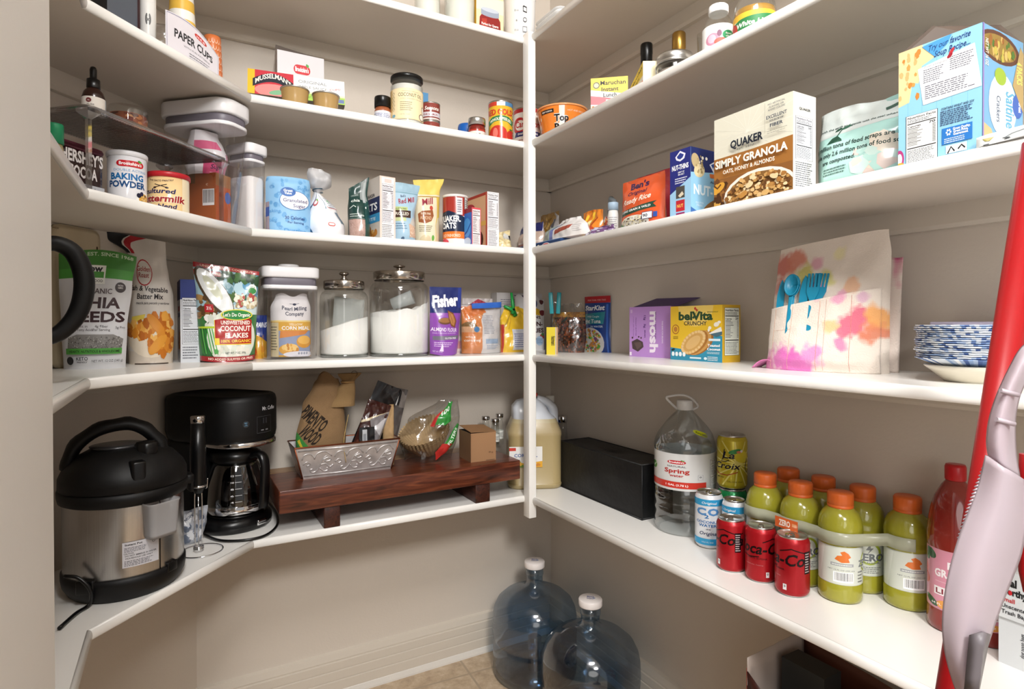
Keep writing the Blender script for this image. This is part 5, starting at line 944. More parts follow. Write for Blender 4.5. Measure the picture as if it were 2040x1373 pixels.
pouch('chia_pouch', 'white and green chia seed pouch beside the black kettle handle', 'pouch', (loc, rz, w, h), .032, 'd9dade', [R(0, .80, 1, 1, '47873a'), R(0, .78, 1, .86, '4f9a40'), T('EST. SINCE 1968', .66, .955, .6, .028, 'cfe0c4', 1), R(.3, .73, .62, .88, 'f2f4f0'), R(.32, .78, .6, .83, '4f9a40'), T('now', .46, .83, .24, .05, '23242a', 2), T('REAL FOOD', .46, .745, .26, .022, '23242a', .6), T('ORGANIC', .5, .65, .46, .045, '55464c', .6), T('CHIA', .54, .53, .66, .09, '3a2226', 1.6), T('SEEDS', .55, .41, .82, .09, '3a2226', 1.6), T('Abundant in', .26, .36, .3, .022, '44383c'), T('Essential Fatty Acids', .28, .33, .44, .022, '44383c'), T('4g Fiber', .62, .36, .2, .022, '44383c'), T('Per Serving', .62, .33, .26, .022, '44383c'), T('3g Pro', .9, .35, .14, .022, '44383c'), E(.84, .71, .075, .045, '4a4346'), T('NON', .84, .72, .07, .014, 'e6e6e6', 1), T('GMO', .84, .7, .07, .014, 'e6e6e6', 1),
    Pg([(.1, .17), (.12, .27), (.25, .3), (.8, .3), (.95, .26), (.93, .17)], '8a8784'), Blob(.12, .17, .93, .28, 260, .007, ['6a6662', 'a9a6a2', '55514e', '97938f', 'c4c2be'], 5, False, .8), R(.08, .13, .94, .18, '4f9a40'), T('HEARTY, NUTRITIOUS & WHOLESOME', .52, .143, .78, .022, '14240f', 1), E(.14, .075, .055, .035, '26262a'), T('KETO', .33, .078, .18, .03, '33333a', .8), T('FRIENDLY', .33, .055, .16, .014, '33333a', .8), T('NET WT. 12 OZ (340 g)', .72, .06, .48, .022, '33333a')],
    m=MATTEFILM, prof=((0, 1, 0), (.35, 1.06, 0), (.75, 1.18, .03), (1, 1.26, .07)), th=((0, .9), (.1, 1), (.5, .7), (.84, .12), (1, .04)), seed=101, wr=.004, top=lambda u: .05*math.sin(u*3.1))
loc, rz, w, h = face(252, 346, 462, 4, 'A', .25, 0)
fr = ['d98a2c', 'e6a444', 'c8741c', 'f0b860', 'b86414']
pouch('batter_mix_bag', 'white batter mix bag with fried fish pictured and a red and black folded neck', 'bag', (loc, rz, w, h), .04, 'd9d4ce', [Pg([(-.0, .84), (.0, 1), (.48, 1), (.16, .9), (.1, .84)], '17171c'), Pg([(.12, .84), (.2, .9), (.5, 1), (.72, 1), (.44, .94), (.28, .89), (.2, .84)], 'b02630'), E(.38, .7, .2, .105, 'b02a30'), E(.38, .7, .18, .095, 'dcd7d1'), T('Golden', .36, .71, .34, .04, '9a2a2e', .8), T('Roast', .36, .66, .26, .04, '9a2a2e', .8), T('Fish & Vegetable', .46, .555, .86, .04, '2a2426', 1, .05, -3), T('Batter Mix', .5, .495, .56, .042, '2a2426', 1, .05), T('mezcla para pescado y verduras', .55, .455, .7, .02, '2a2426', .5, .2), R(0, 0, 1, .1, 'd6cabb'), Pg([(.1, .26), (.12, .36), (.4, .38), (.3, .26)], 'e6cf5a'), E(.52, .2, .5, .15, 'e9dcc8'), Blob(.0, .2, .5, .32, 30, .06, fr, 3, True, .6), Blob(.35, .18, .98, .38, 34, .07, fr, 4, True, .6), Blob(.4, .08, 1.0, .24, 40, .06, fr, 6, True, .6), E(.66, .15, .2, .05, 'e09a38', 18), E(.62, .3, .2, .05, 'd98e30', -20), Ln([(.15, .005), (.9, .005)], .008, '3a2a20', .6)],
    m=MATTEFILM, prof=((0, .96, 0), (.3, 1.04, 0), (.52, 1.0, 0), (.7, .84, -.02), (.82, .82, -.06), (1, 1.5, -.42)), th=((0, .95), (.1, 1), (.55, .85), (.8, .4), (1, .08)), seed=103, wr=.006, top=lambda u: .015-.07*u)
pl = face(360, 399, 557, 4, 'A', .215, 3)
cb = ['c8843c', 'a8602c', 'e0a860', 'b87434']
carton('crumb_box', 'white and navy crumb box with printed facts on its narrow side, behind the coconut flakes', 'box', pl, .11, {'f': 'd6dae0', 'l': 'e6e4e6', 't': '1f2c6a', 'r': 'c8ccd4'}, front=[R(0, .76, 1, 1, '22347f'), NF(.08, .22, 1.0, .78, '', 11, 'dfe3ea'), Tx(.1, .04, .9, .2, 5, '6a6e78', 4)], left=[R(0, .76, 1, 1, '1f2c6a'), T('CRUMBS', .55, .55, .8, .05, '22347f', 1), Blob(.3, .1, 1, .38, 60, .04, cb, 4, True), E(.7, .1, .3, .06, 'd0d4da'), R(.5, .62, .9, .68, 'b03038')])
loc, rz, w, h = face(398, 512, 531, 4, 'A', .25, 0)
gr = ['2f7a3a', '3f9a48', '1f5a2c', '5aae58']
pouch('coconut_pouch', 'red, green and white coconut flakes pouch with a halved coconut pictured', 'pouch', (loc, rz, w, h), .034, '3a7a44', [R(0, .5, 1, .96, '9fc0cc'), Blob(.5, .68, 1, .95, 46, .07, ['24422c', '2f5a34', '4a6a34', '8fb0bc', '5a8a9a'], 3, False, 1.0), E(.72, .78, .12, .08, 'b4d4e0'), E(.8, .82, .06, .05, '5a9ac0'), Pg([(.5, .58), (.9, .66), (1, .62), (1, .5), (.5, .5)], 'cfe0e4'), Blob(0, .86, 1, .95, 40, .05, ['2a4a2c', '3f6a34', '24402a'], 6, False), R(0, .955, 1, 1, 'a0262a'), T('UNSWEETENED COCONUT', .5, .967, .8, .022, 'e6c8b0', .8), R(.0, .885, .4, .935, 'a82a2a'), T('GLUTEN FREE', .26, .897, .32, .024, 'f0e0cc', .8), Blob(0, .45, .34, .68, 50, .05, ['7a5a34', '8f6c40', '5c4226', 'a88452'], 8, False, .6),
    E(.3, .72, .36, .145, '4a3a28', -38), E(.31, .725, .33, .125, 'e0e4e4', -38), E(.27, .77, .18, .06, 'c9ccb4', -38), R(.12, .52, .26, .6, 'b0242c'), T('3½', .19, .545, .08, .035, 'f0e0e0', 1), E(.9, .78, .075, .062, 'f0f4f0'), E(.9, .765, .068, .035, '3f8f4a'), T('USDA', .9, .795, .09, .02, '3f8f4a', 1), Blob(.62, .58, .98, .72, 60, .03, ['e6e0cc', 'c8b894', 'b04a44', 'f2ecdc', 'a89068'], 5, False, .8),
    E(.55, .25, .42, .3, 'dfe6d8'), Blob(.1, .28, .5, .5, 30, .04, ['e6e8e0', 'd6dcd0', 'f0f0ea'], 7, True), Blob(.2, .03, .9, .2, 50, .04, ['e8e6d8', 'd9dccb', 'f2f0e6'], 9, True), Ln([(0, .36), (.3, .365)], .02, 'b8d43a', .6)]+[Ln([(.02+.04*k, .35), (.06+.05*k, .08)], .01, '5fb85a' if k % 2 else '2f8a3a', .6) for k in range(6)]+[
    R(.26, .18, .9, .44, 'f0d040'), Pg([(.27, .25), (.27, .44), (.44, .46), (.84, .46), (.9, .44), (.9, .19), (.34, .19), (.34, .25)], 'b02a26'), E(.64, .495, .27, .058, 'f2e04a'), E(.64, .495, .25, .05, '2f8a44'), T("Let's Do Organic", .64, .478, .46, .038, 'f6f6ee', 1.4), T('UNSWEETENED', .62, .395, .5, .04, 'f6efe6', 1.4), T('COCONUT', .62, .325, .52, .055, 'f6efe6', 1.4), T('FLAKES', .64, .255, .4, .05, 'f6efe6', 1.4), T('100% ORGANIC', .63, .205, .52, .03, 'f2d040', 1.2), E(.28, .11, .04, .026, '5aa85a'), T('NET WT. 7 OZ. 200g', .62, .085, .36, .022, '44504a', .5), R(0, 0, 1, .055, 'a0242a'), T('NO ADDED SULFITES OR PRES', .54, .018, .8, .024, 'f2e0d0', 1.2)],
    prof=((0, .98, 0), (.3, 1.03, .0), (.7, 1.1, .0), (1, 1.18, -.01)), th=((0, .9), (.1, 1), (.5, .75), (.86, .12), (1, .03)), seed=105, wr=.004, top=lambda u: .05-.08*u, bottom=.02)
pl = face(500, 534, 628, 4, 'A', .14)
pouch('snack_pouch', 'small navy and yellow snack pouch peeking out behind the coconut flakes pouch', 'pouch', pl, .02, 'd9a12c', [R(0, .55, 1, 1, '20398a'), Pg([(.4, .55), (1, .55), (1, .38)], '20398a'), T('GRAINS', .55, .72, .8, .12, 'f0f0f4', 1.2, .2), Blob(0, 0, 1, .25, 14, .1, ['c8521f', 'e6b040', 'd98a2c'], 3, False)], seed=107)
pl = face(526, 637, 524, 4, 'A', .215)
n, hb = popbox('meal_keeper', 'square clear keeper with a white push-button lid holding a yellow corn meal bag', pl, .105, .022, .26, cat='container')
loc, rz, w, h = pl
bag = (loc+Vector((.004, .012, .006)), rz, w*.74, hb*.88)
pouch('corn_meal_bag', 'white and yellow corn meal bag standing inside the square clear keeper', 'bag', bag, .035, 'e9e6e6', [R(0, 0, 1, .58, 'e0ac3c'), R(.16, .03, .97, .42, '8f9cba'), R(0, 0, .16, .55, 'd9c9a0'), Tx(.01, .1, .13, .5, 9, '6a6250'), R(0, .56, 1, .585, 'f0d890'), E(.55, .86, .05, .02, '3a3f55'), Ln([(.42, .865), (.68, .865)], .006, '3a3f55', .6), T('Pearl Milling', .55, .75, .62, .062, '2a2f4a', .9), T('Company', .55, .665, .46, .062, '2a2f4a', .9), T('YELLOW', .57, .505, .34, .036, 'f8f0da', .6), T('CORN MEAL', .58, .435, .7, .058, 'ffffff', 1), Pg([(.18, .3), (.2, .42), (.9, .42), (.8, .36)], 'd9893c'), E(.4, .12, .24, .09, 'e0a640'), E(.42, .15, .2, .06, 'f0c878'), Blob(.22, .04, .6, .2, 22, .03, ['c8862a', 'f0cf84', 'e0a848'], 3), E(.78, .24, .2, .1, 'd99a34'), E(.78, .27, .17, .07, 'edb958'), E(.66, .04, .4, .05, 'e6e6ee'), R(.6, .035, .9, .075, 'f0f0f4')]+[E(.64+.07*k, .055, .028, .02, '9fa4b8') for k in range(4)],
      m=PAPER, prof=((0, 1, 0), (.78, 1, 0), (1, .78, .02)), th=((0, .9), (.1, 1), (.75, .9), (1, .3)), seed=109, wr=.004, top=lambda u: .03*math.sin(9*u))
for (a, b, t, d, nk, lb, fl, sl, sd_) in ((637, 734, 541, .155, .80, 'smaller clear glass canister with a nickel lid, half full of white sugar', .50, .10, 3), (736, 855, 527, .165, .82, 'large clear glass canister full of white flour with a nickel lid', .60, .03, 7)):
    loc, rz, r, h = cyl(a, b, t, 4, 'A', d, tr=.25); hg = h*.78 if fl < .55 else h*.81; n = root('glass_canister', lb, 'canister', loc, rz)
    mb = MB(); mb.lathe([(r*.93, 0), (r*.985, .003), (r, .009), (r, hg*.86), (r*.98, hg*.92), (r*.9, hg*.97), (r*nk, hg*.99), (r*nk, hg*1.04)], 56); mb.build('glass_body', GLASS, n)
    mb = MB(); mb.lathe([(r*.94, .001), (r*.99, .004), (r*.99, .008), (r*.9, .009)], 48, cap0=False, cap1=False); mb.build('glass_foot', clear('foot_glass', '9fb0a6', .05, .2, .2), n)
    def ztop(x, y):
        s_ = noise.noise(Vector((x*28, y*28, sd_)))
        return hg*(fl+sl*1.1*(x/r)) + (.010*s_+.006*noise.noise(Vector((x*80, y*80, sd_))) if fl > .55 else .002*s_) + (.03*max(0, (x/r-.4)) if fl > .55 else 0)
    mb = MB(); rr = r*.975; sg = 48; ring = [(rr*math.cos(2*math.pi*k/sg), rr*math.sin(2*math.pi*k/sg)) for k in range(sg)]
    rings = [[(x*.92, y*.92, .006) for x, y in ring], [(x, y, .012) for x, y in ring], [(x, y, ztop(x, y)) for x, y in ring]]
    for q in (.85, .65, .42, .2): rings.append([(x*q, y*q, ztop(x*q, y*q)+.004*(1-q)) for x, y in ring])
    mb.loft(rings, 'f3f1ee', True, True); mb.build('contents', MATTE, n)
    if fl < .55:
        mb = MB(); mb.grid(lambda u, v: (r*(-.5+1.25*u+.1*v), .2*r, hg*(.42+.5*v-.06*u)), 6, 6, 'dfe2e0'); mb.build('paper_slip', frosted('paper_haze', 'e6e8e6', .35, .6), n, solid=.0006)
    else:
        mb = MB(); mb.tube([(-.25*r, -.1*r, hg*.70), (.45*r, -.2*r, hg*.80)], [.016, .02], 16, 'e6e6e6'); mb.build('scoop', frosted('scoop_plastic', 'e9ecec', .35, .2), n)
    z0 = hg*1.02; NK = NICKEL = bpy.data.materials.get('nickel') or mat('nickel', 'b9b2aa', .16, 1)
    mb = MB(); mb.lathe([(r*nk*1.03, z0), (r*nk*1.06, z0+.002), (r*nk*1.06, z0+h*.085), (r*nk*1.03, z0+h*.095), (r*nk*.6, z0+h*.105), (r*.1, z0+h*.11)], 48, cap0=False); mb.build('lid', NK, n)
    mb = MB(); zk = z0+h*.105; kh = h-zk; mb.lathe([(r*.14, zk), (r*.16, zk+kh*.1), (r*.09, zk+kh*.35), (r*.1, zk+kh*.55), (r*.2, zk+kh*.68), (r*.21, zk+kh*.82), (r*.16, zk+kh*.96), (r*.03, zk+kh)], 28, cap0=False); mb.build('knob', NK, n)
pl = face(863, 926, 571, 4, 'A', .25, -3)
pouch('almond_flour_pouch', 'purple and navy almond flour pouch with almonds pictured, beside the large glass canister', 'pouch', pl, .03, '8a4aa8', [R(0, .62, 1, 1, '1f2c6a'), Pg([(0, .62), (0, .56), (.5, .63), (1, .66), (1, .62)], '1f2c6a'), T('Fisher', .48, .72, .82, .17, 'f4f2f6', 2.4, .1, 5), E(.42, .5, .22, .05, '6a4228'), E(.42, .51, .19, .035, '9a6a3c'), Pg([(.5, .66), (.68, .62), (.8, .5), (.76, .4), (.62, .43), (.52, .52)], '7a4a2c'), Pg([(.53, .64), (.66, .6), (.75, .5), (.72, .43), (.63, .46), (.55, .54)], 'b07a48'), Ln([(.56, .62), (.68, .46)], .008, '7a4a2c', .6), T('ALMOND FLOUR', .42, .35, .82, .055, 'f0e6f4', .6, 0, -2), T('FINELY GROUND BLANCHED', .42, .315, .74, .02, 'd8c0e4'), Pg([(.05, .22), (.9, .24), (.9, .29), (.05, .28)], '6f6a78'), T('GLUTEN FREE', .6, .24, .4, .025, 'e0d8e6', 1), Tx(.08, .12, .7, .2, 3, 'd8c0e4'), Pg([(.24, .06), (.32, .18), (.38, .06)], 'e8d8f0'), T('NET WT 16 OZ', .2, .04, .3, .022, 'e0d0ea'), Pg([(.86, .7), (.9, 1), (1, 1), (1, .7)], '2a3a86')],
    prof=((0, .86, -.06), (.3, .93, -.03), (.7, 1.0, .01), (1, 1.02, .01)), seed=111, wr=.003, bottom=.03)
pl = face(903, 932, 655, 4, 'A', .15); pouch('small_packet', 'small pink and white packet wedged between the purple pouch and the orange packet', 'packet', pl, .015, 'd9c4c0', [R(0, .2, .8, .5, 'c88a8a'), R(0, .55, 1, .7, 'ece6e4')], seed=113)
loc, rz, w, h = face(928, 1010, 606, 4, 'A', .205)
P_ = pouch_fn(w, h, .038, wr=.006, seed=115, sc=30, th=((0, .8), (.2, 1), (.7, .8), (1, .1)), top=lambda u: .06*u)
n = root('zipper_bag', 'clear zipper bag with a blue zip strip wrapped about an orange packet', 'bag', loc, rz)
mb = MB(); mb.grid(lambda u, v: P_(u, v, -1, .002), 20, 20); mb.grid(lambda u, v: P_(u, v, 1, .002), 20, 20, flip=True); mb.build('clear_film', BAGFILM, n)
mb = MB(); mb.grid(lambda u, v: P_(.25+.75*u, .90+.1*v, -1, .003), 14, 3, '2f62b8'); mb.build('zip_strip', FILM, n)
o = pouch('corn_meal_packet', 'orange and white corn meal packet inside the clear zipper bag', 'packet', (loc+Vector((0, .004, .001)), rz, w*.95, h*.97), .033, 'e6e2e2', [Pg([(0, 0), (0, .98), (.3, 1), (.6, .92), (.45, .7), (.4, 0)], 'e08a48'), Pg([(0, .98), (.1, .72), (.62, .86), (.55, .95), (.3, 1)], 'e8803a'), E(.15, .56, .16, .1, '8a6a3a'), R(0, .44, .4, .56, 'e6b48a'), E(.3, .5, .07, .06, '3f86c0'), T('white', .15, .33, .2, .04, 'f6e2d0', .5), T('corn meal', .2, .25, .34, .055, 'f8ece0', 1), Tx(.48, .4, .78, .8, 12, '9aa0b0', 4), R(.5, .2, .85, .3, 'a9c0dc'), Tx(.52, .08, .85, .18, 3, '8aa0c0')], seed=117, wr=.008, sc=34)
pl = face(930, 990, 594, 4, 'A', .10); pouch('red_white_bag', 'crumpled red and white bag top showing behind the clear zipper bag', 'bag', pl, .03, 'dcd4d4', [Ln([(.1, .8), (.5, .95), (.9, .85)], .08, 'c0485a'), R(.55, .75, 1, .92, 'd86a74'), R(0, 0, 1, .5, 'c86a6a')], seed=119, wr=.01, sc=44)
pl = face(1000, 1075, 610, 4, 'A', .165, 0)
loc, rz, w, h = pl
pouch('yellow_bag', 'yellow plastic bag pinched shut by the green clip, behind the white post', 'bag', pl, .035, 'd9b02c', [R(.3, .05, .75, .5, 'c9ccd6'), Tx(.34, .1, .7, .42, 7, '6a70a0'), R(0, 0, .1, .6, 'b03a30'), Ln([(.1, .55), (.3, .8), (.35, 1)], .04, 'a8862a'), Ln([(.2, .5), (.42, .95)], .03, 'c89a2a'), R(.8, 0, 1, .3, 'f0c93a'), Ln([(.4, .95), (.5, .8)], .1, 'd97a3a')], prof=((0, 1, 0), (.6, .9, 0), (1, .4, -.1)), wr=.009, sc=40, seed=121)
cl = loc+Vector((-.016, .026, h-.012)); n = root('bag_clip', 'bright green plastic bag clip standing up on the yellow bag', 'clip', cl, 0)
GR = mat('green_plastic', '178a3c', .35)
mb = MB(); mb.tube([(0, 0, -.012), (.002, 0, .012), (-.004, 0, .055)], [.007, .006, .004], 8); mb.build('clip_arm', GR, n)
mb = MB(); mb.tube([(.012, .004, -.018), (.004, .002, .0), (-.03, 0, .012)], [.008, .007, .004], 8); mb.build('clip_arm', GR, n)
mb = MB(); mb.tube([(.002, -.007, .002), (.002, .009, .002)], .004, 10); mb.build('hinge_pin', BLACKPL, n)
pl = face(990, 1080, 584, 4, 'A', .047); carton('snack_box', 'pale grey box with small print, behind the yellow bag and white post', 'box', pl, .04, {'f': 'c9c6c6', 't': 'aaa6a4'}, front=[Tx(.08, .75, .5, .9, 4, '8a8890'), Pg([(.36, .96), (.55, .88), (.75, .96)], '3a2a5a'), Tx(.6, .5, .98, .7, 4, '8a8890', 3)])
pl = face(1030, 1089, 592, 4, 'A', .085, 6)
pouch('raisin_pouch', 'white pouch with maroon berries and a yellow band, right behind the post and yeast strip', 'pouch', pl, .013, 'dcdcde', [R(0, .66, .84, .78, 'e2b82c'), E(.62, .86, .12, .09, '22407a'), T('RAISINS', .5, .6, .7, .05, '4a2a2a', 1.4), T('SUN-', .66, .46, .5, .08, '3f1f22', 1.8), T('DRIES', .66, .34, .56, .08, '3f1f22', 1.8), E(.92, .72, .1, .06, '7a2430'), E(.9, .95, .08, .05, '5a1f28'), E(.88, .26, .1, .05, 'b03a3a'), E(.9, .3, .06, .03, '4a8a4a'), E(.78, .18, .15, .09, 'a9c4de'), Tx(.66, .13, .9, .23, 4, '4a70a0'), R(0, 0, .6, .18, 'e2b82c'), E(.5, .22, .15, .07, '8a4a2a')], prof=((0, 1, 0), (1, .98, .0)), top=lambda u: .05*math.sin(12*u), seed=123)
pl = face(1086, 1106, 652, 4, 'B', .225, 40); loc, rz, w, h = pl
for i in range(3):
    c = carton('yeast_packet', ('yellow yeast packet at the front of the little strip beside the brown bag', 'cream yeast packet in the middle of the little strip beside the brown bag', 'orange edged yeast packet at the back of the little strip beside the brown bag')[i], 'packet', (loc+Vector((.0015*i+.007*i*math.sin(rz)*-1, .007*i*math.cos(rz), 0)), rz, w, h), .005, {'f': ('d9c43a', 'd9cfae', 'c87a2c')[i], 'l': 'b89a2a', 'r': 'e6dcc4', 't': 'e6dfcf'}, front=[R(0, 0, .14, 1, '1f1a1a'), T("Fleischmann's", .62, .5, .9, .16, '2a1f1a', 1.2, 0, -90)] if i == 0 else [], group='strip of yeast packets')
loc, rz, w, h = face(1090, 1157, 604, 4, 'B', .125, 30)
P_ = pouch_fn(w, h, .036, wr=.010, seed=125, sc=40, th=((0, .8), (.2, 1), (.6, .9), (1, .2)), prof=((0, .9, 0), (.3, 1.02, 0), (.8, .95, 0), (1, .6, .1)))
n = root('dried_fruit_bag', 'clear bag of dark brown dried fruit closed by a teal clip, before the tuna pouch', 'bag', loc, rz)
bc = ['3a2018', '4f2a1c', '241410', '6a3a24', '2f1a14', '8a4a2c']; rd = random.Random(9)
mb = MB(); mb.grid(lambda u, v: P_(u, v*.82, -1, -.003), 26, 24, lambda u, v: rd.choice(bc) if v < .86 else rd.choice(('b8802c', '9a6424', 'c8942f'))); mb.grid(lambda u, v: P_(u, v*.82, 1, -.003), 20, 20, '2f1a14', flip=True); mb.build('dried_fruit', GLOSS, n)
mb = MB(); mb.grid(lambda u, v: P_(u, v, -1, .002), 22, 22); mb.grid(lambda u, v: P_(u, v, 1, .002), 22, 22, flip=True); mb.build('clear_film', BAGFILM, n)
TEAL = mat('teal_plastic', '2f9aa4', .3); cl = Vector((loc.x-.012, loc.y+.03, loc.z+h-.008)); c = root('bag_clip', 'teal plastic spring clip with two upright arms on the brown bag', 'clip', cl, -.6)
for s in (-1, 1):
    mb = MB(); mb.rbox(-.0065, -.004, -.024, .0065, .004, .042, .003, M=Matrix.Translation((s*.011, 0, 0)) @ Matrix.Rotation(s*.06, 4, 'Y')); mb.build('clip_arm', TEAL, c)
mb = MB(); mb.tube([(-.016, 0, .004), (0, 0, .012), (.016, 0, .004)], .0022, 8); mb.build('spring', CHROME, c)
pl = face(1160, 1211, 590, 4, 'B', .026, 10)
sal = ['5a9a3a', '8ac05a', 'e0952c', 'c8884a', '7a4a7a', 'b89a7a', 'e6b04a', 'a06a4a']
pouch('tuna_pouch', 'blue tuna pouch with a red top band and a salad pictured', 'pouch', pl, .012, '1b3f8a', [R(0, .88, 1, 1, 'b0202a'), T('FOR TUNA. FOR TWO', .5, .915, .7, .03, 'e0b0b0', .6), Pg([(0, .5), (0, .68), (.86, .72), (.8, .5)], '2f8a9a'), T('StarKist', .44, .75, .78, .085, 'f4f4f6', 1.6, .25), T('Wild Caught', .4, .62, .5, .035, 'd9ecf0', .4), T('Light Tuna', .32, .52, .78, .07, 'f4f4f6', .8), T('IN WATER', .56, .44, .46, .035, 'd0e0f2', 1), E(.3, .18, .52, .26, 'd6d4d2'), Grp([Blob(0, 0, 1, 1, 90, .06, sal, 4, True, 1)], -.1, 0, .72, .4), R(.9, 0, .96, .85, '3a68c0')], prof=((0, 1.05, 0), (.1, 1, 0), (.9, 1, 0), (1, 1, 0)), th=((0, .3), (.3, 1), (.8, .7), (1, .1)), seed=127)
# ---------------------------------------------------------------- fourth shelf, side run
pl = face(1254, 1336, 611, 4, 'B', .085, 7); loc, rz, w, h = pl
o = carton('bar_box', 'lilac snack bar box with its purple lid standing open beside the yellow biscuit box', 'box', pl, .075, {'f': 'b98bcf', 't': '3f2a66', 'l': 'b083c8', 'r': 'a87cc0'}, front=[T('mosh', .52, .5, .78, .2, 'f4eaf8', 2, 0, -90), T('BRAIN + BODY FUEL', .64, .62, .52, .025, '5a2f7a', .8, 0, -90), T('12g', .37, .78, .09, .05, '5a2f7a', 1, 0, -90), T('3g', .37, .62, .08, .05, '5a2f7a', 1, 0, -90), T('BRAIN', .38, .46, .14, .03, '5a2f7a', 1, 0, -90), T('THE BAR FOR BRAINS', .8, .5, .42, .03, 'efe0f4', .6, 0, -90), T('PEANUT BUTTER', .16, .6, .36, .02, '6a3f8a', .4, 0, -90), T('crunch with chocolate', .1, .6, .4, .018, '6a3f8a', .2, 0, -90), Pg([(.06, .3), (.2, .36), (.34, .3), (.36, .2), (.22, .1), (.08, .16)], '4a3a3c'), Pg([(.12, .28), (.3, .3), (.32, .22), (.2, .14)], '5f4c4a'), E(.08, .38, .02, .02, '4a2a2c'), E(.24, .4, .02, .015, '3a2024'), E(.3, .38, .015, .02, '4a2a2c'), R(.01, .02, .06, .09, 'f4eaf8'), R(.03, .88, .08, .95, 'd4b0e0')])
f = flap(o, 'lid_flap', [(-w/2+.002, .012, h), (w/2+.012, .012, h), (w/2+.035, .075, h+.022), (-w/2+.03, .075, h+.024)], '46306e')
pl = face(1336, 1439, 609, 4, 'B', .105, 0)
fr = [R(0, 0, 1, 1, 'e6bd2c'), E(.5, .98, .34, .36, 'efcf6a'), Pg([(0, 0), (0, .23), (.3, .2), (.62, .3), (.8, .48), (1, .46), (1, 0)], '2f8fae'), T('belVita', .5, .745, .66, .15, '234a2c', 2.2), Pg([(.44, .78), (.5, .86), (.58, .95), (.51, .86), (.48, .76)], '234a2c'), E(.53, .92, .02, .025, 'c8402e', 30), E(.5, .95, .02, .025, 'c8402e', -10), T('BREAKFAST', .83, .87, .2, .02, '234a2c', .6), T('CRUNCHY', .5, .645, .44, .075, '2a2a24', 1.2), E(.60, .33, .29, .17, '9a6428', 40), E(.56, .33, .29, .17, 'c89650', 40), E(.50, .33, .29, .17, 'a8702f', 40), E(.46, .335, .285, .165, 'd9ae6a', 40), E(.46, .335, .22, .12, 'cfa05a', 40), E(.46, .335, .17, .085, 'dcb474', 40)]
for k in range(22): a = 2*math.pi*k/22; x, y = .255*math.cos(a), .142*math.sin(a); fr.append(E(.46+x*.766-y*.643, .335+x*.643+y*.766, .024, .024, 'e6c48a'))
fr += [E(.11, .57, .075, .09, 'a8642c'), E(.11, .57, .06, .072, 'e6bd2c'), E(.11, .57, .04, .05, 'b8782f'), T('WHOLE', .11, .42, .1, .02, '7a5a14', 1), T('GRAINS', .11, .39, .1, .02, '7a5a14', 1), Pg([(.76, .5), (.98, .62), (1, .54), (.9, .46)], 'efece4'), Pg([(.78, .49), (1, .54), (1, .48), (.9, .44)], '4a6a78'), E(.78, .6, .03, .03, 'f2ecdc'), E(.9, .66, .05, .04, 'f2ecdc', 20), E(.76, .56, .02, .03, 'f2ecdc'), E(.95, .7, .03, .025, 'f2ecdc'), T('Toasted', .85, .27, .22, .045, 'ffffff', 1.4), T('Coconut', .85, .205, .24, .045, 'ffffff', 1.4), Tx(.73, .14, .97, .18, 2, 'dceef4', 4), R(.76, .37, .97, .41, 'dceef4')]+[Pill(.03+.075*k, .07, .09+.075*k, .15, 'f0f6f8') for k in range(4)]+[R(.4, .04, .62, .07, 'dceef4'), E(.7, .055, .03, .025, 'dceef4'), Tx(.74, .02, .97, .1, 3, 'f0f6f8', 6), E(.06, .19, .04, .02, '1a2a2c', 20)]
carton('biscuit_box', 'yellow and teal breakfast biscuit box with oval biscuits pictured', 'box', pl, .058, {'f': 'e6bd2c', 'r': 'c9a02a', 't': 'd9b42c', 'l': 'd9b02c'}, front=fr, right=[NF(.12, .12, .94, .95, '230', 13, 'd9dccf', '3a3a2a')])
# tie-dyed utensil wrap
pl = face(1512, 1748, 484, 4, 'B', .17, 12); loc, rz, w, h = pl
spots = [(.22, .10, .13, 'd667b4'), (.36, .05, .15, 'd667b4'), (.05, .04, .12, 'd67ab0'), (.50, .14, .10, 'd88ac0'), (.80, .38, .13, 'd8607c'), (.72, .32, .08, 'dc7088'), (.70, .22, .07, 'd880a8'), (.95, .42, .10, 'e6a25a'), (.92, .30, .08, 'd88060'), (.62, .36, .06, 'eac08a'), (.08, .84, .14, 'c86a5c'), (.20, .88, .10, 'd0806a'), (.06, .68, .07, 'd09088'), (.32, .76, .10, 'c9c06a'), (.52, .72, .08, 'd2cc86'), (.42, .84, .06, 'd8a0b0'), (.74, .66, .07, 'e6b896'), (.66, .56, .06, 'e2a0bc'), (.45, .64, .07, 'd88ab0'), (.60, .90, .06, 'e6dcae'), (.85, .56, .05, 'd8b0c4')]
def dye(u, v):
    c = Vector(C('e4d8cc'))
    for x, y, r, k in spots:
        d = math.hypot((u-x)*w/h*1.0, v-y)/r + .55*noise.noise(Vector((u*11+x*9, v*11, y*7)))+.25*noise.noise(Vector((u*30, v*30, x*9)))
        if d < 1: t = min(1, (1-d)*2.2); c = c.lerp(Vector(C(k)), t*.92)
    return tuple(c)
CLOTH = mat('cotton_cloth', rough=.85, vc=True, bump=(420, .5, 2), sheen=.2)
n = root('utensil_wrap', 'tie-dyed pink and orange cloth utensil wrap leaning on the wall', 'cloth wrap', loc, rz)
P_ = pouch_fn(w, h, .05, prof=((0, 1.05, -.01), (.15, 1.02, 0), (.55, 1.0, .0), (.85, .98, .01), (1, .93, .01)), th=((0, .8), (.1, 1), (.6, .7), (1, .22)), lean=.10, wr=.006, seed=131, sc=13, top=lambda u: .01+.09*u-.05*max(0, u-.85)*7*max(0, u-.85))
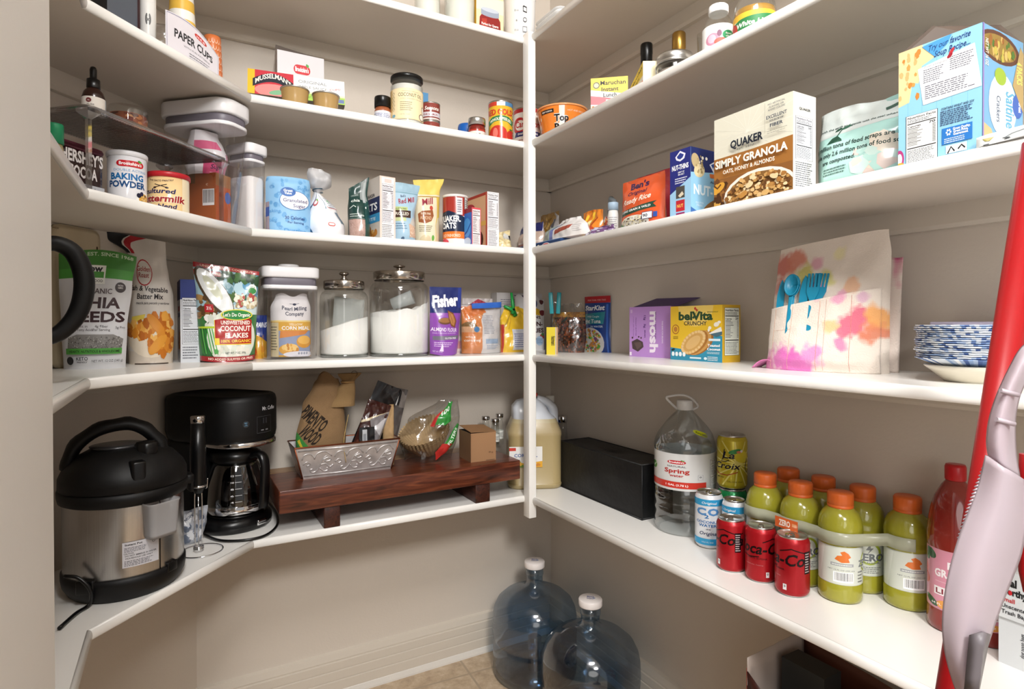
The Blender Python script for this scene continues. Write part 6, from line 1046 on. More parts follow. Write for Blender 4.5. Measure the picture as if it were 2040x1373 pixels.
mb = MB(); mb.grid(lambda u, v: P_(u, v, -1), 84, 84, dye); mb.grid(lambda u, v: P_(u, v, 1), 30, 30, dye, flip=True); mb.grid(lambda u, v: tuple(Vector(P_(u, 1, -1)).lerp(Vector(P_(u, 1, 1)), v)), 30, 3, 'd8ccc0'); mb.build('folded_cloth', CLOTH, n)
VP_ = lambda u: .50+.13*u
PK = lambda u, v, o=0: (lambda q: (q[0], q[1]-.0075-.004*v-o+.0012*noise.noise(Vector((u*9, v*9, 5))), q[2]))(P_(.03+.94*u, v*VP_(u), -1))
mb = MB(); mb.grid(PK, 80, 50, lambda u, v: dye(.03+.94*u, v*VP_(u)))
draw(mb, [Ln([(x, .02), (x+.005, .5), (x, .97)], .006, c, 2) for x, c in ((.07, 'd8a888'), (.26, 'cfa890'), (.52, 'd89a80'), (.58, 'd8b0a0'), (.79, 'd89080'))]+[Ln([(.07, .62), (.26, .62)], .005, 'd8b8a0', 2)], PK, 2, mx=1/80, my=1/50, e0=.0003)
mb.build('pocket', CLOTH, n, solid=.0012)
mb = MB(); P3 = pouch_fn(w*.5, h*.93, .012, wr=.006, seed=133, sc=16, top=lambda u: .05*math.sin(5*u)); mb.grid(lambda u, v: (lambda q: (q[0]+w*.29, q[1]+.07+.09*v*h, q[2]))(P3(u, v, -1)), 40, 40, lambda u, v: tuple(Vector(C('e0d2c8')).lerp(Vector(C('c85a86')), max(0, min(1, 3*(v-.72)+noise.noise(Vector((u*8, v*8, 1)))))))); mb.build('back_fold', CLOTH, n, solid=.001)
mb = MB(); mb.grid(lambda u, v: (-w*.5-.022+.05*u, .015+.04*v, .001+.014*(1-(2*u-1)**2)*(1-.5*v)+.006*u), 14, 8, 'd67ab0'); mb.build('loose_corner', CLOTH, n, solid=.001)
TEALC = mat('teal_cutlery', '1a86a8', .35)
n2 = Vector((math.sin(rz), -math.cos(rz), 0))
def cutlery(name, label, x0, x1, y0, kind, off, tilt=0, grp=None):
    q = Vector(loc)+n2*(-.012+off); a, b = onplane(x0, y0, q, n2), onplane(x1, y0, q, n2); L = (b-a).length; top = onplane((x0+x1)/2, y0, q, n2)
    lx, lz = (top-loc).dot(Vector((math.cos(rz), math.sin(rz), 0))), top.z-loc.z; uu = lx/w+.5; vv = lz/h
    y_ = lambda v: P_(uu, v, -1)[1]; sl_ = (y_(vv)-y_(vv-.4))/(.4*h); pos = loc+Vector((math.cos(rz), math.sin(rz), 0))*lx-n2*(y_(vv)-.0035-off*.6); pos.z = top.z
    o = root(name, label, 'cutlery', pos, rz, grp); o.rotation_euler = (-math.atan(sl_), math.radians(tilt), rz); mb = MB(); r = L/2
    if kind == 'spoon':
        mb.grid(lambda u, v: (lambda a_, q_: (r*q_*math.cos(a_), .008*(1-q_*q_)-.004, -r*1.55+r*1.55*q_*math.sin(a_)))(2*math.pi*u, v), 28, 8)
        mb.build('bowl', TEALC, o, solid=.0016); mb = MB(); mb.rbox(-.004, -.001, -.12, .004, .001, -r*2.9, .001)
        mb.build('handle', TEALC, o)
    elif kind == 'knife':
        mb.loft([[(x, y, z) for x, z in ((-r, -.055), (r, -.055), (r, -.03), (r*.7, -.008), (0, 0), (-r*.6, -.012), (-r, -.03))] for y in (-.001, .001)], smooth=False); mb.build('blade', TEALC, o)
        mb = MB(); mb.rbox(-.005, -.001, -.12, .005, .001, -.055, .001); mb.build('handle', TEALC, o)
    else:
        t = L/7; o2 = [(-r, -.0)]
        pts = [(-r, 0)]
        for k in range(3): x = -r+t*(1.2+1.93*k); pts += [(x, 0), (x, -.026), (x+t*.8, -.026), (x+t*.8, 0)]
        pts += [(r, 0), (r, -.034), (r*.6, -.046), (.004, -.052), (.004, -.12), (-.004, -.12), (-.004, -.052), (-r*.6, -.046), (-r, -.034)]
        tri = geometry.tessellate_polygon([[Vector((x, z, 0)) for x, z in pts]]); N = len(pts)
        mb.add([(x, -.001, z) for x, z in pts]+[(x, .001, z) for x, z in pts], [tuple(q_) for q_ in tri]+[tuple(N+i for i in q_[::-1]) for q_ in tri]+[(i, (i+1) % N, N+(i+1) % N, N+i) for i in range(N)])
        mb.build('tines', TEALC, o)
    return o
g_ = 'teal cutlery in the cloth pocket'
cutlery('knife', 'outermost teal knife in the tie-dyed pocket, beside the spoons', 1536, 1550, 556, 'knife', .002, 0, g_)
cutlery('spoon', 'teal spoon at the front of the pair in the tie-dyed pocket', 1550, 1580, 545, 'spoon', .010, 0, g_); cutlery('spoon', 'teal spoon tucked behind the front spoon in the tie-dyed pocket', 1555, 1585, 547, 'spoon', .002, 0, g_)
cutlery('chopstick_holder', 'rounded teal handle with a slot, between the spoons and forks in the pocket', 1585, 1602, 547, 'knife', .004, 0, g_)
cutlery('fork', 'teal fork in the tie-dyed pocket, next to the slotted handle', 1597, 1622, 543, 'fork', .009, 0, g_); cutlery('fork', 'outer teal fork tilted behind the other in the tie-dyed pocket', 1616, 1640, 543, 'fork', .003, 4, g_)
# plates
loc, rz, r, h = cyl(1822, 2092, 690, 4, 'B', .135)
n = root('dinner_plate', 'plain cream dinner plate under the stack of blue patterned paper plates', 'plate', (loc.x, loc.y, ZS[4]), rz)
rp = r*.86; mb = MB(); mb.lathe([(rp*.6, .001), (rp*.62, 0), (rp*.66, .003), (rp*.88, .016), (rp, .0225), (rp*.99, .0245), (rp*.86, .019), (rp*.62, .007), (rp*.1, .006)], 60, 'e6dfcc'); mb.build('glazed_body', GLOSS, n)
rd = random.Random(11); pb = ['5f7aae', '8aa4cc', 'e9eef4', 'eef1f5', 'a4b8d8', '4a639a', 'dfe6ee', 'f4f6f8', 'e4eaf2', 'b9c8de']
NP = 17; top = onplane(1900, 690, loc, (CAM-loc).normalized()).z
for i in range(NP):
    q = root('paper_plate', 'white paper plate with blue brush marks on its rim, '+nth(i, NP)+' of the stack', 'plate', (loc.x+rd.uniform(-.002, .002), loc.y+rd.uniform(-.002, .002), ZS[4]+.0245+i*.0030), rz+rd.random()*6, 'stacked paper plates')
    cs = [rd.choice(pb) for _ in range(90)]
    mb = MB(); prof = [(r*.7, 0), (r*.72, .0002), (r*.96, .0085), (r*1.0, .0092), (r*.998, .0104), (r*.95, .0098), (r*.7, .0014), (r*.2, .0014)]
    sg = 90; rings = [[(p*math.cos(2*math.pi*k/sg), p*math.sin(2*math.pi*k/sg), z+(.0002*math.sin(k*1.9) if p > r*.9 else 0)) for k in range(sg)] for p, z in prof]
    fs, cl, vs = [], [], [p for rr in rings for p in rr]
    for a in range(len(prof)-1):
        for k in range(sg): fs.append((a*sg+k, a*sg+(k+1) % sg, (a+1)*sg+(k+1) % sg, (a+1)*sg+k)); cl.append(cs[k] if 1 <= a <= 4 else 'f4f5f6')
    fs += [tuple(reversed(range(sg))), tuple(range((len(prof)-1)*sg, len(prof)*sg))]; cl += ['f4f5f6', 'f4f5f6']
    mb.add(vs, fs, cl, True); mb.build('pressed_paper', PAPER, q)
zt = ZS[4]+.0245+NP*.0029+.0085
a = onz(1893, 688, zt); tag(MB().rbox(-.07, -.0, 0, .07, .09, .006, .004, 'a9a3b8').build('napkin_packet', PLAIN, loc=(loc.x+.055, loc.y+.02, zt-.0005)), 'flat lilac napkin packet lying on top of the paper plate stack', 'packet').rotation_euler = (0, 0, -1.5)

# ---------------------------------------------------------------- lowest shelf: appliances
Z5 = ZS[5]
def local(loc, rz, pts):
    M = (Matrix.Translation(loc) @ Matrix.Rotation(rz, 4, 'Z')).inverted(); return [M @ Vector(p) for p in pts]
loc, rz, r, h = cyl(119, 371, 826, 5, 'C', .15, pb=1204)
n = root('pressure_cooker', 'stainless steel electric pressure cooker with a black domed lid and arched handle', 'pressure cooker', loc, rz)
zs = lambda f: h*f
mb = MB(); mb.lathe([(r*.86, 0), (r*.9, .004), (r*.98, zs(.06)), (r*1.0, zs(.10)), (r*1.0, zs(.135)), (r*.95, zs(.14))], 64); mb.build('base_ring', BLACKSOFT, n)
mb = MB(); mb.rbox(-.03, -r*1.015, zs(.075), .0, -r*.9, zs(.15), .003, M=Matrix.Rotation(math.radians(-28), 4, 'Z')); mb.build('cord_socket', BLACKPL, n)
mb = MB(); mb.rbox(-.012, -r*1.01, zs(.10), .012, -r*.9, zs(.155), .002, M=Matrix.Rotation(math.radians(47), 4, 'Z')); mb.build('base_clip', BLACKPL, n)
mb = MB(); mb.lathe([(r*.955, zs(.13)), (r*.97, zs(.14)), (r*.97, zs(.555))], 72, cap0=False, cap1=False); mb.build('steel_body', STEEL, n)
mb = MB(); mb.tube([(r*.973*math.cos(math.radians(-57)), r*.973*math.sin(math.radians(-57)), z) for z in (zs(.14), zs(.55))], .0008, 6); mb.build('body_seam', BLACKPL, n)
mb = MB(); mb.lathe([(r*.97, zs(.545)), (r*1.03, zs(.555)), (r*1.05, zs(.585)), (r*1.05, zs(.615)), (r*1.0, zs(.625))], 64, cap0=False, cap1=False); mb.build('upper_ring', BLACKSOFT, n)
mb = MB(); mb.lathe([(r*1.0, zs(.62)), (r*1.035, zs(.63)), (r*1.03, zs(.69)), (r*.97, zs(.735)), (r*.8, zs(.80)), (r*.55, zs(.845)), (r*.3, zs(.855))], 64, cap0=False); mb.build('lid', BLACKSOFT, n)
mb = MB(); mb.lathe([(r*.42, zs(.85)), (r*.44, zs(.86)), (r*.3, zs(.866)), (r*.05, zs(.867))], 40, cap0=False, M=Matrix.Translation((-r*.12, 0, 0))); mb.build('lid_disc', mat('satin_grey', '4a4a4c', .3, .6), n)
pts = rpts([(-r*.88, r*.05, zs(.735)), (-r*.78, r*.03, zs(.86)), (-r*.45, 0, zs(.955)), (0, -.02*r, zs(.985)), (r*.3, -.03*r, zs(.95)), (r*.55, -.03*r, zs(.86)), (r*.62, -.03*r, zs(.79))], 5)
mb = MB(); rings = []
for i, p in enumerate(pts):
    t = (pts[min(i+1, len(pts)-1)]-pts[max(i-1, 0)]).normalized(); u_ = t.cross(Vector((0, 1, 0))).normalized()
    rings.append([tuple(p+Vector((0, 1, 0))*(.020*math.cos(a))+u_*(.0125*math.sin(a))*(1+.1*math.sin(i*1.3)*(math.sin(a) > 0))) for a in [2*math.pi*k/14 for k in range(14)]])
mb.loft(rings); mb.build('lid_handle', BLACKSOFT, n)
mb = MB(); mb.rbox(-.012, -r*1.02, zs(.60), .012, -r*.45, zs(.80), .006, M=Matrix.Rotation(math.radians(12), 4, 'Z')); mb.build('lid_latch', BLACKPL, n)
mb = MB(); mb.lathe([(.017, zs(.79)), (.019, zs(.80)), (.019, zs(.872)), (.016, zs(.885)), (.004, zs(.888))], 28, cap0=False, M=Matrix.Translation((r*.34, -r*.42, 0)), fn=lambda a, z: 1+.03*math.cos(8*a)); mb.build('steam_valve', BLACKPL, n)
mb = MB(); mb.rbox(-.02, r*.95, zs(.56), .02, r*1.16, zs(.62), .008, M=Matrix.Rotation(math.radians(-80), 4, 'Z')); mb.rbox(-.016, r*1.08, zs(.50), .016, r*1.15, zs(.60), .006, M=Matrix.Rotation(math.radians(-80), 4, 'Z')); mb.build('side_handle', BLACKSOFT, n)
mb = MB(); cm = Matrix.Rotation(math.radians(31), 4, 'Z') @ Matrix.Translation((0, -r*1.0, 0)); ring = roundpoly([(-.03, -.022), (.03, -.022), (.027, .012), (-.027, .012)], .01)
mb.loft([[(p.x*k, p.y*k-.0, z) for p in ring] for k, z in ((.78, zs(.352)), (.84, zs(.347)), (.88, zs(.37)), (1.0, zs(.54)), (1.04, zs(.545)), (1.04, zs(.555)))], GROUND, True, False, cm); mb.build('drip_cup', frosted('drip_cup_plastic', 'c9c9cc', .6, .3), n)
mb = MB(); around(mb, [R(0, 0, 1, 1, 'cfcfd6'), T('Instant Pot', .3, .86, .46, .08, '2a2a30', 1.6), Tx(.05, .6, .75, .8, 4, '4a4a52', 5), T('CAUTION:', .17, .52, .26, .06, '3a3a40', 1), T('DO NOT IMMERSE IN WATER', .5, .43, .86, .06, '3a3a40', 1), T('HOUSEHOLD USE ONLY', .45, .33, .74, .06, '3a3a40', 1), Tx(.05, .05, .9, .28, 4, '4a4a52', 7), E(.85, .86, .05, .07, '2a2a30'), E(.85, .86, .038, .055, 'cfcfd6'), T('UL', .85, .84, .05, .05, '2a2a30', 1)], r*.972, zs(.20), zs(.345), -76, 34, e0=.0006); mb.build('rating_label', GLOSS, n)
cp = local(loc, rz, [onz(128, 1148, .655), onz(156, 1152, .65), onz(180, 1176, .628), onz(178, 1204, .60), onz(152, 1222, Z5+.004), onz(118, 1252, Z5+.0045)])
mb = MB(); mb.tube(rpts(cp, 6), .0032, 8); mb.build('power_cord', BLACKPL, n)
# coffee maker, turned to face out of the angled corner
b0, _, rb, hc = cyl(392, 546, 777, 5, 'C', .12, pb=1068); rzc = WL['C'][2]-math.radians(9)
n = root('coffee_maker', 'black drip coffee maker with a glass carafe, beside the steel pressure cooker', 'coffee maker', b0, rzc)
cmx = rb
def stad(x0, y0, y1, k=16): return [Vector((x0*math.cos(a), (y0 if math.sin(a) < 0 else y1)+x0*math.sin(a)*.9)) for a in [2*math.pi*i/(2*k) for i in range(2*k)]]
ring = stad(cmx, 0, .09)
mb = MB(); mb.loft([[(p.x*s_, p.y*s_, z) for p in ring] for s_, z in ((.93, 0), (.97, .003), (1, .012), (1.0, .022), (.93, .030), (.82, .033))]); mb.build('base', BLACKPL, n)
mb = MB(); mb.rbox(-.014, -cmx*.985, .012, .014, -cmx*.9, .024, .003); mb.build('switch_plate', CHROME, n)
mb = MB(); mb.lathe([(cmx*.72, .032), (cmx*.74, .036), (cmx*.2, .0365)], 40); mb.build('hot_plate', BLACKPL, n)
mb = MB(); mb.rbox(-cmx*.9, cmx*.55, .03, cmx*.9, .09+cmx*.8, hc*.68, .03); mb.build('water_column', BLACKSOFT, n)
ring = stad(cmx*1.02, -.01, .10)
mb = MB(); mb.loft([[(p.x*s_, p.y*s_, z) for p in ring] for s_, z in ((.93, hc*.655), (1.0, hc*.675), (1.03, hc*.72), (1.03, hc*.955), (1.0, hc*.985), (.94, hc*.998), (.86, hc), (.84, hc*.993), (.3, hc*.99))])
mb.build('brew_head', BLACKSOFT, n)
mb = MB(); mb.loft([[(p.x*s_, p.y*s_-.004, z) for p in stad(cmx*.9, -.02, .0)] for s_, z in ((.95, hc*.625), (1.02, hc*.632), (1.02, hc*.66), (.97, hc*.668))]); mb.build('chrome_trim', CHROME, n)
def head_map(u, v, e):
    a = math.radians(-90-42+84*u); return ((cmx*1.051+e)*math.cos(a), -.0103+(cmx*1.051*.9+e)*math.sin(a), hc*(.70+.24*v))
mb = MB(); draw(mb, [T('Mr. Coffee', .62, .78, .34, .12, 'b9b9bc', .6), Ln([(.34, .1), (.34, .6), (.66, .6), (.66, .1), (.34, .1)], .012, '4a4a4e', 1.8), R(.42, .16, .48, .2, '6a6a6e'), R(.52, .16, .58, .2, '6a6a6e'), E(.14, .42, .055, .1, '3a3c40'), E(.14, .42, .047, .086, '101012'), T('BREW', .14, .43, .05, .05, '6f9ab8', .5), T('LATER', .14, .36, .05, .05, '6f9ab8', .5), R(.46, .38, .49, .55, '2c2c30'), R(.52, .38, .55, .55, '2c2c30')], head_map, 1.6, mx=1/16, my=1, e0=.0006); mb.build('control_print', PLAIN, n)
rc = cmx*.80; hz = hc*.60
mb = MB(); mb.lathe([(rc*.84, .037), (rc*.98, .045), (rc*1.02, .065), (rc*.97, hz*.55), (rc*.78, hz*.78), (rc*.7, hz*.84)], 44); mb.build('carafe_glass', clear('smoked_glass', '8c8d90', .03, .25, .10), n)
mb = MB(); mb.lathe([(rc*1.0, .043), (rc*1.025, .05), (rc*1.025, .058), (rc*1.0, .062)], 44, cap0=False, cap1=False); mb.build('steel_band', CHROME, n)
mb = MB(); mb.lathe([(rc*.72, hz*.82), (rc*.84, hz*.85), (rc*.84, hz*.94), (rc*.6, hz*1.0), (rc*.1, hz*1.02)], 44); mb.build('carafe_lid', BLACKPL, n)
mb = MB(); pts = rpts([(0, -rc*.75, hz*.90), (0, -rc*1.18, hz*.92), (0, -rc*1.34, hz*.78), (0, -rc*1.30, hz*.4), (0, -rc*1.24, hz*.28)], 5); rings = []
for i, p in enumerate(pts):
    t = (pts[min(i+1, len(pts)-1)]-pts[max(i-1, 0)]).normalized(); u_ = t.cross(Vector((1, 0, 0))).normalized()
    rings.append([tuple(p+Vector((1, 0, 0))*(.013*math.cos(a))+u_*(.009*math.sin(a))) for a in [2*math.pi*k/12 for k in range(12)]])
mb.loft(rings); mb.build('carafe_handle', BLACKPL, n)
mb = MB(); mb.lathe([(.007, 0), (.0075, .002), (.003, .003)], 20, M=Matrix.Translation((0, -rc*1.36, hz*.36)) @ Matrix.Rotation(math.radians(90), 4, 'X')); mb.build('handle_screw', CHROME, n)
mb = MB()
def cmap(u, v, e): a = math.radians(-150+50*u); q = rc*(1.0-.2*max(0, v-.3))+.001+e; return (q*math.cos(a), q*math.sin(a), .07+v*(hz*.75-.07))
draw(mb, [R(.3, y, .55, y+.012, 'd9d9dc') for y in (.05, .25, .45, .65, .85)]+[T(s_, .2, y-.02, .12, .05, 'd9d9dc', 1) for s_, y in (('4', .05), ('6', .25), ('8', .45), ('10', .65), ('12', .85))], cmap, .6, mx=.1, e0=.0005); mb.build('cup_marks', PLAIN, n)
cp = local(b0, rzc, [onz(536, 1002, Z5+.006), onz(550, 1022, Z5+.0045), onz(552, 1046, Z5+.0045), onz(530, 1066, Z5+.0045), onz(490, 1076, Z5+.0045), onz(440, 1077, Z5+.0045), onz(408, 1066, Z5+.006)])
mb = MB(); mb.tube(rpts(cp, 6), .003, 8); mb.build('power_cord', BLACKPL, n)
# milk frother on its wire stand
g0 = onz(402, 1099, Z5); gr = (onz(440, 1099, Z5)-g0).length; rzf = math.atan2(-(CAM-g0).x*-1, -(CAM-g0).y*1); rzf = math.atan2((CAM-g0).x, -(CAM-g0).y)
n = root('milk_frother', 'black handheld milk frother standing in a chrome wire ring stand', 'frother', g0, rzf)
s1 = (onz(402, 1099, Z5)-CAM).xy.length/FPX*1.14; zz = lambda py: (lambda d: CAM.z+d.z/d.xy.length*(g0-CAM).xy.length-Z5)(ray(395, py))
mb = MB(); mb.tube([(gr*math.cos(a), gr*math.sin(a), .002) for a in [2*math.pi*k/40 for k in range(40)]], .0017, 8, closed=True); mb.build('stand_ring', CHROME, n)
xb = -.006
for s_ in (-1, 1):
    mb = MB(); mb.tube(rpts([(xb+s_*.006, gr*.95, .003), (xb+s_*.007, gr*.5, .03), (xb+s_*.007, .004, zz(1000)), (xb+s_*.007, 0, zz(972)), (xb+s_*.016, -.008, zz(972)), (xb+s_*.018, -.012, zz(952))], 5), .0014, 8); mb.build('stand_wire', CHROME, n)
mb = MB(); mb.tube([(xb+.015*math.cos(a), .002+.015*math.sin(a), zz(968)) for a in [2*math.pi*k/24 for k in range(24)]], .0026, 8, closed=True); mb.build('holder_ring', CHROME, n)
rf_ = .0155; z0, z1 = zz(972), zz(828)
mb = MB(); mb.lathe([(rf_*.5, z0-.012), (rf_*.8, z0), (rf_, z0+.012), (rf_*1.02, z0+(z1-z0)*.5), (rf_*.9, z1-.016)], 28, M=Matrix.Translation((xb, .002, 0))); mb.build('grip', BLACKPL, n)
mb = MB(); mb.lathe([(rf_*.92, z1-.016), (rf_*.95, z1-.002), (rf_*.8, z1), (rf_*.2, z1+.0005)], 28, M=Matrix.Translation((xb, .002, 0))); mb.build('end_cap', CHROME, n)
mb = MB(); mb.tube([(xb, .002, z0-.01), (xb, .0, .014)], .001, 6); mb.build('whisk_shaft', CHROME, n)
mb = MB()
for k in range(3): mb.tube([(xb+.0095*math.cos(a), .0095*math.sin(a), .008+.0024*k) for a in [2*math.pi*q/24 for q in range(24)]], .0012, 6, closed=True)
mb.build('whisk_coil', CHROME, n)
pl = face(366, 424, 1018, 5, 'C', .2, -20, pb=1082)
pouch('plastic_bag', 'small clear plastic bag of blue and grey bits behind the wire frother stand', 'bag', pl, .025, 'a9adb6', [Blob(0, 0, .8, 1, 30, .09, ['8f98a8', 'c9ced6', '6a7486', 'e0e3e8', '3f4a66'], 5, False), T('NOPE', .3, .75, .3, .08, '3f4a66', 1, 0, 30)], mat('loose_bag_film', rough=.15, vc=True, coat=.5, bump=(30, .8, 2)), seed=141, wr=.01, sc=48, prof=((0, .8, -.1), (.6, 1, 0), (1, .9, .1)))
# wooden serving riser
yf = -.300; zb = onplane(662, 1010, (0, yf, 0), Vector((0, 1, 0))).z; zt = onplane(662, 966, (0, yf, 0), Vector((0, 1, 0))).z
xl = onplane(556, 1000, (0, yf, 0), Vector((0, 1, 0))).x; xr = -.300; yb = max(-.115, min(-.05, onz(526, 936, zt).y))
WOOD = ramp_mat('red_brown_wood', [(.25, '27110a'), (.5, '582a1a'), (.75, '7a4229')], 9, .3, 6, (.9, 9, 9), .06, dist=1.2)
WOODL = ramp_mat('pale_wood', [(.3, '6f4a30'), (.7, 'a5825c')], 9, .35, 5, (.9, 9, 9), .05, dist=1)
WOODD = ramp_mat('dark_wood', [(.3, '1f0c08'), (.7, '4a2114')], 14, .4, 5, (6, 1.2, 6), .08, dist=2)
n = root('serving_riser', 'long red-brown wooden serving riser on two dark feet, carrying the metal trough', 'riser', (0, 0, Z5))
ym = yb+(yf-yb)*.24
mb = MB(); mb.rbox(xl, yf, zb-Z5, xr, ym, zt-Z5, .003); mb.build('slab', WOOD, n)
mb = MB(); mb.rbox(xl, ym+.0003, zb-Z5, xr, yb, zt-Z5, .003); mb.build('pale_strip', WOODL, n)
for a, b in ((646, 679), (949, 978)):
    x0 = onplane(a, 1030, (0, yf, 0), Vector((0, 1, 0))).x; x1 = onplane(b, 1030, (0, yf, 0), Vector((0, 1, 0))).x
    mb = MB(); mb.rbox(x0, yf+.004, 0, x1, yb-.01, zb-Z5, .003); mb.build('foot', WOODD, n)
ZT = zt
# embossed metal trough
q = onz(690, 945, ZT); n3 = Vector((0, -1, 0)); x0, x1 = onplane(603, 950, q, n3).x, onplane(779, 938, q, n3).x; zr = onplane(690, 884, q+Vector((0, -.012, 0)), n3).z-ZT
xt0, xt1 = onplane(588, 893, q+Vector((0, -.012, 0)), n3).x, onplane(797, 875, q+Vector((0, -.012, 0)), n3).x
cx = (x0+x1)/2; n = root('metal_trough', 'galvanised metal trough embossed with scrolls and copper edged, on the wooden riser', 'planter', (cx, q.y, ZT)); bw, tw, dp = (x1-x0)/2, (xt1-xt0)/2, .085
dp = min(dp, yb-q.y-.02)
ZINC = ramp_mat('zinc', [(.3, 'b4b0af'), (.7, 'd2cecd')], 40, .4, 4, (1, 1, 1), .12, metal=.7); COPPER = mat('copper_edge', '8a4e34', .35, .8)
def tr(z, o=0): k = z/zr; a = bw+(tw-bw)*k-o; return [(-a, -.012*k+o), (a, -.012*k+o), (a, dp+.012*k-o), (-a, dp+.012*k-o)]
mb = MB(); mb.loft([[(x, y, z) for x, y in tr(z, o)] for z, o in ((0, 0), (zr, 0), (zr, .0015), (.003, .0015))], GROUND, True, True, smooth=False); mb.build('trough_wall', ZINC, n)
mb = MB(); mb.tube([(x, y, zr) for x, y in tr(zr)], .0022, 8, closed=True); mb.build('copper_rim', COPPER, n)
for sx in (-1, 1): mb = MB(); mb.tube([(sx*bw, 0, .001), (sx*tw, -.012, zr)], .0018, 8); mb.build('copper_edge', COPPER, n)
fp = lambda u, v: ((u-.5)*2*(bw+(tw-bw)*v)*.96, -.012*v-.0004, v*zr)
def scroll(pts, r=.0016): mb.tube(rpts([fp(u, v) for u, v in pts], 4), r, 6)
mb = MB()
for k in range(3):
    u = .02+.33*k
    scroll([(u, .62), (u+.03, .76), (u+.09, .78), (u+.13, .62)]); scroll([(u+.12, .6), (u+.16, .78), (u+.24, .82), (u+.30, .66)])
    scroll([(u+.25, .68), (u+.21, .6), (u+.17, .4), (u+.12, .22), (u+.07, .2), (u+.06, .28), (u+.09, .3)]); scroll([(u+.20, .56), (u+.26, .62), (u+.29, .54), (u+.24, .5), (u+.22, .56)])
    scroll([(u+.17, .42), (u+.23, .42), (u+.27, .32), (u+.31, .38)]); scroll([(u+.16, .32), (u+.2, .2), (u+.25, .22), (u+.24, .3)]); scroll([(u+.0, .46), (u+.04, .54), (u+.07, .46), (u+.03, .4)])
mb.build('scrollwork', ZINC, n)
mb = MB()
for v in (.1, .9): mb.tube([fp(0, v), fp(1, v)], .0018, 6)
mb.build('pressed_line', ZINC, n)
# things in the trough
BURLAP = mat('burlap', rough=.95, vc=True, bump=(900, .9, 1))
def in_trough(name, label, cat, pxl, pxr, pyt, dy, t, base, G, m, tilt=0, **kw):
    l_, r_, w_, h_ = face(pxl, pxr, pyt, 5, 'A', -(q.y+dy), 0, z=ZT+.003)
    o = pouch(name, label, cat, (l_, r_, w_, h_), t, base, G, m, **kw); o.rotation_euler[1] = math.radians(tilt); o.location.z += w_*.5*math.sin(math.radians(tilt)); return o
bt = '2a2018'
o = in_trough('burlap_sack', 'brown burlap sack stencilled with dark letters and a green, yellow and black flag', 'sack', 596, 692, 750, .014, .028, '8c6f4e', [T('PIMENTO', .20, .52, .62, .13, bt, 1.6, 0, -38), T('WOOD', .16, .36, .42, .13, bt, 1.6, 0, -38), Pg([(.0, .02), (.0, .44), (.26, .26), (.2, .05)], '3f8f3f'), Pg([(.26, .28), (.22, .05), (.1, .2)], '1a1a1a'), Ln([(.0, .18), (.27, .27)], .04, 'd9c43a'), Ln([(.04, .36), (.24, .03)], .04, 'd9c43a'), Tx(.02, .0, .3, .08, 2, bt)], BURLAP, prof=((0, .8, .06), (.35, 1.06, .0), (.7, .88, .05), (.9, .6, .13), (1, .42, .16)), th=((0, .85), (.3, 1), (.7, .85), (1, .35)), wr=.007, seed=151, sc=24, top=lambda u: .04*math.sin(5*u))
sx = o.location
l_, r_, w_, h_ = face(670, 716, 745, 5, 'A', -(q.y+.012), 0, z=onplane(690, 812, q, n3).z)
mb = MB(); Pe = pouch_fn(w_*1.1, h_, .02, prof=((0, 1.1, -.2), (.5, .75, .0), (.74, .5, .1), (1, .95, .15)), wr=.006, seed=153, sc=40, th=((0, .9), (.5, .8), (1, .5))); f_ = lambda p: tuple(Vector(p)+Vector(l_)-Vector(sx))
mb.grid(lambda u, v: f_(Pe(u, v, -1)), 18, 20, '93764f'); mb.grid(lambda u, v: f_(Pe(u, v, 1)), 18, 20, '846744', flip=True); mb.build('tied_ear', BURLAP, o)
mb = MB(); mb.tube([f_((l0*.016+.004, .018+.014*s0, h_*.74)) for l0, s0 in [(math.cos(a), math.sin(a)) for a in [2*math.pi*k/20 for k in range(20)]]], .0022, 6, 'b08a58', closed=True); mb.tube([f_((.02+.008*math.cos(a), .012, h_*.98+.008*math.sin(a))) for a in [2*math.pi*k/18 for k in range(18)]], .0006, 5, '4a3a26', closed=True); mb.build('twine', BURLAP, o)
mb = MB(); mb.tube(rpts([f_((.0, -.004, -.02)), f_((-.012, -.012, -.07)), f_((-.016, -.02, -.10)), f_((-.012, -.026, -.14))], 5), .0008, 5, 'c8a868'); mb.build('loose_thread', BURLAP, o)
in_trough('wood_chip_bag', 'black wood chip pouch with white lettering, leaning beside the burlap sack', 'pouch', 688, 742, 768, .047, .011, '141214', [T('WOOD CHIPS', .9, .55, .8, .12, 'd9d9d9', 1.4, .2, -90), T('SMOKING', .7, .6, .5, .07, 'b9b9bc', .8, 0, -90), Ln([(.45, .55), (.55, .62), (.62, .5), (.5, .45)], .02, '9a9a9c'), Tx(.3, .3, .6, .42, 3, '77777a')], GLOSS, tilt=24, seed=155, wr=.004)
in_trough('clear_chip_bag', 'clear zipper bag of dark red-brown wood chips in the metal trough', 'bag', 692, 742, 806, .020, .012, '3a1a16', [Blob(0, 0, 1, .6, 40, .06, ['4f2a22', '2a1210', '5f3428', '3f2420'], 5, False), Pg([(0, .62), (0, .66), (1, .9), (1, .84)], 'cfc0a0'), Pg([(.3, .7), (1, .9), (1, .3), (.7, .4)], '7f7a7c'), Pg([(.55, .6), (.95, .8), (.9, .5)], 'b9b6b8'), R(.1, .1, .35, .2, '1a1012')], FILM, tilt=20, seed=157, wr=.009, sc=40)
in_trough('clear_chip_bag', 'low black packet with a silver tag in the metal trough', 'bag', 717, 748, 852, .006, .006, '17171a', [R(.2, .4, .5, .95, 'b9bcc0'), R(.25, .5, .45, .85, '8a8d92')], FILM, seed=159, wr=.006)
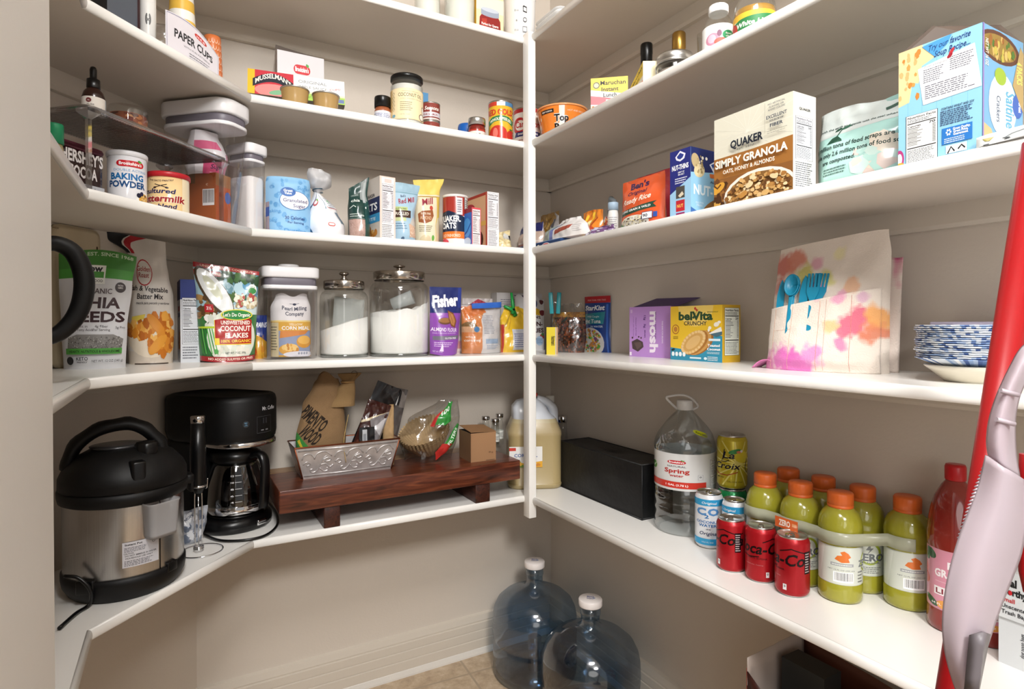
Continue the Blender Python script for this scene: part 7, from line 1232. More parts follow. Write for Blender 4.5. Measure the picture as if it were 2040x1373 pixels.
in_trough('kraft_bag', 'crumpled tan kraft paper bag at the end of the metal trough', 'bag', 767, 789, 808, .022, .018, 'a98a62', [], mat('kraft_paper', rough=.8, vc=True, bump=(40, .6, 2)), seed=161, wr=.011, sc=44)
in_trough('striped_packet', 'red, black and white striped packet top poking out behind the clear chip bag', 'packet', 745, 782, 776, .074, .005, '4a4442', [R(.0, .8, .3, 1, 'b02a2a'), R(.3, .78, .45, 1, '17171a'), R(.45, .76, .55, 1, 'd9d9d9'), R(.55, .76, .68, 1, '17171a'), R(.68, .74, 1, 1, '77706c')], GLOSS, tilt=14, seed=163, wr=.006)
# coffee filters in their film
g = onz(868, 922, ZT); rfw = (onplane(922, 880, g, n3)-onplane(812, 880, g, n3)).length/2
n = root('coffee_filter_pack', 'film pack of fluted tan paper coffee filters with red and green printing', 'filter pack', (g.x, g.y+rfw*.72, ZT), 0)
KR = mat('filter_paper', rough=.85, vc=True)
tl = Matrix.Translation((-.004, -.004, rfw*.64)) @ Matrix.Rotation(math.radians(-24), 4, 'Y') @ Matrix.Rotation(math.radians(16), 4, 'X')
for i in range(5):
    mb = MB(); k = 40; rings = []
    for s_, z in ((.55, -.030), (.60, -.024), (.80, .0), (1.0, .026)):
        rings.append([(rfw*.86*s_*(1+.045*math.cos(k*a)*(s_-.5)*2)*math.cos(a), rfw*.86*s_*(1+.045*math.cos(k*a)*(s_-.5)*2)*math.sin(a), z+i*.0035+.002*math.cos(k*a)*(s_-.55)) for a in [2*math.pi*q_/160 for q_ in range(160)]])
    mb.loft(rings, ('a98f6a', 'bfa680', 'b1966f', 'c4ab84', 'b89d76')[i], True, False, tl); mb.build('fluted_filter', KR, n)
mb = MB(); Pq = pouch_fn(rfw*2.15, rfw*2.0, rfw*.62, prof=((0, .8, 0), (.4, 1, 0), (.7, .9, .1), (1, .35, .34)), th=((0, .8), (.3, 1), (.7, .7), (1, .2)), wr=.012, seed=165, sc=34)
f_ = lambda p: (p[0], p[1]-rfw*.70, p[2]+.001)
mb.grid(lambda u, v: f_(Pq(u, v, -1)), 24, 24); mb.grid(lambda u, v: f_(Pq(u, v, 1)), 24, 24, flip=True); mb.build('film', BAGFILM, n)
mb = MB(); draw(mb, [Pg([(.42, .62), (.5, .96), (.66, .98), (.74, .66), (.62, .6)], '2f8a3a'), Pg([(.36, .6), (.44, .82), (.5, .86), (.44, .58)], 'b02a2a'), Pg([(.8, .2), (.98, .55), (.9, .6), (.66, .3)], '2f8a3a'), Pg([(.52, .02), (.72, .14), (.82, .28), (.62, .3), (.5, .16)], 'b8302a'), T('100', .58, .8, .14, .09, 'e6f0e6', 1, 0, 40), T('FILTERS', .84, .38, .3, .06, 'e6f0e6', 1, 0, 56)], lambda u, v, e: f_(Pq(u, v, -1, .002+e)), 1, mx=1/24); mb.build('film_print', FILM, n)
pl = face(938, 988, 862, 5, 'A', .2, -2, pb=919, z=ZT); loc, rz, w, h = pl
o = carton('cardboard_box', 'small plain brown cardboard box with its top ajar, on the end of the wooden riser', 'box', pl, .085, {'f': '9a7452', 'l': '7a5a3e', 't': '2a1a12', 'r': '8a6648'}, front=[Ln([(.02, .02), (.02, .98)], .01, '7a5a3e'), R(.6, .02, .95, .035, '4a3626'), E(.75, .3, .05, .03, '7a5a3e'), E(.85, .28, .04, .03, '7a5a3e')], m=MATTE)
flap(o, 'lid_flap', [(-w/2, .085, h+.012), (-w/2, .0, h+.004), (w/2, .0, h+.0015), (w/2, .085, h+.008)][::-1], '8f6a48', .0012, MATTE)
# little bottles at the back, the oil jug and the soda bottle
def small_bottle(lab, pl, cap='c9c9cc'):
    loc, rz, r, h = pl; n = root('small_bottle', lab, 'bottle', loc, rz, 'small glass bottles at the back of the lowest shelf')
    mb = MB(); mb.lathe([(r*.95, 0), (r*1.04, .003), (r*1.04, h*.5), (r*.95, h*.68), (r*.8, h*.78), (r*.8, h*.9)], 28); mb.build('glass_body', GLASS, n)
    mb = MB(); mb.lathe([(r*.9, h*.88), (r*.98, h*.89), (r*.98, h*.985), (r*.85, h), (r*.2, h)], 28); mb.build('cap', CHROME, n)
    mb = MB(); mb.lathe([(r*1.045, h*.2), (r*1.055, h*.21), (r*1.055, h*.46), (r*1.045, h*.47)], 28, 'd9d9d2', cap0=False, cap1=False); around(mb, [Tx(.1, .2, .9, .8, 4, '6a6a64')], r*1.055, h*.22, h*.46, -90, 150); mb.build('paper_label', PAPER, n)
small_bottle('little silver-capped bottle behind the cardboard box, farthest from the oil jug', cyl(959, 976, 828, 5, 'A', .08, z=ZT)); small_bottle('little silver-capped bottle behind the cardboard box, in front of the other two', cyl(978, 995, 833, 5, 'A', .10, z=ZT)); small_bottle('little silver-capped bottle squeezed against the oil jug', cyl(987, 1003, 823, 5, 'A', .072, z=ZT)); small_bottle('little silver-capped bottle between the soda bottle and the black fabric case', cyl(1112, 1131, 826, 5, 'B', .04))
loc, rz, r, h = cyl(1079, 1113, 786, 5, 'B', .07); n = root('soda_bottle', 'clear plastic bottle with a white cap and blue label, behind the oil jug', 'bottle', loc, rz)
mb = MB(); mb.lathe([(r*.8, 0), (r, .006), (r, h*.66), (r*.95, h*.72), (r*.5, h*.86), (r*.42, h*.92)], 32); mb.build('bottle_wall', GLASS, n)
mb = MB(); mb.lathe([(r*1.005, h*.36), (r*1.015, h*.37), (r*1.015, h*.64), (r*1.005, h*.65)], 32, '1f4fa8', cap0=False, cap1=False); around(mb, [T('ts', .6, .3, .4, .25, 'e6eef8', 1, .3), Ln([(.2, .1), (.8, .2)], .06, '5a8ad0')], r*1.015, h*.37, h*.64, -90, 140); mb.build('paper_label', GLOSS, n)
mb = MB(); mb.lathe([(r*.5, h*.91), (r*.52, h*.92), (r*.52, h*.99), (r*.46, h), (r*.1, h)], 28, 'e6e4dc'); mb.build('cap', PLAIN, n)
a, b = onz(1002, 985, Z5), onz(1104, 969, Z5); m_ = onz(1058, 978, Z5); jw = (onplane(1106, 900, m_, (CAM-m_).normalized())-onplane(997, 900, m_, (CAM-m_).normalized())).length
jl = Vector((m_.x, m_.y, 0))+(Vector((m_.x-CAM.x, m_.y-CAM.y, 0)).normalized())*jw*.46; jl.z = Z5; jl.x += .008
hj = onplane(1050, 783, jl, Vector((CAM.x-jl.x, CAM.y-jl.y, 0)).normalized()).z-Z5; rzj = math.atan2((CAM-jl).x, -(CAM-jl).y)+.12
n = root('oil_jug', 'big translucent jug of golden cooking oil behind the white post', 'jug', jl, rzj)
JUG = mat('jug_plastic', rough=.3, vc=True, coat=.2)
ring = roundpoly([(-jw/2, -jw*.42), (jw/2, -jw*.42), (jw/2, jw*.42), (-jw/2, jw*.42)], jw*.2, 5)
mb = MB(); lv = [(.93, 0), (.98, .004), (1, .012), (.99, hj*.055), (.975, hj*.06), (.98, hj*.54), (1.0, hj*.57), (.99, hj*.6), (.86, hj*.70), (.80, hj*.74)]
oil = ['96855c', 'a5946c', 'a8956a', '9c8a5e', 'a8956a', 'a8956a', 'ab9870', 'ac9a74', 'b0a27e']
mb.loft([[(p.x*k, p.y*k, z) for p in ring] for k, z in lv], oil, True, False)
lv2 = [(.80, .80, 0, hj*.74), (.68, .72, -.06, hj*.80), (.62, .62, -.09, hj*.86), (.44, .44, -.09, hj*.92), (.2, .24, -.06, hj*.95), (.19, .22, -.05, hj*.97)]
mb.loft([[(p.x*kx+sx*jw, p.y*ky, z) for p in ring] for kx, ky, sx, z in lv2], 'bfc3ca', False, True); mb.build('jug_body', JUG, n)
mb = MB(); mb.tube(rpts([(jw*.06, 0, hj*.93), (jw*.24, 0, hj*.90), (jw*.36, 0, hj*.83), (jw*.38, 0, hj*.74), (jw*.38, 0, hj*.66)], 5), [.014]*9+[.016]*12, 12, 'c4c8cf'); mb.build('jug_handle', JUG, n)
mb = MB(); mb.lathe([(.021, hj*.965), (.022, hj*.97), (.022, hj*.998), (.015, hj)], 28, 'c8402e', M=Matrix.Translation((-jw*.05, 0, 0))); mb.build('cap', PLAIN, n)
mb = MB(); draw(mb, [R(0, 0, 1, 1, 'e0dedb'), R(0, .8, .2, .95, 'c0392b'), Pg([(0, 0), (0, .25), (.5, .2), (1, .3), (1, 0)], 'd9a02c'), Blob(.1, .0, .9, .25, 16, .1, ['e0b040', 'c8802c', '6a8a3a'], 3, False), T('CORN OIL', .5, .5, .7, .16, '3a5a9a', 1)], lambda u, v, e: (-jw*.485+u*jw*.6, -jw*.42-.0006-e, hj*(.24+.22*v)), 1.4); mb.build('paper_label', PAPER, n)
# ---------------------------------------------------------------- lowest shelf, side run: drinks
pl = face(1117, 1279, 903, 5, 'B', .140, 0); loc, rz, w, h = pl; dpb = .105
FABRIC = mat('black_nylon', '060608', .5, bump=(60, .5, 3))
n = root('fabric_case', 'long black nylon zip case lying along the lowest side shelf', 'case', loc, rz)
mb = MB(); nx, nz, ny = 26, 10, 8
def cs_(face_, u, v):
    x, y, z = {'f': ((u-.5)*w, 0, v*h), 't': ((u-.5)*w, v*dpb, h), 'r': (w/2, u*dpb, v*h), 'l': (-w/2, (1-u)*dpb, v*h), 'b': ((.5-u)*w, dpb, v*h), 'd': ((u-.5)*w, (1-v)*dpb, 0)}[face_]
    k = noise.noise(Vector((x*9, y*12, z*14)))*.006*math.sin(math.pi*u)*math.sin(math.pi*v)*(0 if face_ == 'd' else 1)
    d = {'f': (0, -1, 0), 't': (0, 0, 1), 'r': (1, 0, 0), 'l': (-1, 0, 0), 'b': (0, 1, 0), 'd': (0, 0, 0)}[face_]; bulge = .004*math.sin(math.pi*u)*math.sin(math.pi*v)
    return (x+d[0]*(k+bulge), y+d[1]*(k+bulge), z+d[2]*(k+(0 if face_ == 't' else bulge)))
for f_ in 'ftrlbd': mb.grid(lambda u, v, f_=f_: cs_(f_, u, v), nx, nz)
mb.build('case_body', FABRIC, n)
for z_ in (.0025, h): mb = MB(); mb.tube([(-w/2, 0, z_), (w/2, 0, z_), (w/2, dpb, z_), (-w/2, dpb, z_)], .0022, 6, closed=True); mb.build('piping', FABRIC, n)
for x_ in (-w/2, w/2): mb = MB(); mb.tube([(x_, 0, .002), (x_, 0, h)], .0022, 6); mb.build('piping', FABRIC, n)
mb = MB(); draw(mb, [Ln([(.5+.1*math.cos(a), .55+.16*math.sin(a)) for a in [k*.35 for k in range(19)]], .03, '1b1b1f', 3.3), E(.5, .55, .06, .06, '18181b')], lambda u, v, e: ((u-.5)*w, v*dpb, h+.0015+e), w/dpb); mb.build('stitched_emblem', FABRIC, n)
# gallon of spring water
loc, rz, r, h = cyl(1303, 1427, 795, 5, 'B', .1, pb=1072, tr=.25)
n = root('water_bottle', 'gallon bottle of spring water with a red and white label and carrying loop', 'bottle', loc, rz)
def wr(a, z):
    q = z/h
    if q > .63: return 1+.03*math.sin(a*7+q*26)*min(1, (q-.63)*9)*max(0, min(1, (.90-q)*9))
    return 1+.012*math.sin(q*80)*(q < .33)
pf = [(r*.82, 0), (r*.95, h*.012), (r, h*.04)]+[(r, h*q) for q in (.08, .1, .12, .14, .16, .18, .2, .22, .24, .26, .28, .3, .33)]+[(r*.985, h*.335), (r*.985, h*.625), (r, h*.635)]
for q in [.65+.02*k for k in range(14)]: t = (q-.64)/.28; pf.append((r*(1-.75*t**1.7), h*q))
pf += [(r*.235, h*.925), (r*.225, h*.95)]
mb = MB(); mb.lathe(pf, 84, fn=wr, cap1=False); mb.build('bottle_wall', WATERPL, n)
mb = MB(); mb.lathe([(r*.988, h*.345), (r*.995, h*.35), (r*.995, h*.615), (r*.988, h*.62)], 60, 'd9d9d8', cap0=False, cap1=False)
around(mb, [R(0, .05, .70, .23, 'c8372c'), T('1 GAL (3.78 L)', .38, .11, .24, .055, 'ffffff', .8), brook(.38, .78, .2, .1), T('NATURAL', .38, .64, .2, .045, '55555a', .6), T('Spring', .38, .48, .27, .12, 'b8302c', 1.4), T('water', .38, .37, .15, .075, 'b8302c', 1), E(.06, .6, .06, .11, '4f9a4a'), Ln([(.03, .6), (.05, .55), (.1, .66)], .025, 'e6f0e0', 2), NF(.76, .12, .96, .85, '0', 15), R(.6, .3, .66, .45, 'bcbcc0'), R(.607, .31, .653, .44, 'd9d9d8'), T('0', .63, .36, .025, .05, '55555a', 1)], r*.996, h*.35, h*.615, -84, 176, e0=.0004); mb.build('paper_label', GLOSS, n)
mb = MB(); draw(mb, [Pill(0, 0, 1, 1, 'c9d42a'), T('Recyclable', .5, .3, .7, .4, '4a5a10', 1)], lambda u, v, e: (lambda a: (r*.80*math.cos(a)+.0, r*.80*math.sin(a)-.001-e, h*(.775-.055*u+.035*v)))(math.radians(-72+46*u)), 3, mx=.1, e0=.003); mb.build('green_sticker', GLOSS, n)
mb = MB(); mb.lathe([(r*.25, h*.925), (r*.262, h*.93), (r*.262, h*.992), (r*.24, h), (r*.05, h)], 36, 'dfe0e0', fn=lambda a, z: 1+.012*math.cos(a*30)); mb.build('cap', PLAIN, n)
mb = MB(); mb.tube(rpts([(r*.24, 0, h*.925), (r*.42, 0, h*.955), (r*.2, -.012, h*1.02), (-r*.1, -.02, h*1.045), (-r*.5, -.03, h*1.035), (-r*.58, -.03, h*1.02), (-r*.38, -.02, h*.965), (-r*.24, 0, h*.925)], 4), .0028, 8, 'dcdedf'); mb.build('carry_loop', frosted('loop_plastic', 'e6e6e6', .7, .3), n)
# drink cans
def soda(name, label, loc, rz, r, h, base, G, span=180, a0=-90, group=None, m=None):
    n = root(name, label, 'can', loc, rz, group); mb = MB()
    mb.lathe([(r*.90, h*.03), (r*.985, h*.075), (r, h*.09), (r, h*.885), (r*.97, h*.915), (r*.86, h*.968)], 60, base, cap0=False, cap1=False); around(mb, G, r, h*.08, h*.90, a0, span); mb.build('can_body', m or CAN, n)
    mb = MB(); mb.lathe([(r*.70, h*.012), (r*.76, 0), (r*.82, h*.008), (r*.905, h*.034)], 60); mb.build('base_rim', TIN, n)
    mb = MB(); mb.lathe([(r*.855, h*.966), (r*.875, h*.985), (r*.875, h*.996), (r*.84, h), (r*.81, h*.992), (r*.79, h*.972), (r*.2, h*.972)], 60, cap0=False); mb.build('lid', TIN, n)
    mb = MB(); mb.rprism([(-r*.20, -r*.5), (r*.20, -r*.5), (r*.2, r*.12), (-r*.2, r*.12)], h*.975, h*.984, r*.18, seg=5); mb.build('pull_tab', CHROME, n); return n
rL = .033; lc, lz, r_, _ = cyl(1428, 1489, 860, 5, 'B', .055)
for _ in range(8):
    dd_ = .055*0+_*.008; lc, lz, r_, hL2 = cyl(1428, 1489, 860, 5, 'B', .0345+dd_)
    if r_ <= rL: break
rL = r_; hL = hL2/2
soda('soda_can', 'green soda can under the yellow lemon sparkling water can', lc, lz, rL, hL-.0005, '1f8f52', [T('7UP', .5, .5, .6, .2, 'e6f0e6', 1)])
rays = [Ln([(.62, .5), (.62+.7*math.cos(a), .5+.6*math.sin(a))], .03, 'e6dc7a', 1) for a in [k*.42 for k in range(15)]]
soda('soda_can', 'yellow lemon sparkling water can standing on a green can', lc+Vector((0, 0, hL)), lz, rL, hL, 'bfae2c', rays+[E(.72, .66, .17, .13, 'd9c93a'), E(.56, .78, .14, .05, '3f8a4a', 15), E(.64, .77, .05, .03, 'd9825a'), E(.7, .79, .03, .03, 'f2e6e0'), T('La', .42, .62, .26, .15, '1d1a2c', 1, .3), Ln([(.34, .82), (.30, .6), (.26, .54), (.36, .54), (.44, .58)], .018, '1d1a2c', .9), T('Croix', .36, .38, .6, .14, '1d1a2c', 1, .35), Ln([(.02, .3), (.2, .24), (.4, .24), (.62, .32)], .02, 'a8402a', .9), Ln([(.86, .62), (.8, .42), (.84, .3), (.92, .36)], .018, '1d1a2c', .9), T('LEMON', .2, .16, .24, .035, '6a5a1a', .5), T('CALORIE FREE', .56, .08, .34, .03, '6a5a1a', .5)])
coco = [R(0, 0, 1, .14, '3aa3d6'), R(0, .86, 1, 1, '3aa3d6'), T('Original', .58, .90, .34, .05, 'f4f8fa', .8, .2), T('C', .40, .66, .24, .15, '5b93cc', 2.4), T('O', .68, .66, .26, .15, '5b93cc', 2.4), T('2', .53, .59, .1, .075, '2f7ab8', 1.6), T('COCONUT', .55, .48, .56, .055, '2a6fae', 1.4), T('WATER', .55, .40, .42, .06, '2a6fae', 1.4), T('the', .56, .335, .1, .035, '24305a', .4, .25), T('Original', .56, .22, .42, .075, '24305a', .8, .3), T('10.5 FL OZ', .55, .05, .26, .028, 'e6f2f8', .4), Ln([(.04, .5), (.16, .72), (.1, .82)], .02, 'c4dcea'), Ln([(.16, .72), (.24, .78)], .015, 'c4dcea')]
for (a, b, t, pb_, lb, off) in ((1384, 1441, 971, 1082, 'white and blue coconut water can before the big water bottle', -.25), (1438, 1487, 987, 1101, 'white and blue coconut water can half hidden behind the red cola cans', -.7)):
    lc, lz, r_, h_ = cyl(a, b, t, 5, 'B', .1, pb=pb_+14); soda('coconut_water_can', lb, lc, lz+off, r_, h_, 'e3e6ea', coco, group='coconut water cans')
cola = [T('Coca-Cola', .5, .56, .96, .24, '190d10', 1.2, .25), Ln([(.02, .60), (.1, .50), (.3, .47), (.45, .50)], .02, '190d10', 2), Ln([(.03, .76), (.12, .88), (.2, .84)], .022, '190d10', 2), Ln([(.5, .82), (.66, .9), (.9, .80), (.98, .84)], .022, '190d10', 2), T('ZERO SUGAR', .42, .44, .3, .035, '3a0f14', .8), T('ORIGINAL TASTE', .36, .3, .3, .02, 'c9868a', .4), R(.55, .05, .6, .17, 'f0f0f0'), T('0', .575, .1, .02, .05, '2a2a2c', 1.4), R(.84, .4, .94, .85, '1d0f14'), Tx(.85, .42, .93, .83, 8, 'd9c8c8', 3)]
CK = mat('red_can_paint', rough=.3, metal=.35, vc=True)
for i, (a, b, t, pb_, off, lb) in enumerate(((1427, 1487, 1022, 1138, -1.25, 'red cola can with black script, the one beside the coconut water'), (1484, 1547, 1036, 1159, .12, 'red cola can with black script, the middle one of three'), (1543, 1614, 1053, 1188, -.75, 'red cola can with black script, the one before the big sports drink bottle'))):
    lc, lz, r_, h_ = cyl(a, b, t, 5, 'B', .1, pb=pb_+5); soda('cola_can', lb, lc, lz+off, r_, h_, 'a8161f', cola, 250, group='red cola cans', m=CK)
# seven of an eight-pack of sports drinks: three in front, four against the wall
rg, hg_, z5_ = .0365, .190, math.radians(-47)
FR = [Vector((-.1125, y, Z5)) for y in (-.968, -1.0465, -1.125)]; BK = [Vector((-.0375, y, Z5)) for y in (-.967, -1.0445, -1.122, -1.2)]
GD = bpy.data.materials.new('sports_drink'); GD.use_nodes = True; b_ = GD.node_tree.nodes['Principled BSDF']
b_.inputs['Base Color'].default_value = (*C('9c982e'), 1); b_.inputs['Roughness'].default_value = .16; b_.inputs['Coat Weight'].default_value = .6; b_.inputs['Subsurface Weight'].default_value = .35; b_.inputs['Subsurface Radius'].default_value = (.02, .02, .006)
ORANGE = mat('orange_cap', 'd8672a', .4)

def gprof(r, h): return [(r*.84, 0), (r*.95, h*.012), (r*.985, h*.04), (r*.985, h*.16), (r*.955, h*.175), (r*.955, h*.53), (r*.99, h*.55), (r*1.0, h*.575), (r*.95, h*.60), (r*.95, h*.615), (r*1.0, h*.64), (r*.99, h*.70), (r*.93, h*.76), (r*.80, h*.815), (r*.62, h*.85), (r*.55, h*.865), (r*.53, h*.88)]
zero = lambda: [R(0, 0, 1, 1, 'cfd3c8'), Pg([(.0, .0), (.1, .0), (.2, 1), (.06, 1)], 'dcdfd6'), Pg([(.36, .68), (.40, .78), (.47, .80), (.44, .88), (.50, .92), (.56, .86), (.60, .76), (.56, .72), (.58, .62), (.46, .6)], 'd8722f'), R(.3, .5, .64, .58, '9b9ea0'), Tx(.32, .51, .62, .57, 1, 'e0e2dc'), T('NET 12 FL OZ (355 mL)', .46, .38, .4, .03, '55585a', .4), BC(.34, .06, .64, .34, 4), E(.9, .6, .12, .26, 'a5b43a'), E(.9, .6, .09, .2, 'e0e3da'), T('ZERO', .88, .5, .30, .17, '6f7375', 2.2), T('SUGAR', .9, .42, .2, .05, '77797a', 1), Tx(.72, .05, .84, .4, 4, '77797a')]
zero_f = [R(0, 0, 1, 1, 'cfd3c8'), E(.5, .62, .2, .32, 'a5b43a'), E(.5, .62, .15, .26, 'e0e3da'), Pg([(.52, .94), (.44, .72), (.5, .72), (.46, .6), (.56, .78), (.51, .78)], '77797a'), T('ZERO', .5, .42, .5, .2, '6f7375', 2.2), T('SUGAR', .52, .34, .3, .05, '77797a', 1), Tx(.3, .06, .7, .26, 4, '77797a')]
def sports(pos, lab, front, turn):
    n = root('sports_drink', lab, 'bottle', pos, z5_+turn, 'eight-pack sports drinks'); mb = MB(); mb.lathe(gprof(rg, hg_), 56); mb.build('bottle_body', GD, n)
    mb = MB(); mb.lathe([(rg*.957, hg_*.177), (rg*.968, hg_*.182), (rg*.968, hg_*.523), (rg*.957, hg_*.528)], 56, 'cfd3c8', cap0=False, cap1=False); around(mb, front, rg*.969, hg_*.183, hg_*.522, -90, 176); mb.build('paper_label', GLOSS, n)
    mb = MB(); mb.lathe([(rg*.58, hg_*.86), (rg*.585, hg_*.865), (rg*.585, hg_*.885), (rg*.56, hg_*.888), (rg*.585, hg_*.892), (rg*.585, hg_*.985), (rg*.54, hg_), (rg*.1, hg_)], 60, fn=lambda a, z: 1+.012*math.cos(a*40)*(z > hg_*.89 and z < hg_*.99)); mb.build('cap', ORANGE, n)
for p_, w_, f_, t_ in zip(FR, ('nearest the yellow can', 'in the row middle', 'before a gap in the pack'), (zero_f, zero_f, zero()), (-.1, .2, -.02)): sports(p_, 'yellow-green sports drink, orange cap, front row, '+w_, f_, t_)
for p_, w_, f_, t_ in zip(BK, ('nearest the yellow can', 'second from the yellow can', 'behind the barcoded front bottle', 'beside the pink juice'), (zero_f, zero_f, zero_f, zero()), (.1, .2, .1, .05)): sports(p_, 'yellow-green sports drink, orange cap, wall row, '+w_, f_, t_)
n = root('carrier_band', 'milky plastic carrier band round the sports drinks, with an orange printed strip', 'band', FR[2]+Vector((0, 0, hg_*.607)), 0)
outp = Vector((-1, 0, 0)); ru = Vector((0, -1, 0)); pts = []
for c, angs in ((FR[0], (-85, -60, -40, -20, 0, 20, 38)), (FR[1], (-38, -19, 0, 19, 38)), (FR[2], (-38, -19, 0, 22, 44, 62)), (BK[3], (-20, 0, 20, 45))):
    for a in angs: q_ = math.radians(a); pts.append(c-FR[2]+(outp*math.cos(q_)+ru*math.sin(q_))*(rg*.955+.0040))
mb = MB(); hw = .011
mb.loft([[tuple(p+Vector((0, 0, -hw))), tuple(p+Vector((0, 0, hw))), tuple(p+Vector((0, 0, hw))+outp*.0009), tuple(p+Vector((0, 0, -hw))+outp*.0009)] for p in pts]); mb.build('band', frosted('band_film', 'cfd0b8', .55, .25), n)
mb = MB(); A_, B_ = pts[7]+outp*.0098, pts[11]+outp*.0098
st = lambda u, v, e: tuple(A_.lerp(B_, u)+outp*(.002+e)+Vector((0, 0, -hw*.9+hw*1.8*v)))
mb.add([st(0, 0, 0), st(1, 0, 0), st(1, 1, 0), st(0, 1, 0)], [(0, 1, 2, 3)], 'd8622a'); draw(mb, [T('ZERO', .42, .25, .5, .55, 'f6e6d8', 2), R(.75, .4, .95, .7, 'e6a070')], st, 3); mb.build('orange_strip', FILM, n)
# pink juice
JU = bpy.data.materials.new('red_juice'); JU.use_nodes = True; b_ = JU.node_tree.nodes['Principled BSDF']; b_.inputs['Base Color'].default_value = (*C('8a2a22'), 1); b_.inputs['Roughness'].default_value = .12; b_.inputs['Coat Weight'].default_value = .5; b_.inputs['Subsurface Weight'].default_value = .2; b_.inputs['Subsurface Radius'].default_value = (.03, .006, .004)
RED = mat('red_plastic', 'b3161c', .3)
def juice(lab, pl, label=True, turn=0):
    loc, rz, r, h = pl; n = root('juice_bottle', lab, 'bottle', loc, rz+turn, 'red juice bottles')
    rib = lambda a, z: 1+(.035*abs(math.sin(a*4+z*20)) if .58*h < z < .80*h else 0)*-1
    mb = MB(); mb.lathe([(r*.88, 0), (r*.98, h*.012), (r, h*.05), (r*.98, h*.12), (r*.97, h*.13), (r*.97, h*.50), (r*1.0, h*.52), (r*1.0, h*.58), (r*.97, h*.64), (r*.9, h*.72), (r*.74, h*.80), (r*.5, h*.87), (r*.33, h*.905), (r*.3, h*.92)], 64, fn=rib); mb.build('bottle_body', JU, n)
    mb = MB(); mb.lathe([(r*.974, h*.133), (r*.985, h*.138), (r*.985, h*.492), (r*.974, h*.497)], 60, 'd998a8', cap0=False, cap1=False)
    around(mb, [R(0, 0, 1, 1, 'd993a6'), E(.12, .92, .12, .08, '2f5a3a', -30), E(.04, .84, .06, .07, '3a6a42', 30), E(.14, .88, .02, .06, '24482c'), E(.02, .45, .08, .1, 'c84a3a'), T('RED', .56, .72, .32, .12, 'f8f0f2', 1.8), T('GRAPEFRUIT', .60, .56, .78, .13, 'f8f0f2', 1.8), R(.22, .47, .95, .475, 'f0d8de'), R(.2, .24, .8, .38, 'f6eef0'), T('LIGHT', .48, .265, .5, .09, '8a2a3a', 1.2), E(.14, .1, .14, .06, '2f5a3a', -25), E(.4, .08, .16, .08, 'e8a04a'), T('64 FL OZ', .3, .06, .3, .035, 'f8f0f2', .8)], r*.986, h*.14, h*.49, -90, 150); mb.build('paper_label', GLOSS, n)
    mb = MB(); mb.lathe([(r*.37, h*.905), (r*.38, h*.91), (r*.38, h*.985), (r*.34, h), (r*.1, h)], 40, fn=lambda a, z: 1+.012*math.cos(a*34)); mb.build('cap', RED, n)
juice('big bottle of red grapefruit juice beside the sports drinks, mostly behind the plastic dustpan', cyl(1845, 1962, 922, 5, 'B', .09, pb=1270, tr=.35))
pl = cyl(1930, 2010, 1030, 5, 'B', .055, pb=1292)
juice('second bottle of red juice, seen between the dustpan and the white trash bag box', pl, True, .5)
pl = face(1989, 2110, 1150, 5, 'B', .115, -2, pb=None); loc, rz, w, h = pl
o = carton('trash_bag_box', 'white box of small unscented trash bags at the shelf end beside the red broom handle', 'box', (loc, rz, w, h*.52), .05, {'f': 'd3d6d8', 't': 'c4c6c8', 'l': 'c9cccf'}, front=[T('dog poop bags', .45, .5, .5, .08, '3a3a40', .8, 0, 90)])
mb = MB(); mb.box(-w/2-.003, -.003, h*.50, w/2+.003, .053, h, 'd9dcde'); draw(mb, [T('deal', .19, .70, .28, .16, '1c1c1e', 2.2, 0, 0, 'c'), T('worthy', .28, .52, .46, .14, '1c1c1e', 2.2), E(.22, .565, .035, .05, 'c8202c'), T('Small', .18, .36, .24, .09, 'c8323a', 1), T('Unscented', .30, .23, .46, .085, '2a2a2e', .8), T('Trash Bags', .30, .10, .46, .085, '2a2a2e', .8)], lambda u, v, e: (-w/2+w*u, -.0032-e, h*.50+v*h*.5), w/h*2); mb.build('lid', PAPER, o)
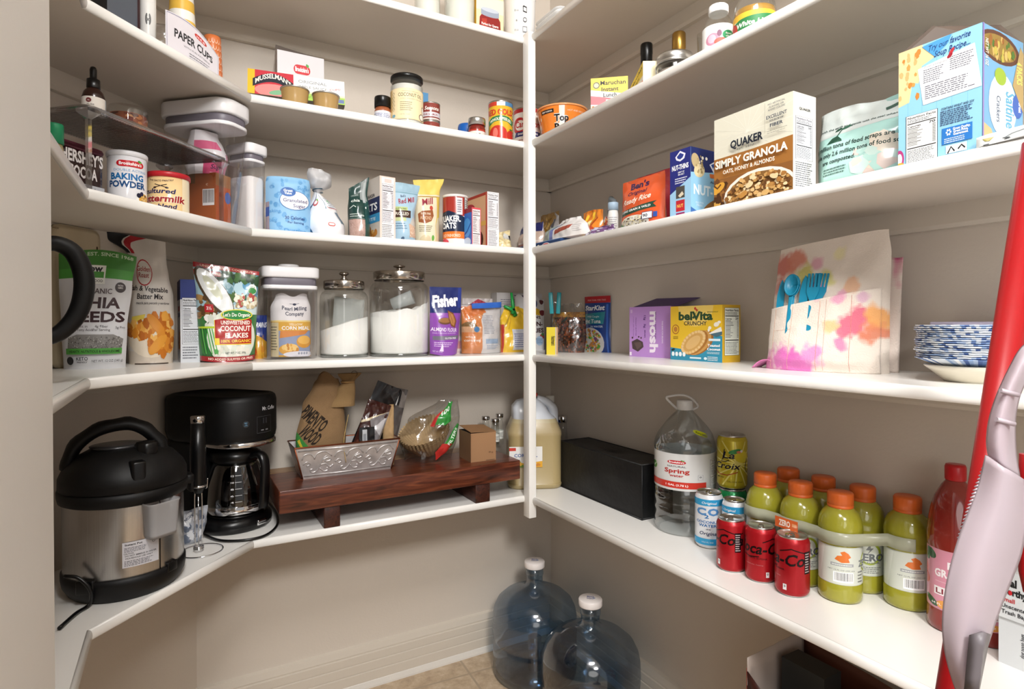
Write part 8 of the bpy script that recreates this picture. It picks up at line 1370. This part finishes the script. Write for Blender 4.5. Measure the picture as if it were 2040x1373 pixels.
# ---------------------------------------------------------------- on the floor
for (a, b, t, d, lab) in ((981, 1150, 1110, .185, 'blue five-gallon water jug in the floor corner, the one against the baseboard'), (1078, 1277, 1183, .172, 'blue five-gallon water jug on the floor, the one in front')):
    loc, rz, r, h = cyl(a, b, t, 5, 'A' if d == .185 else 'B', d, z=0, tr=.2)
    n = root('water_jug', lab, 'jug', loc, rz, 'five-gallon water jugs')
    pf = [(r*.9, 0), (r*.97, .006), (r*.985, .02), (r*.985, h*.30), (r*.97, h*.31), (r*.97, h*.33), (r*.99, h*.345), (r*1.0, h*.42), (r*.99, h*.52), (r*.96, h*.58), (r*.88, h*.645), (r*.72, h*.70), (r*.52, h*.738), (r*.33, h*.76), (r*.22, h*.78), (r*.19, h*.81), (r*.19, h*.87), (r*.205, h*.88), (r*.21, h*.90), (r*.20, h*.925), (r*.18, h*.93), (r*.19, h*.945), (r*.19, h*.97)]
    mb = MB(); mb.lathe(pf, 64, cap1=False); mb.build('jug_wall', BLUEPL, n)
    mb = MB(); mb.lathe([(r*.86, .012), (r*.93, .02), (r*.93, .026), (r*.5, .05), (r*.05, .055)], 48); mb.build('jug_foot', BLUEPL, n)
    if d == .185:
        mb = MB(); mb.lathe([(r*.15, .05), (r*.15, h*.42), (r*.11, h*.43)], 24, M=Matrix.Translation((0, -r*.55, 0))); mb.build('moulded_grip', BLUEPL, n)
    mb = MB(); mb.lathe([(r*.235, h*.945), (r*.24, h*.95), (r*.24, h*.992), (r*.225, h), (r*.02, h)], 40, 'e9e2df'); draw(mb, [T('BIG', .5, .58, .34, .14, '3a4a8a', 1), T('H2O', .5, .38, .34, .14, '3a4a8a', 1), E(.68, .5, .07, .06, '8a96b8')], lambda u, v, e: (r*.2*(2*u-1), r*.2*(2*v-1), h+.0002+e), 1); mb.build('cap', PLAIN, n)
fl_ = Vector((-.225, -1.19, 0)); n = root('paper_bag', 'brown paper shopping bag with red and white printing, open on the floor under the shelf', 'bag', fl_, -math.pi/2)
wb, db_, hb_ = .35, .17, .445; KRAFT = mat('glazed_kraft', rough=.4, vc=True, bump=(18, .7, 3))
def wallp(p0, p1, col, zt0, zt1, sag=.02, seed=1):
    def f(u, v): 
        x = p0[0]+(p1[0]-p0[0])*u; y = p0[1]+(p1[1]-p0[1])*u; zt_ = zt0+(zt1-zt0)*u-sag*math.sin(math.pi*u)
        k = .006*noise.noise(Vector((u*4+seed, v*4, seed)))*math.sin(math.pi*u); return (x+k, y+k, v*zt_)
    mb.grid(f, 14, 16, col)
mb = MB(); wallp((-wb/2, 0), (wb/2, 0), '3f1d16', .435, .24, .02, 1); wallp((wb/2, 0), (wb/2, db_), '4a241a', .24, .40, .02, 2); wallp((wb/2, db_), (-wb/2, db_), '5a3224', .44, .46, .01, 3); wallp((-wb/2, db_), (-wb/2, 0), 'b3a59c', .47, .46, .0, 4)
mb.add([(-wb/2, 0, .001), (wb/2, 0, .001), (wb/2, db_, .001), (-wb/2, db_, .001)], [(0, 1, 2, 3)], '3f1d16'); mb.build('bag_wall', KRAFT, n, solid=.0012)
mb = MB(); mb.grid(lambda u, v: (-wb/2-.001, db_*(1-u), .18+.26*v), 4, 6, lambda u, v: ('b8342c' if (u*3+v*2) % 1 > .45 else 'd9d2cc')); mb.build('printed_side', PAPER, n)
mb = MB(); mb.tube(rpts([(-wb/2+.01, -.004, .40), (-.06, -.012, .36), (-.02, -.014, .27), (.0, -.012, .18)], 5), .0016, 6, 'cfc6be'); mb.build('twine_handle', MATTE, n)
mb = MB(); mb.tube(rpts([(-wb/2-.004, .02, .40), (-wb/2-.018, .0, .34), (-wb/2-.024, -.004, .26)], 5), .0014, 6, 'd9d4ce'); mb.build('twine_handle', MATTE, n)
c = carton('packaged_goods', 'dark grey packet with pale lettering standing inside the brown paper bag', 'packet', (fl_+Vector((.07, .11, .004)), -math.pi/2, .085, .45), .05, {'f': '2c2d2c', 'l': '232423', 't': '1a1a1a', 'r': '242524'}, front=[T('CO', .5, .74, .7, .13, '6f716c', 1, 0, 0), T('for the', .5, .6, .5, .035, '5f615c', .3, 0, 60), Tx(.2, .3, .8, .5, 4, '55574f')])
c = pouch('snack_packet', 'orange and brown snack packet inside the brown paper bag', 'packet', (fl_+Vector((.09, .032, .004)), -math.pi/2, .07, .42), .025, '6a3a24', [Blob(.1, .3, .9, .98, 30, .07, ['8a4a2c', 'a8623a', '3f2418', 'c8804a'], 3, False), Ln([(.0, .98), (.3, .7), (.8, .55)], .08, 'b05a34')], seed=171, wr=.008)
gl_ = fl_+Vector((.022, -.075, .004)); P_ = pouch_fn(.14, .425, .05, prof=((0, .9, 0), (.4, 1.05, 0), (.8, .8, 0), (1, .45, -.05)), th=((0, .8), (.4, 1), (.85, .8), (1, .3)), wr=.018, seed=173, sc=22, top=lambda u: .1*math.sin(u*9))
mb = MB(); mb.grid(lambda u, v: P_(u, v, -1), 44, 44, 'cdd4de'); mb.grid(lambda u, v: P_(u, v, 1), 30, 30, 'c4ccd8', flip=True)
mb.tube(rpts([P_(.62, .93, -1), (.05, .0, .36), (.06, -.012, .31)], 5), .003, 6, '1c1e22')
o = mb.build('grocery_bag', mat('grocery_film', rough=.3, vc=True, bump=(22, .8, 3))); o.location = gl_; o.rotation_euler = (0, 0, -math.pi/2); tag(o, 'crumpled white plastic grocery bag stuffed in the open brown paper bag', 'bag')
# ---------------------------------------------------------------- broom, dustpan
def atd(px, py, dep): return CAM+ray(px, py)*dep
pA, pB = atd(2063, 320, .665), atd(1905, 1330, .62); ax = (pA-pB).normalized()
p0_, p1_ = pB+ax*(-pB.z/ax.z), pA+ax*.0
n = root('broom', 'bright red broom handle leaning on the shelf fronts', 'broom', (p0_.x, p0_.y, 0)); b0_ = Vector((p0_.x, p0_.y, 0))
RS = mat('red_handle', '980e14', .35)
k0_ = p0_+ax*.16
mb = MB(); mb.tube([k0_-b0_, p1_+ax*.02-b0_], .0145, 24); mb.build('handle', RS, n)
mb = MB(); mb.tube([k0_-ax*.06-b0_, k0_-ax*.015-b0_, k0_+ax*.03-b0_], [.03, .026, .018], 20); mb.build('collar', RS, n)
mb = MB(); mb.loft([[(x*s_+(k0_-ax*.06-b0_).x*t_, y+(k0_-ax*.06-b0_).y*t_, z) for x, y in ((-.13, -.025), (.13, -.025), (.13, .025), (-.13, .025))] for s_, t_, z in ((1.15, 0, .0), (1, .3, .06), (.55, 1, (k0_-ax*.06).z))], '8a1a1c'); mb.build('bristle_head', MATTE, n)
DP = frosted('milky_dustpan_plastic', 'c9bcc4', .68, .3)
Lp = [(2075, 668), (2035, 690), (2008, 735), (1985, 785), (1969, 835), (1964, 880), (1968, 910)]; Rp = [(2075, 720), (2058, 740), (2040, 772), (2029, 805), (2024, 845), (2026, 905), (2034, 955)]
Lq = [(1968, 908), (1955, 958), (1938, 1005), (1914, 1065), (1896, 1125), (1884, 1185), (1880, 1245), (1886, 1300), (1900, 1350), (1915, 1390)]
Rq = [(2034, 955), (2038, 1000), (2038, 1050), (2030, 1100), (2012, 1150), (1992, 1200), (1974, 1250), (1958, 1300), (1948, 1345), (1944, 1390)]
dp0 = .54; o0 = atd(1960, 1100, dp0); n = root('dustpan', 'milky white plastic dustpan with comb teeth, hung by its hooked handle on the red broom', 'dustpan', o0, 0)
def sheet(L, R_, bul, nu=14):
    Lr = rpts([Vector((x, y, 0)) for x, y in L], 4); Rr = rpts([Vector((x, y, 0)) for x, y in R_], 4); m = min(len(Lr), len(Rr)); rows = []
    for i in range(m):
        rows.append([tuple(atd(Lr[i].x+(Rr[i].x-Lr[i].x)*t/nu, Lr[i].y+(Rr[i].y-Lr[i].y)*t/nu, dp0-bul(t/nu, i/(m-1)))-o0) for t in range(nu+1)])
    return rows
rows = sheet(Lp, Rp, lambda t, s_: .012*math.sin(math.pi*t)); rb_ = sheet(Lp, Rp, lambda t, s_: -.012*math.sin(math.pi*t))
mb = MB(); mb.loft([a+b[::-1] for a, b in zip(rows, rb_)]); mb.build('hook_handle', DP, n)
for y0_ in (778, 836):
    mb = MB(); mb.tube([tuple(atd(1985+8*(y0_ < 800)+q_*36, y0_+q_*9, dp0-.0125)-o0) for q_ in (0, .5, 1)], .0022, 8); mb.build('grip_rib', DP, n)
rows = sheet(Lq, Rq, lambda t, s_: .002+.016*math.sin(math.pi*min(1, t*.9))*(1-.2*s_), 20)
mb = MB(); N_ = len(rows[0]); mb.add([p for r_ in rows for p in r_], [(i*N_+j, i*N_+j+1, (i+1)*N_+j+1, (i+1)*N_+j) for i in range(len(rows)-1) for j in range(N_-1)], GROUND, True); mb.build('pan', DP, n, solid=.0025)
mb = MB()
for k in range(20):
    t = k/19; x = 1962-48*t-2*math.sin(t*3); y = 930+138*t; a_, b_2 = atd(x-7, y+4, dp0-.001)-o0, atd(x+4, y, dp0-.003)-o0; mb.tube([a_, b_2], [.0006, .0013], 6)
mb.build('comb_teeth', DP, n)
mb = MB(); rows = [[tuple(atd(x, y, dp0-dd_)-o0) for x, y, dd_ in ((1934+s_*-12, 1265+s_*115, .022), (1955-s_*8, 1258+s_*118, .030), (1968-s_*22, 1262+s_*112, .014))] for s_ in (0, .25, .5, .75, 1)]
mb.loft(rows, GROUND, False, False, closed=False); mb.build('pan_lip', mat('grey_lip', '6a6468', .4), n, solid=.002)
mb = MB(); mb.tube([tuple(atd(x, y, dp0+.03)-o0) for x, y in ((2046, 905), (2045, 960), (2043, 1060), (2042, 1140), (2043, 1180))], [.006, .0062, .0062, .005, .002], 14); mb.build('red_strap', RS, n)
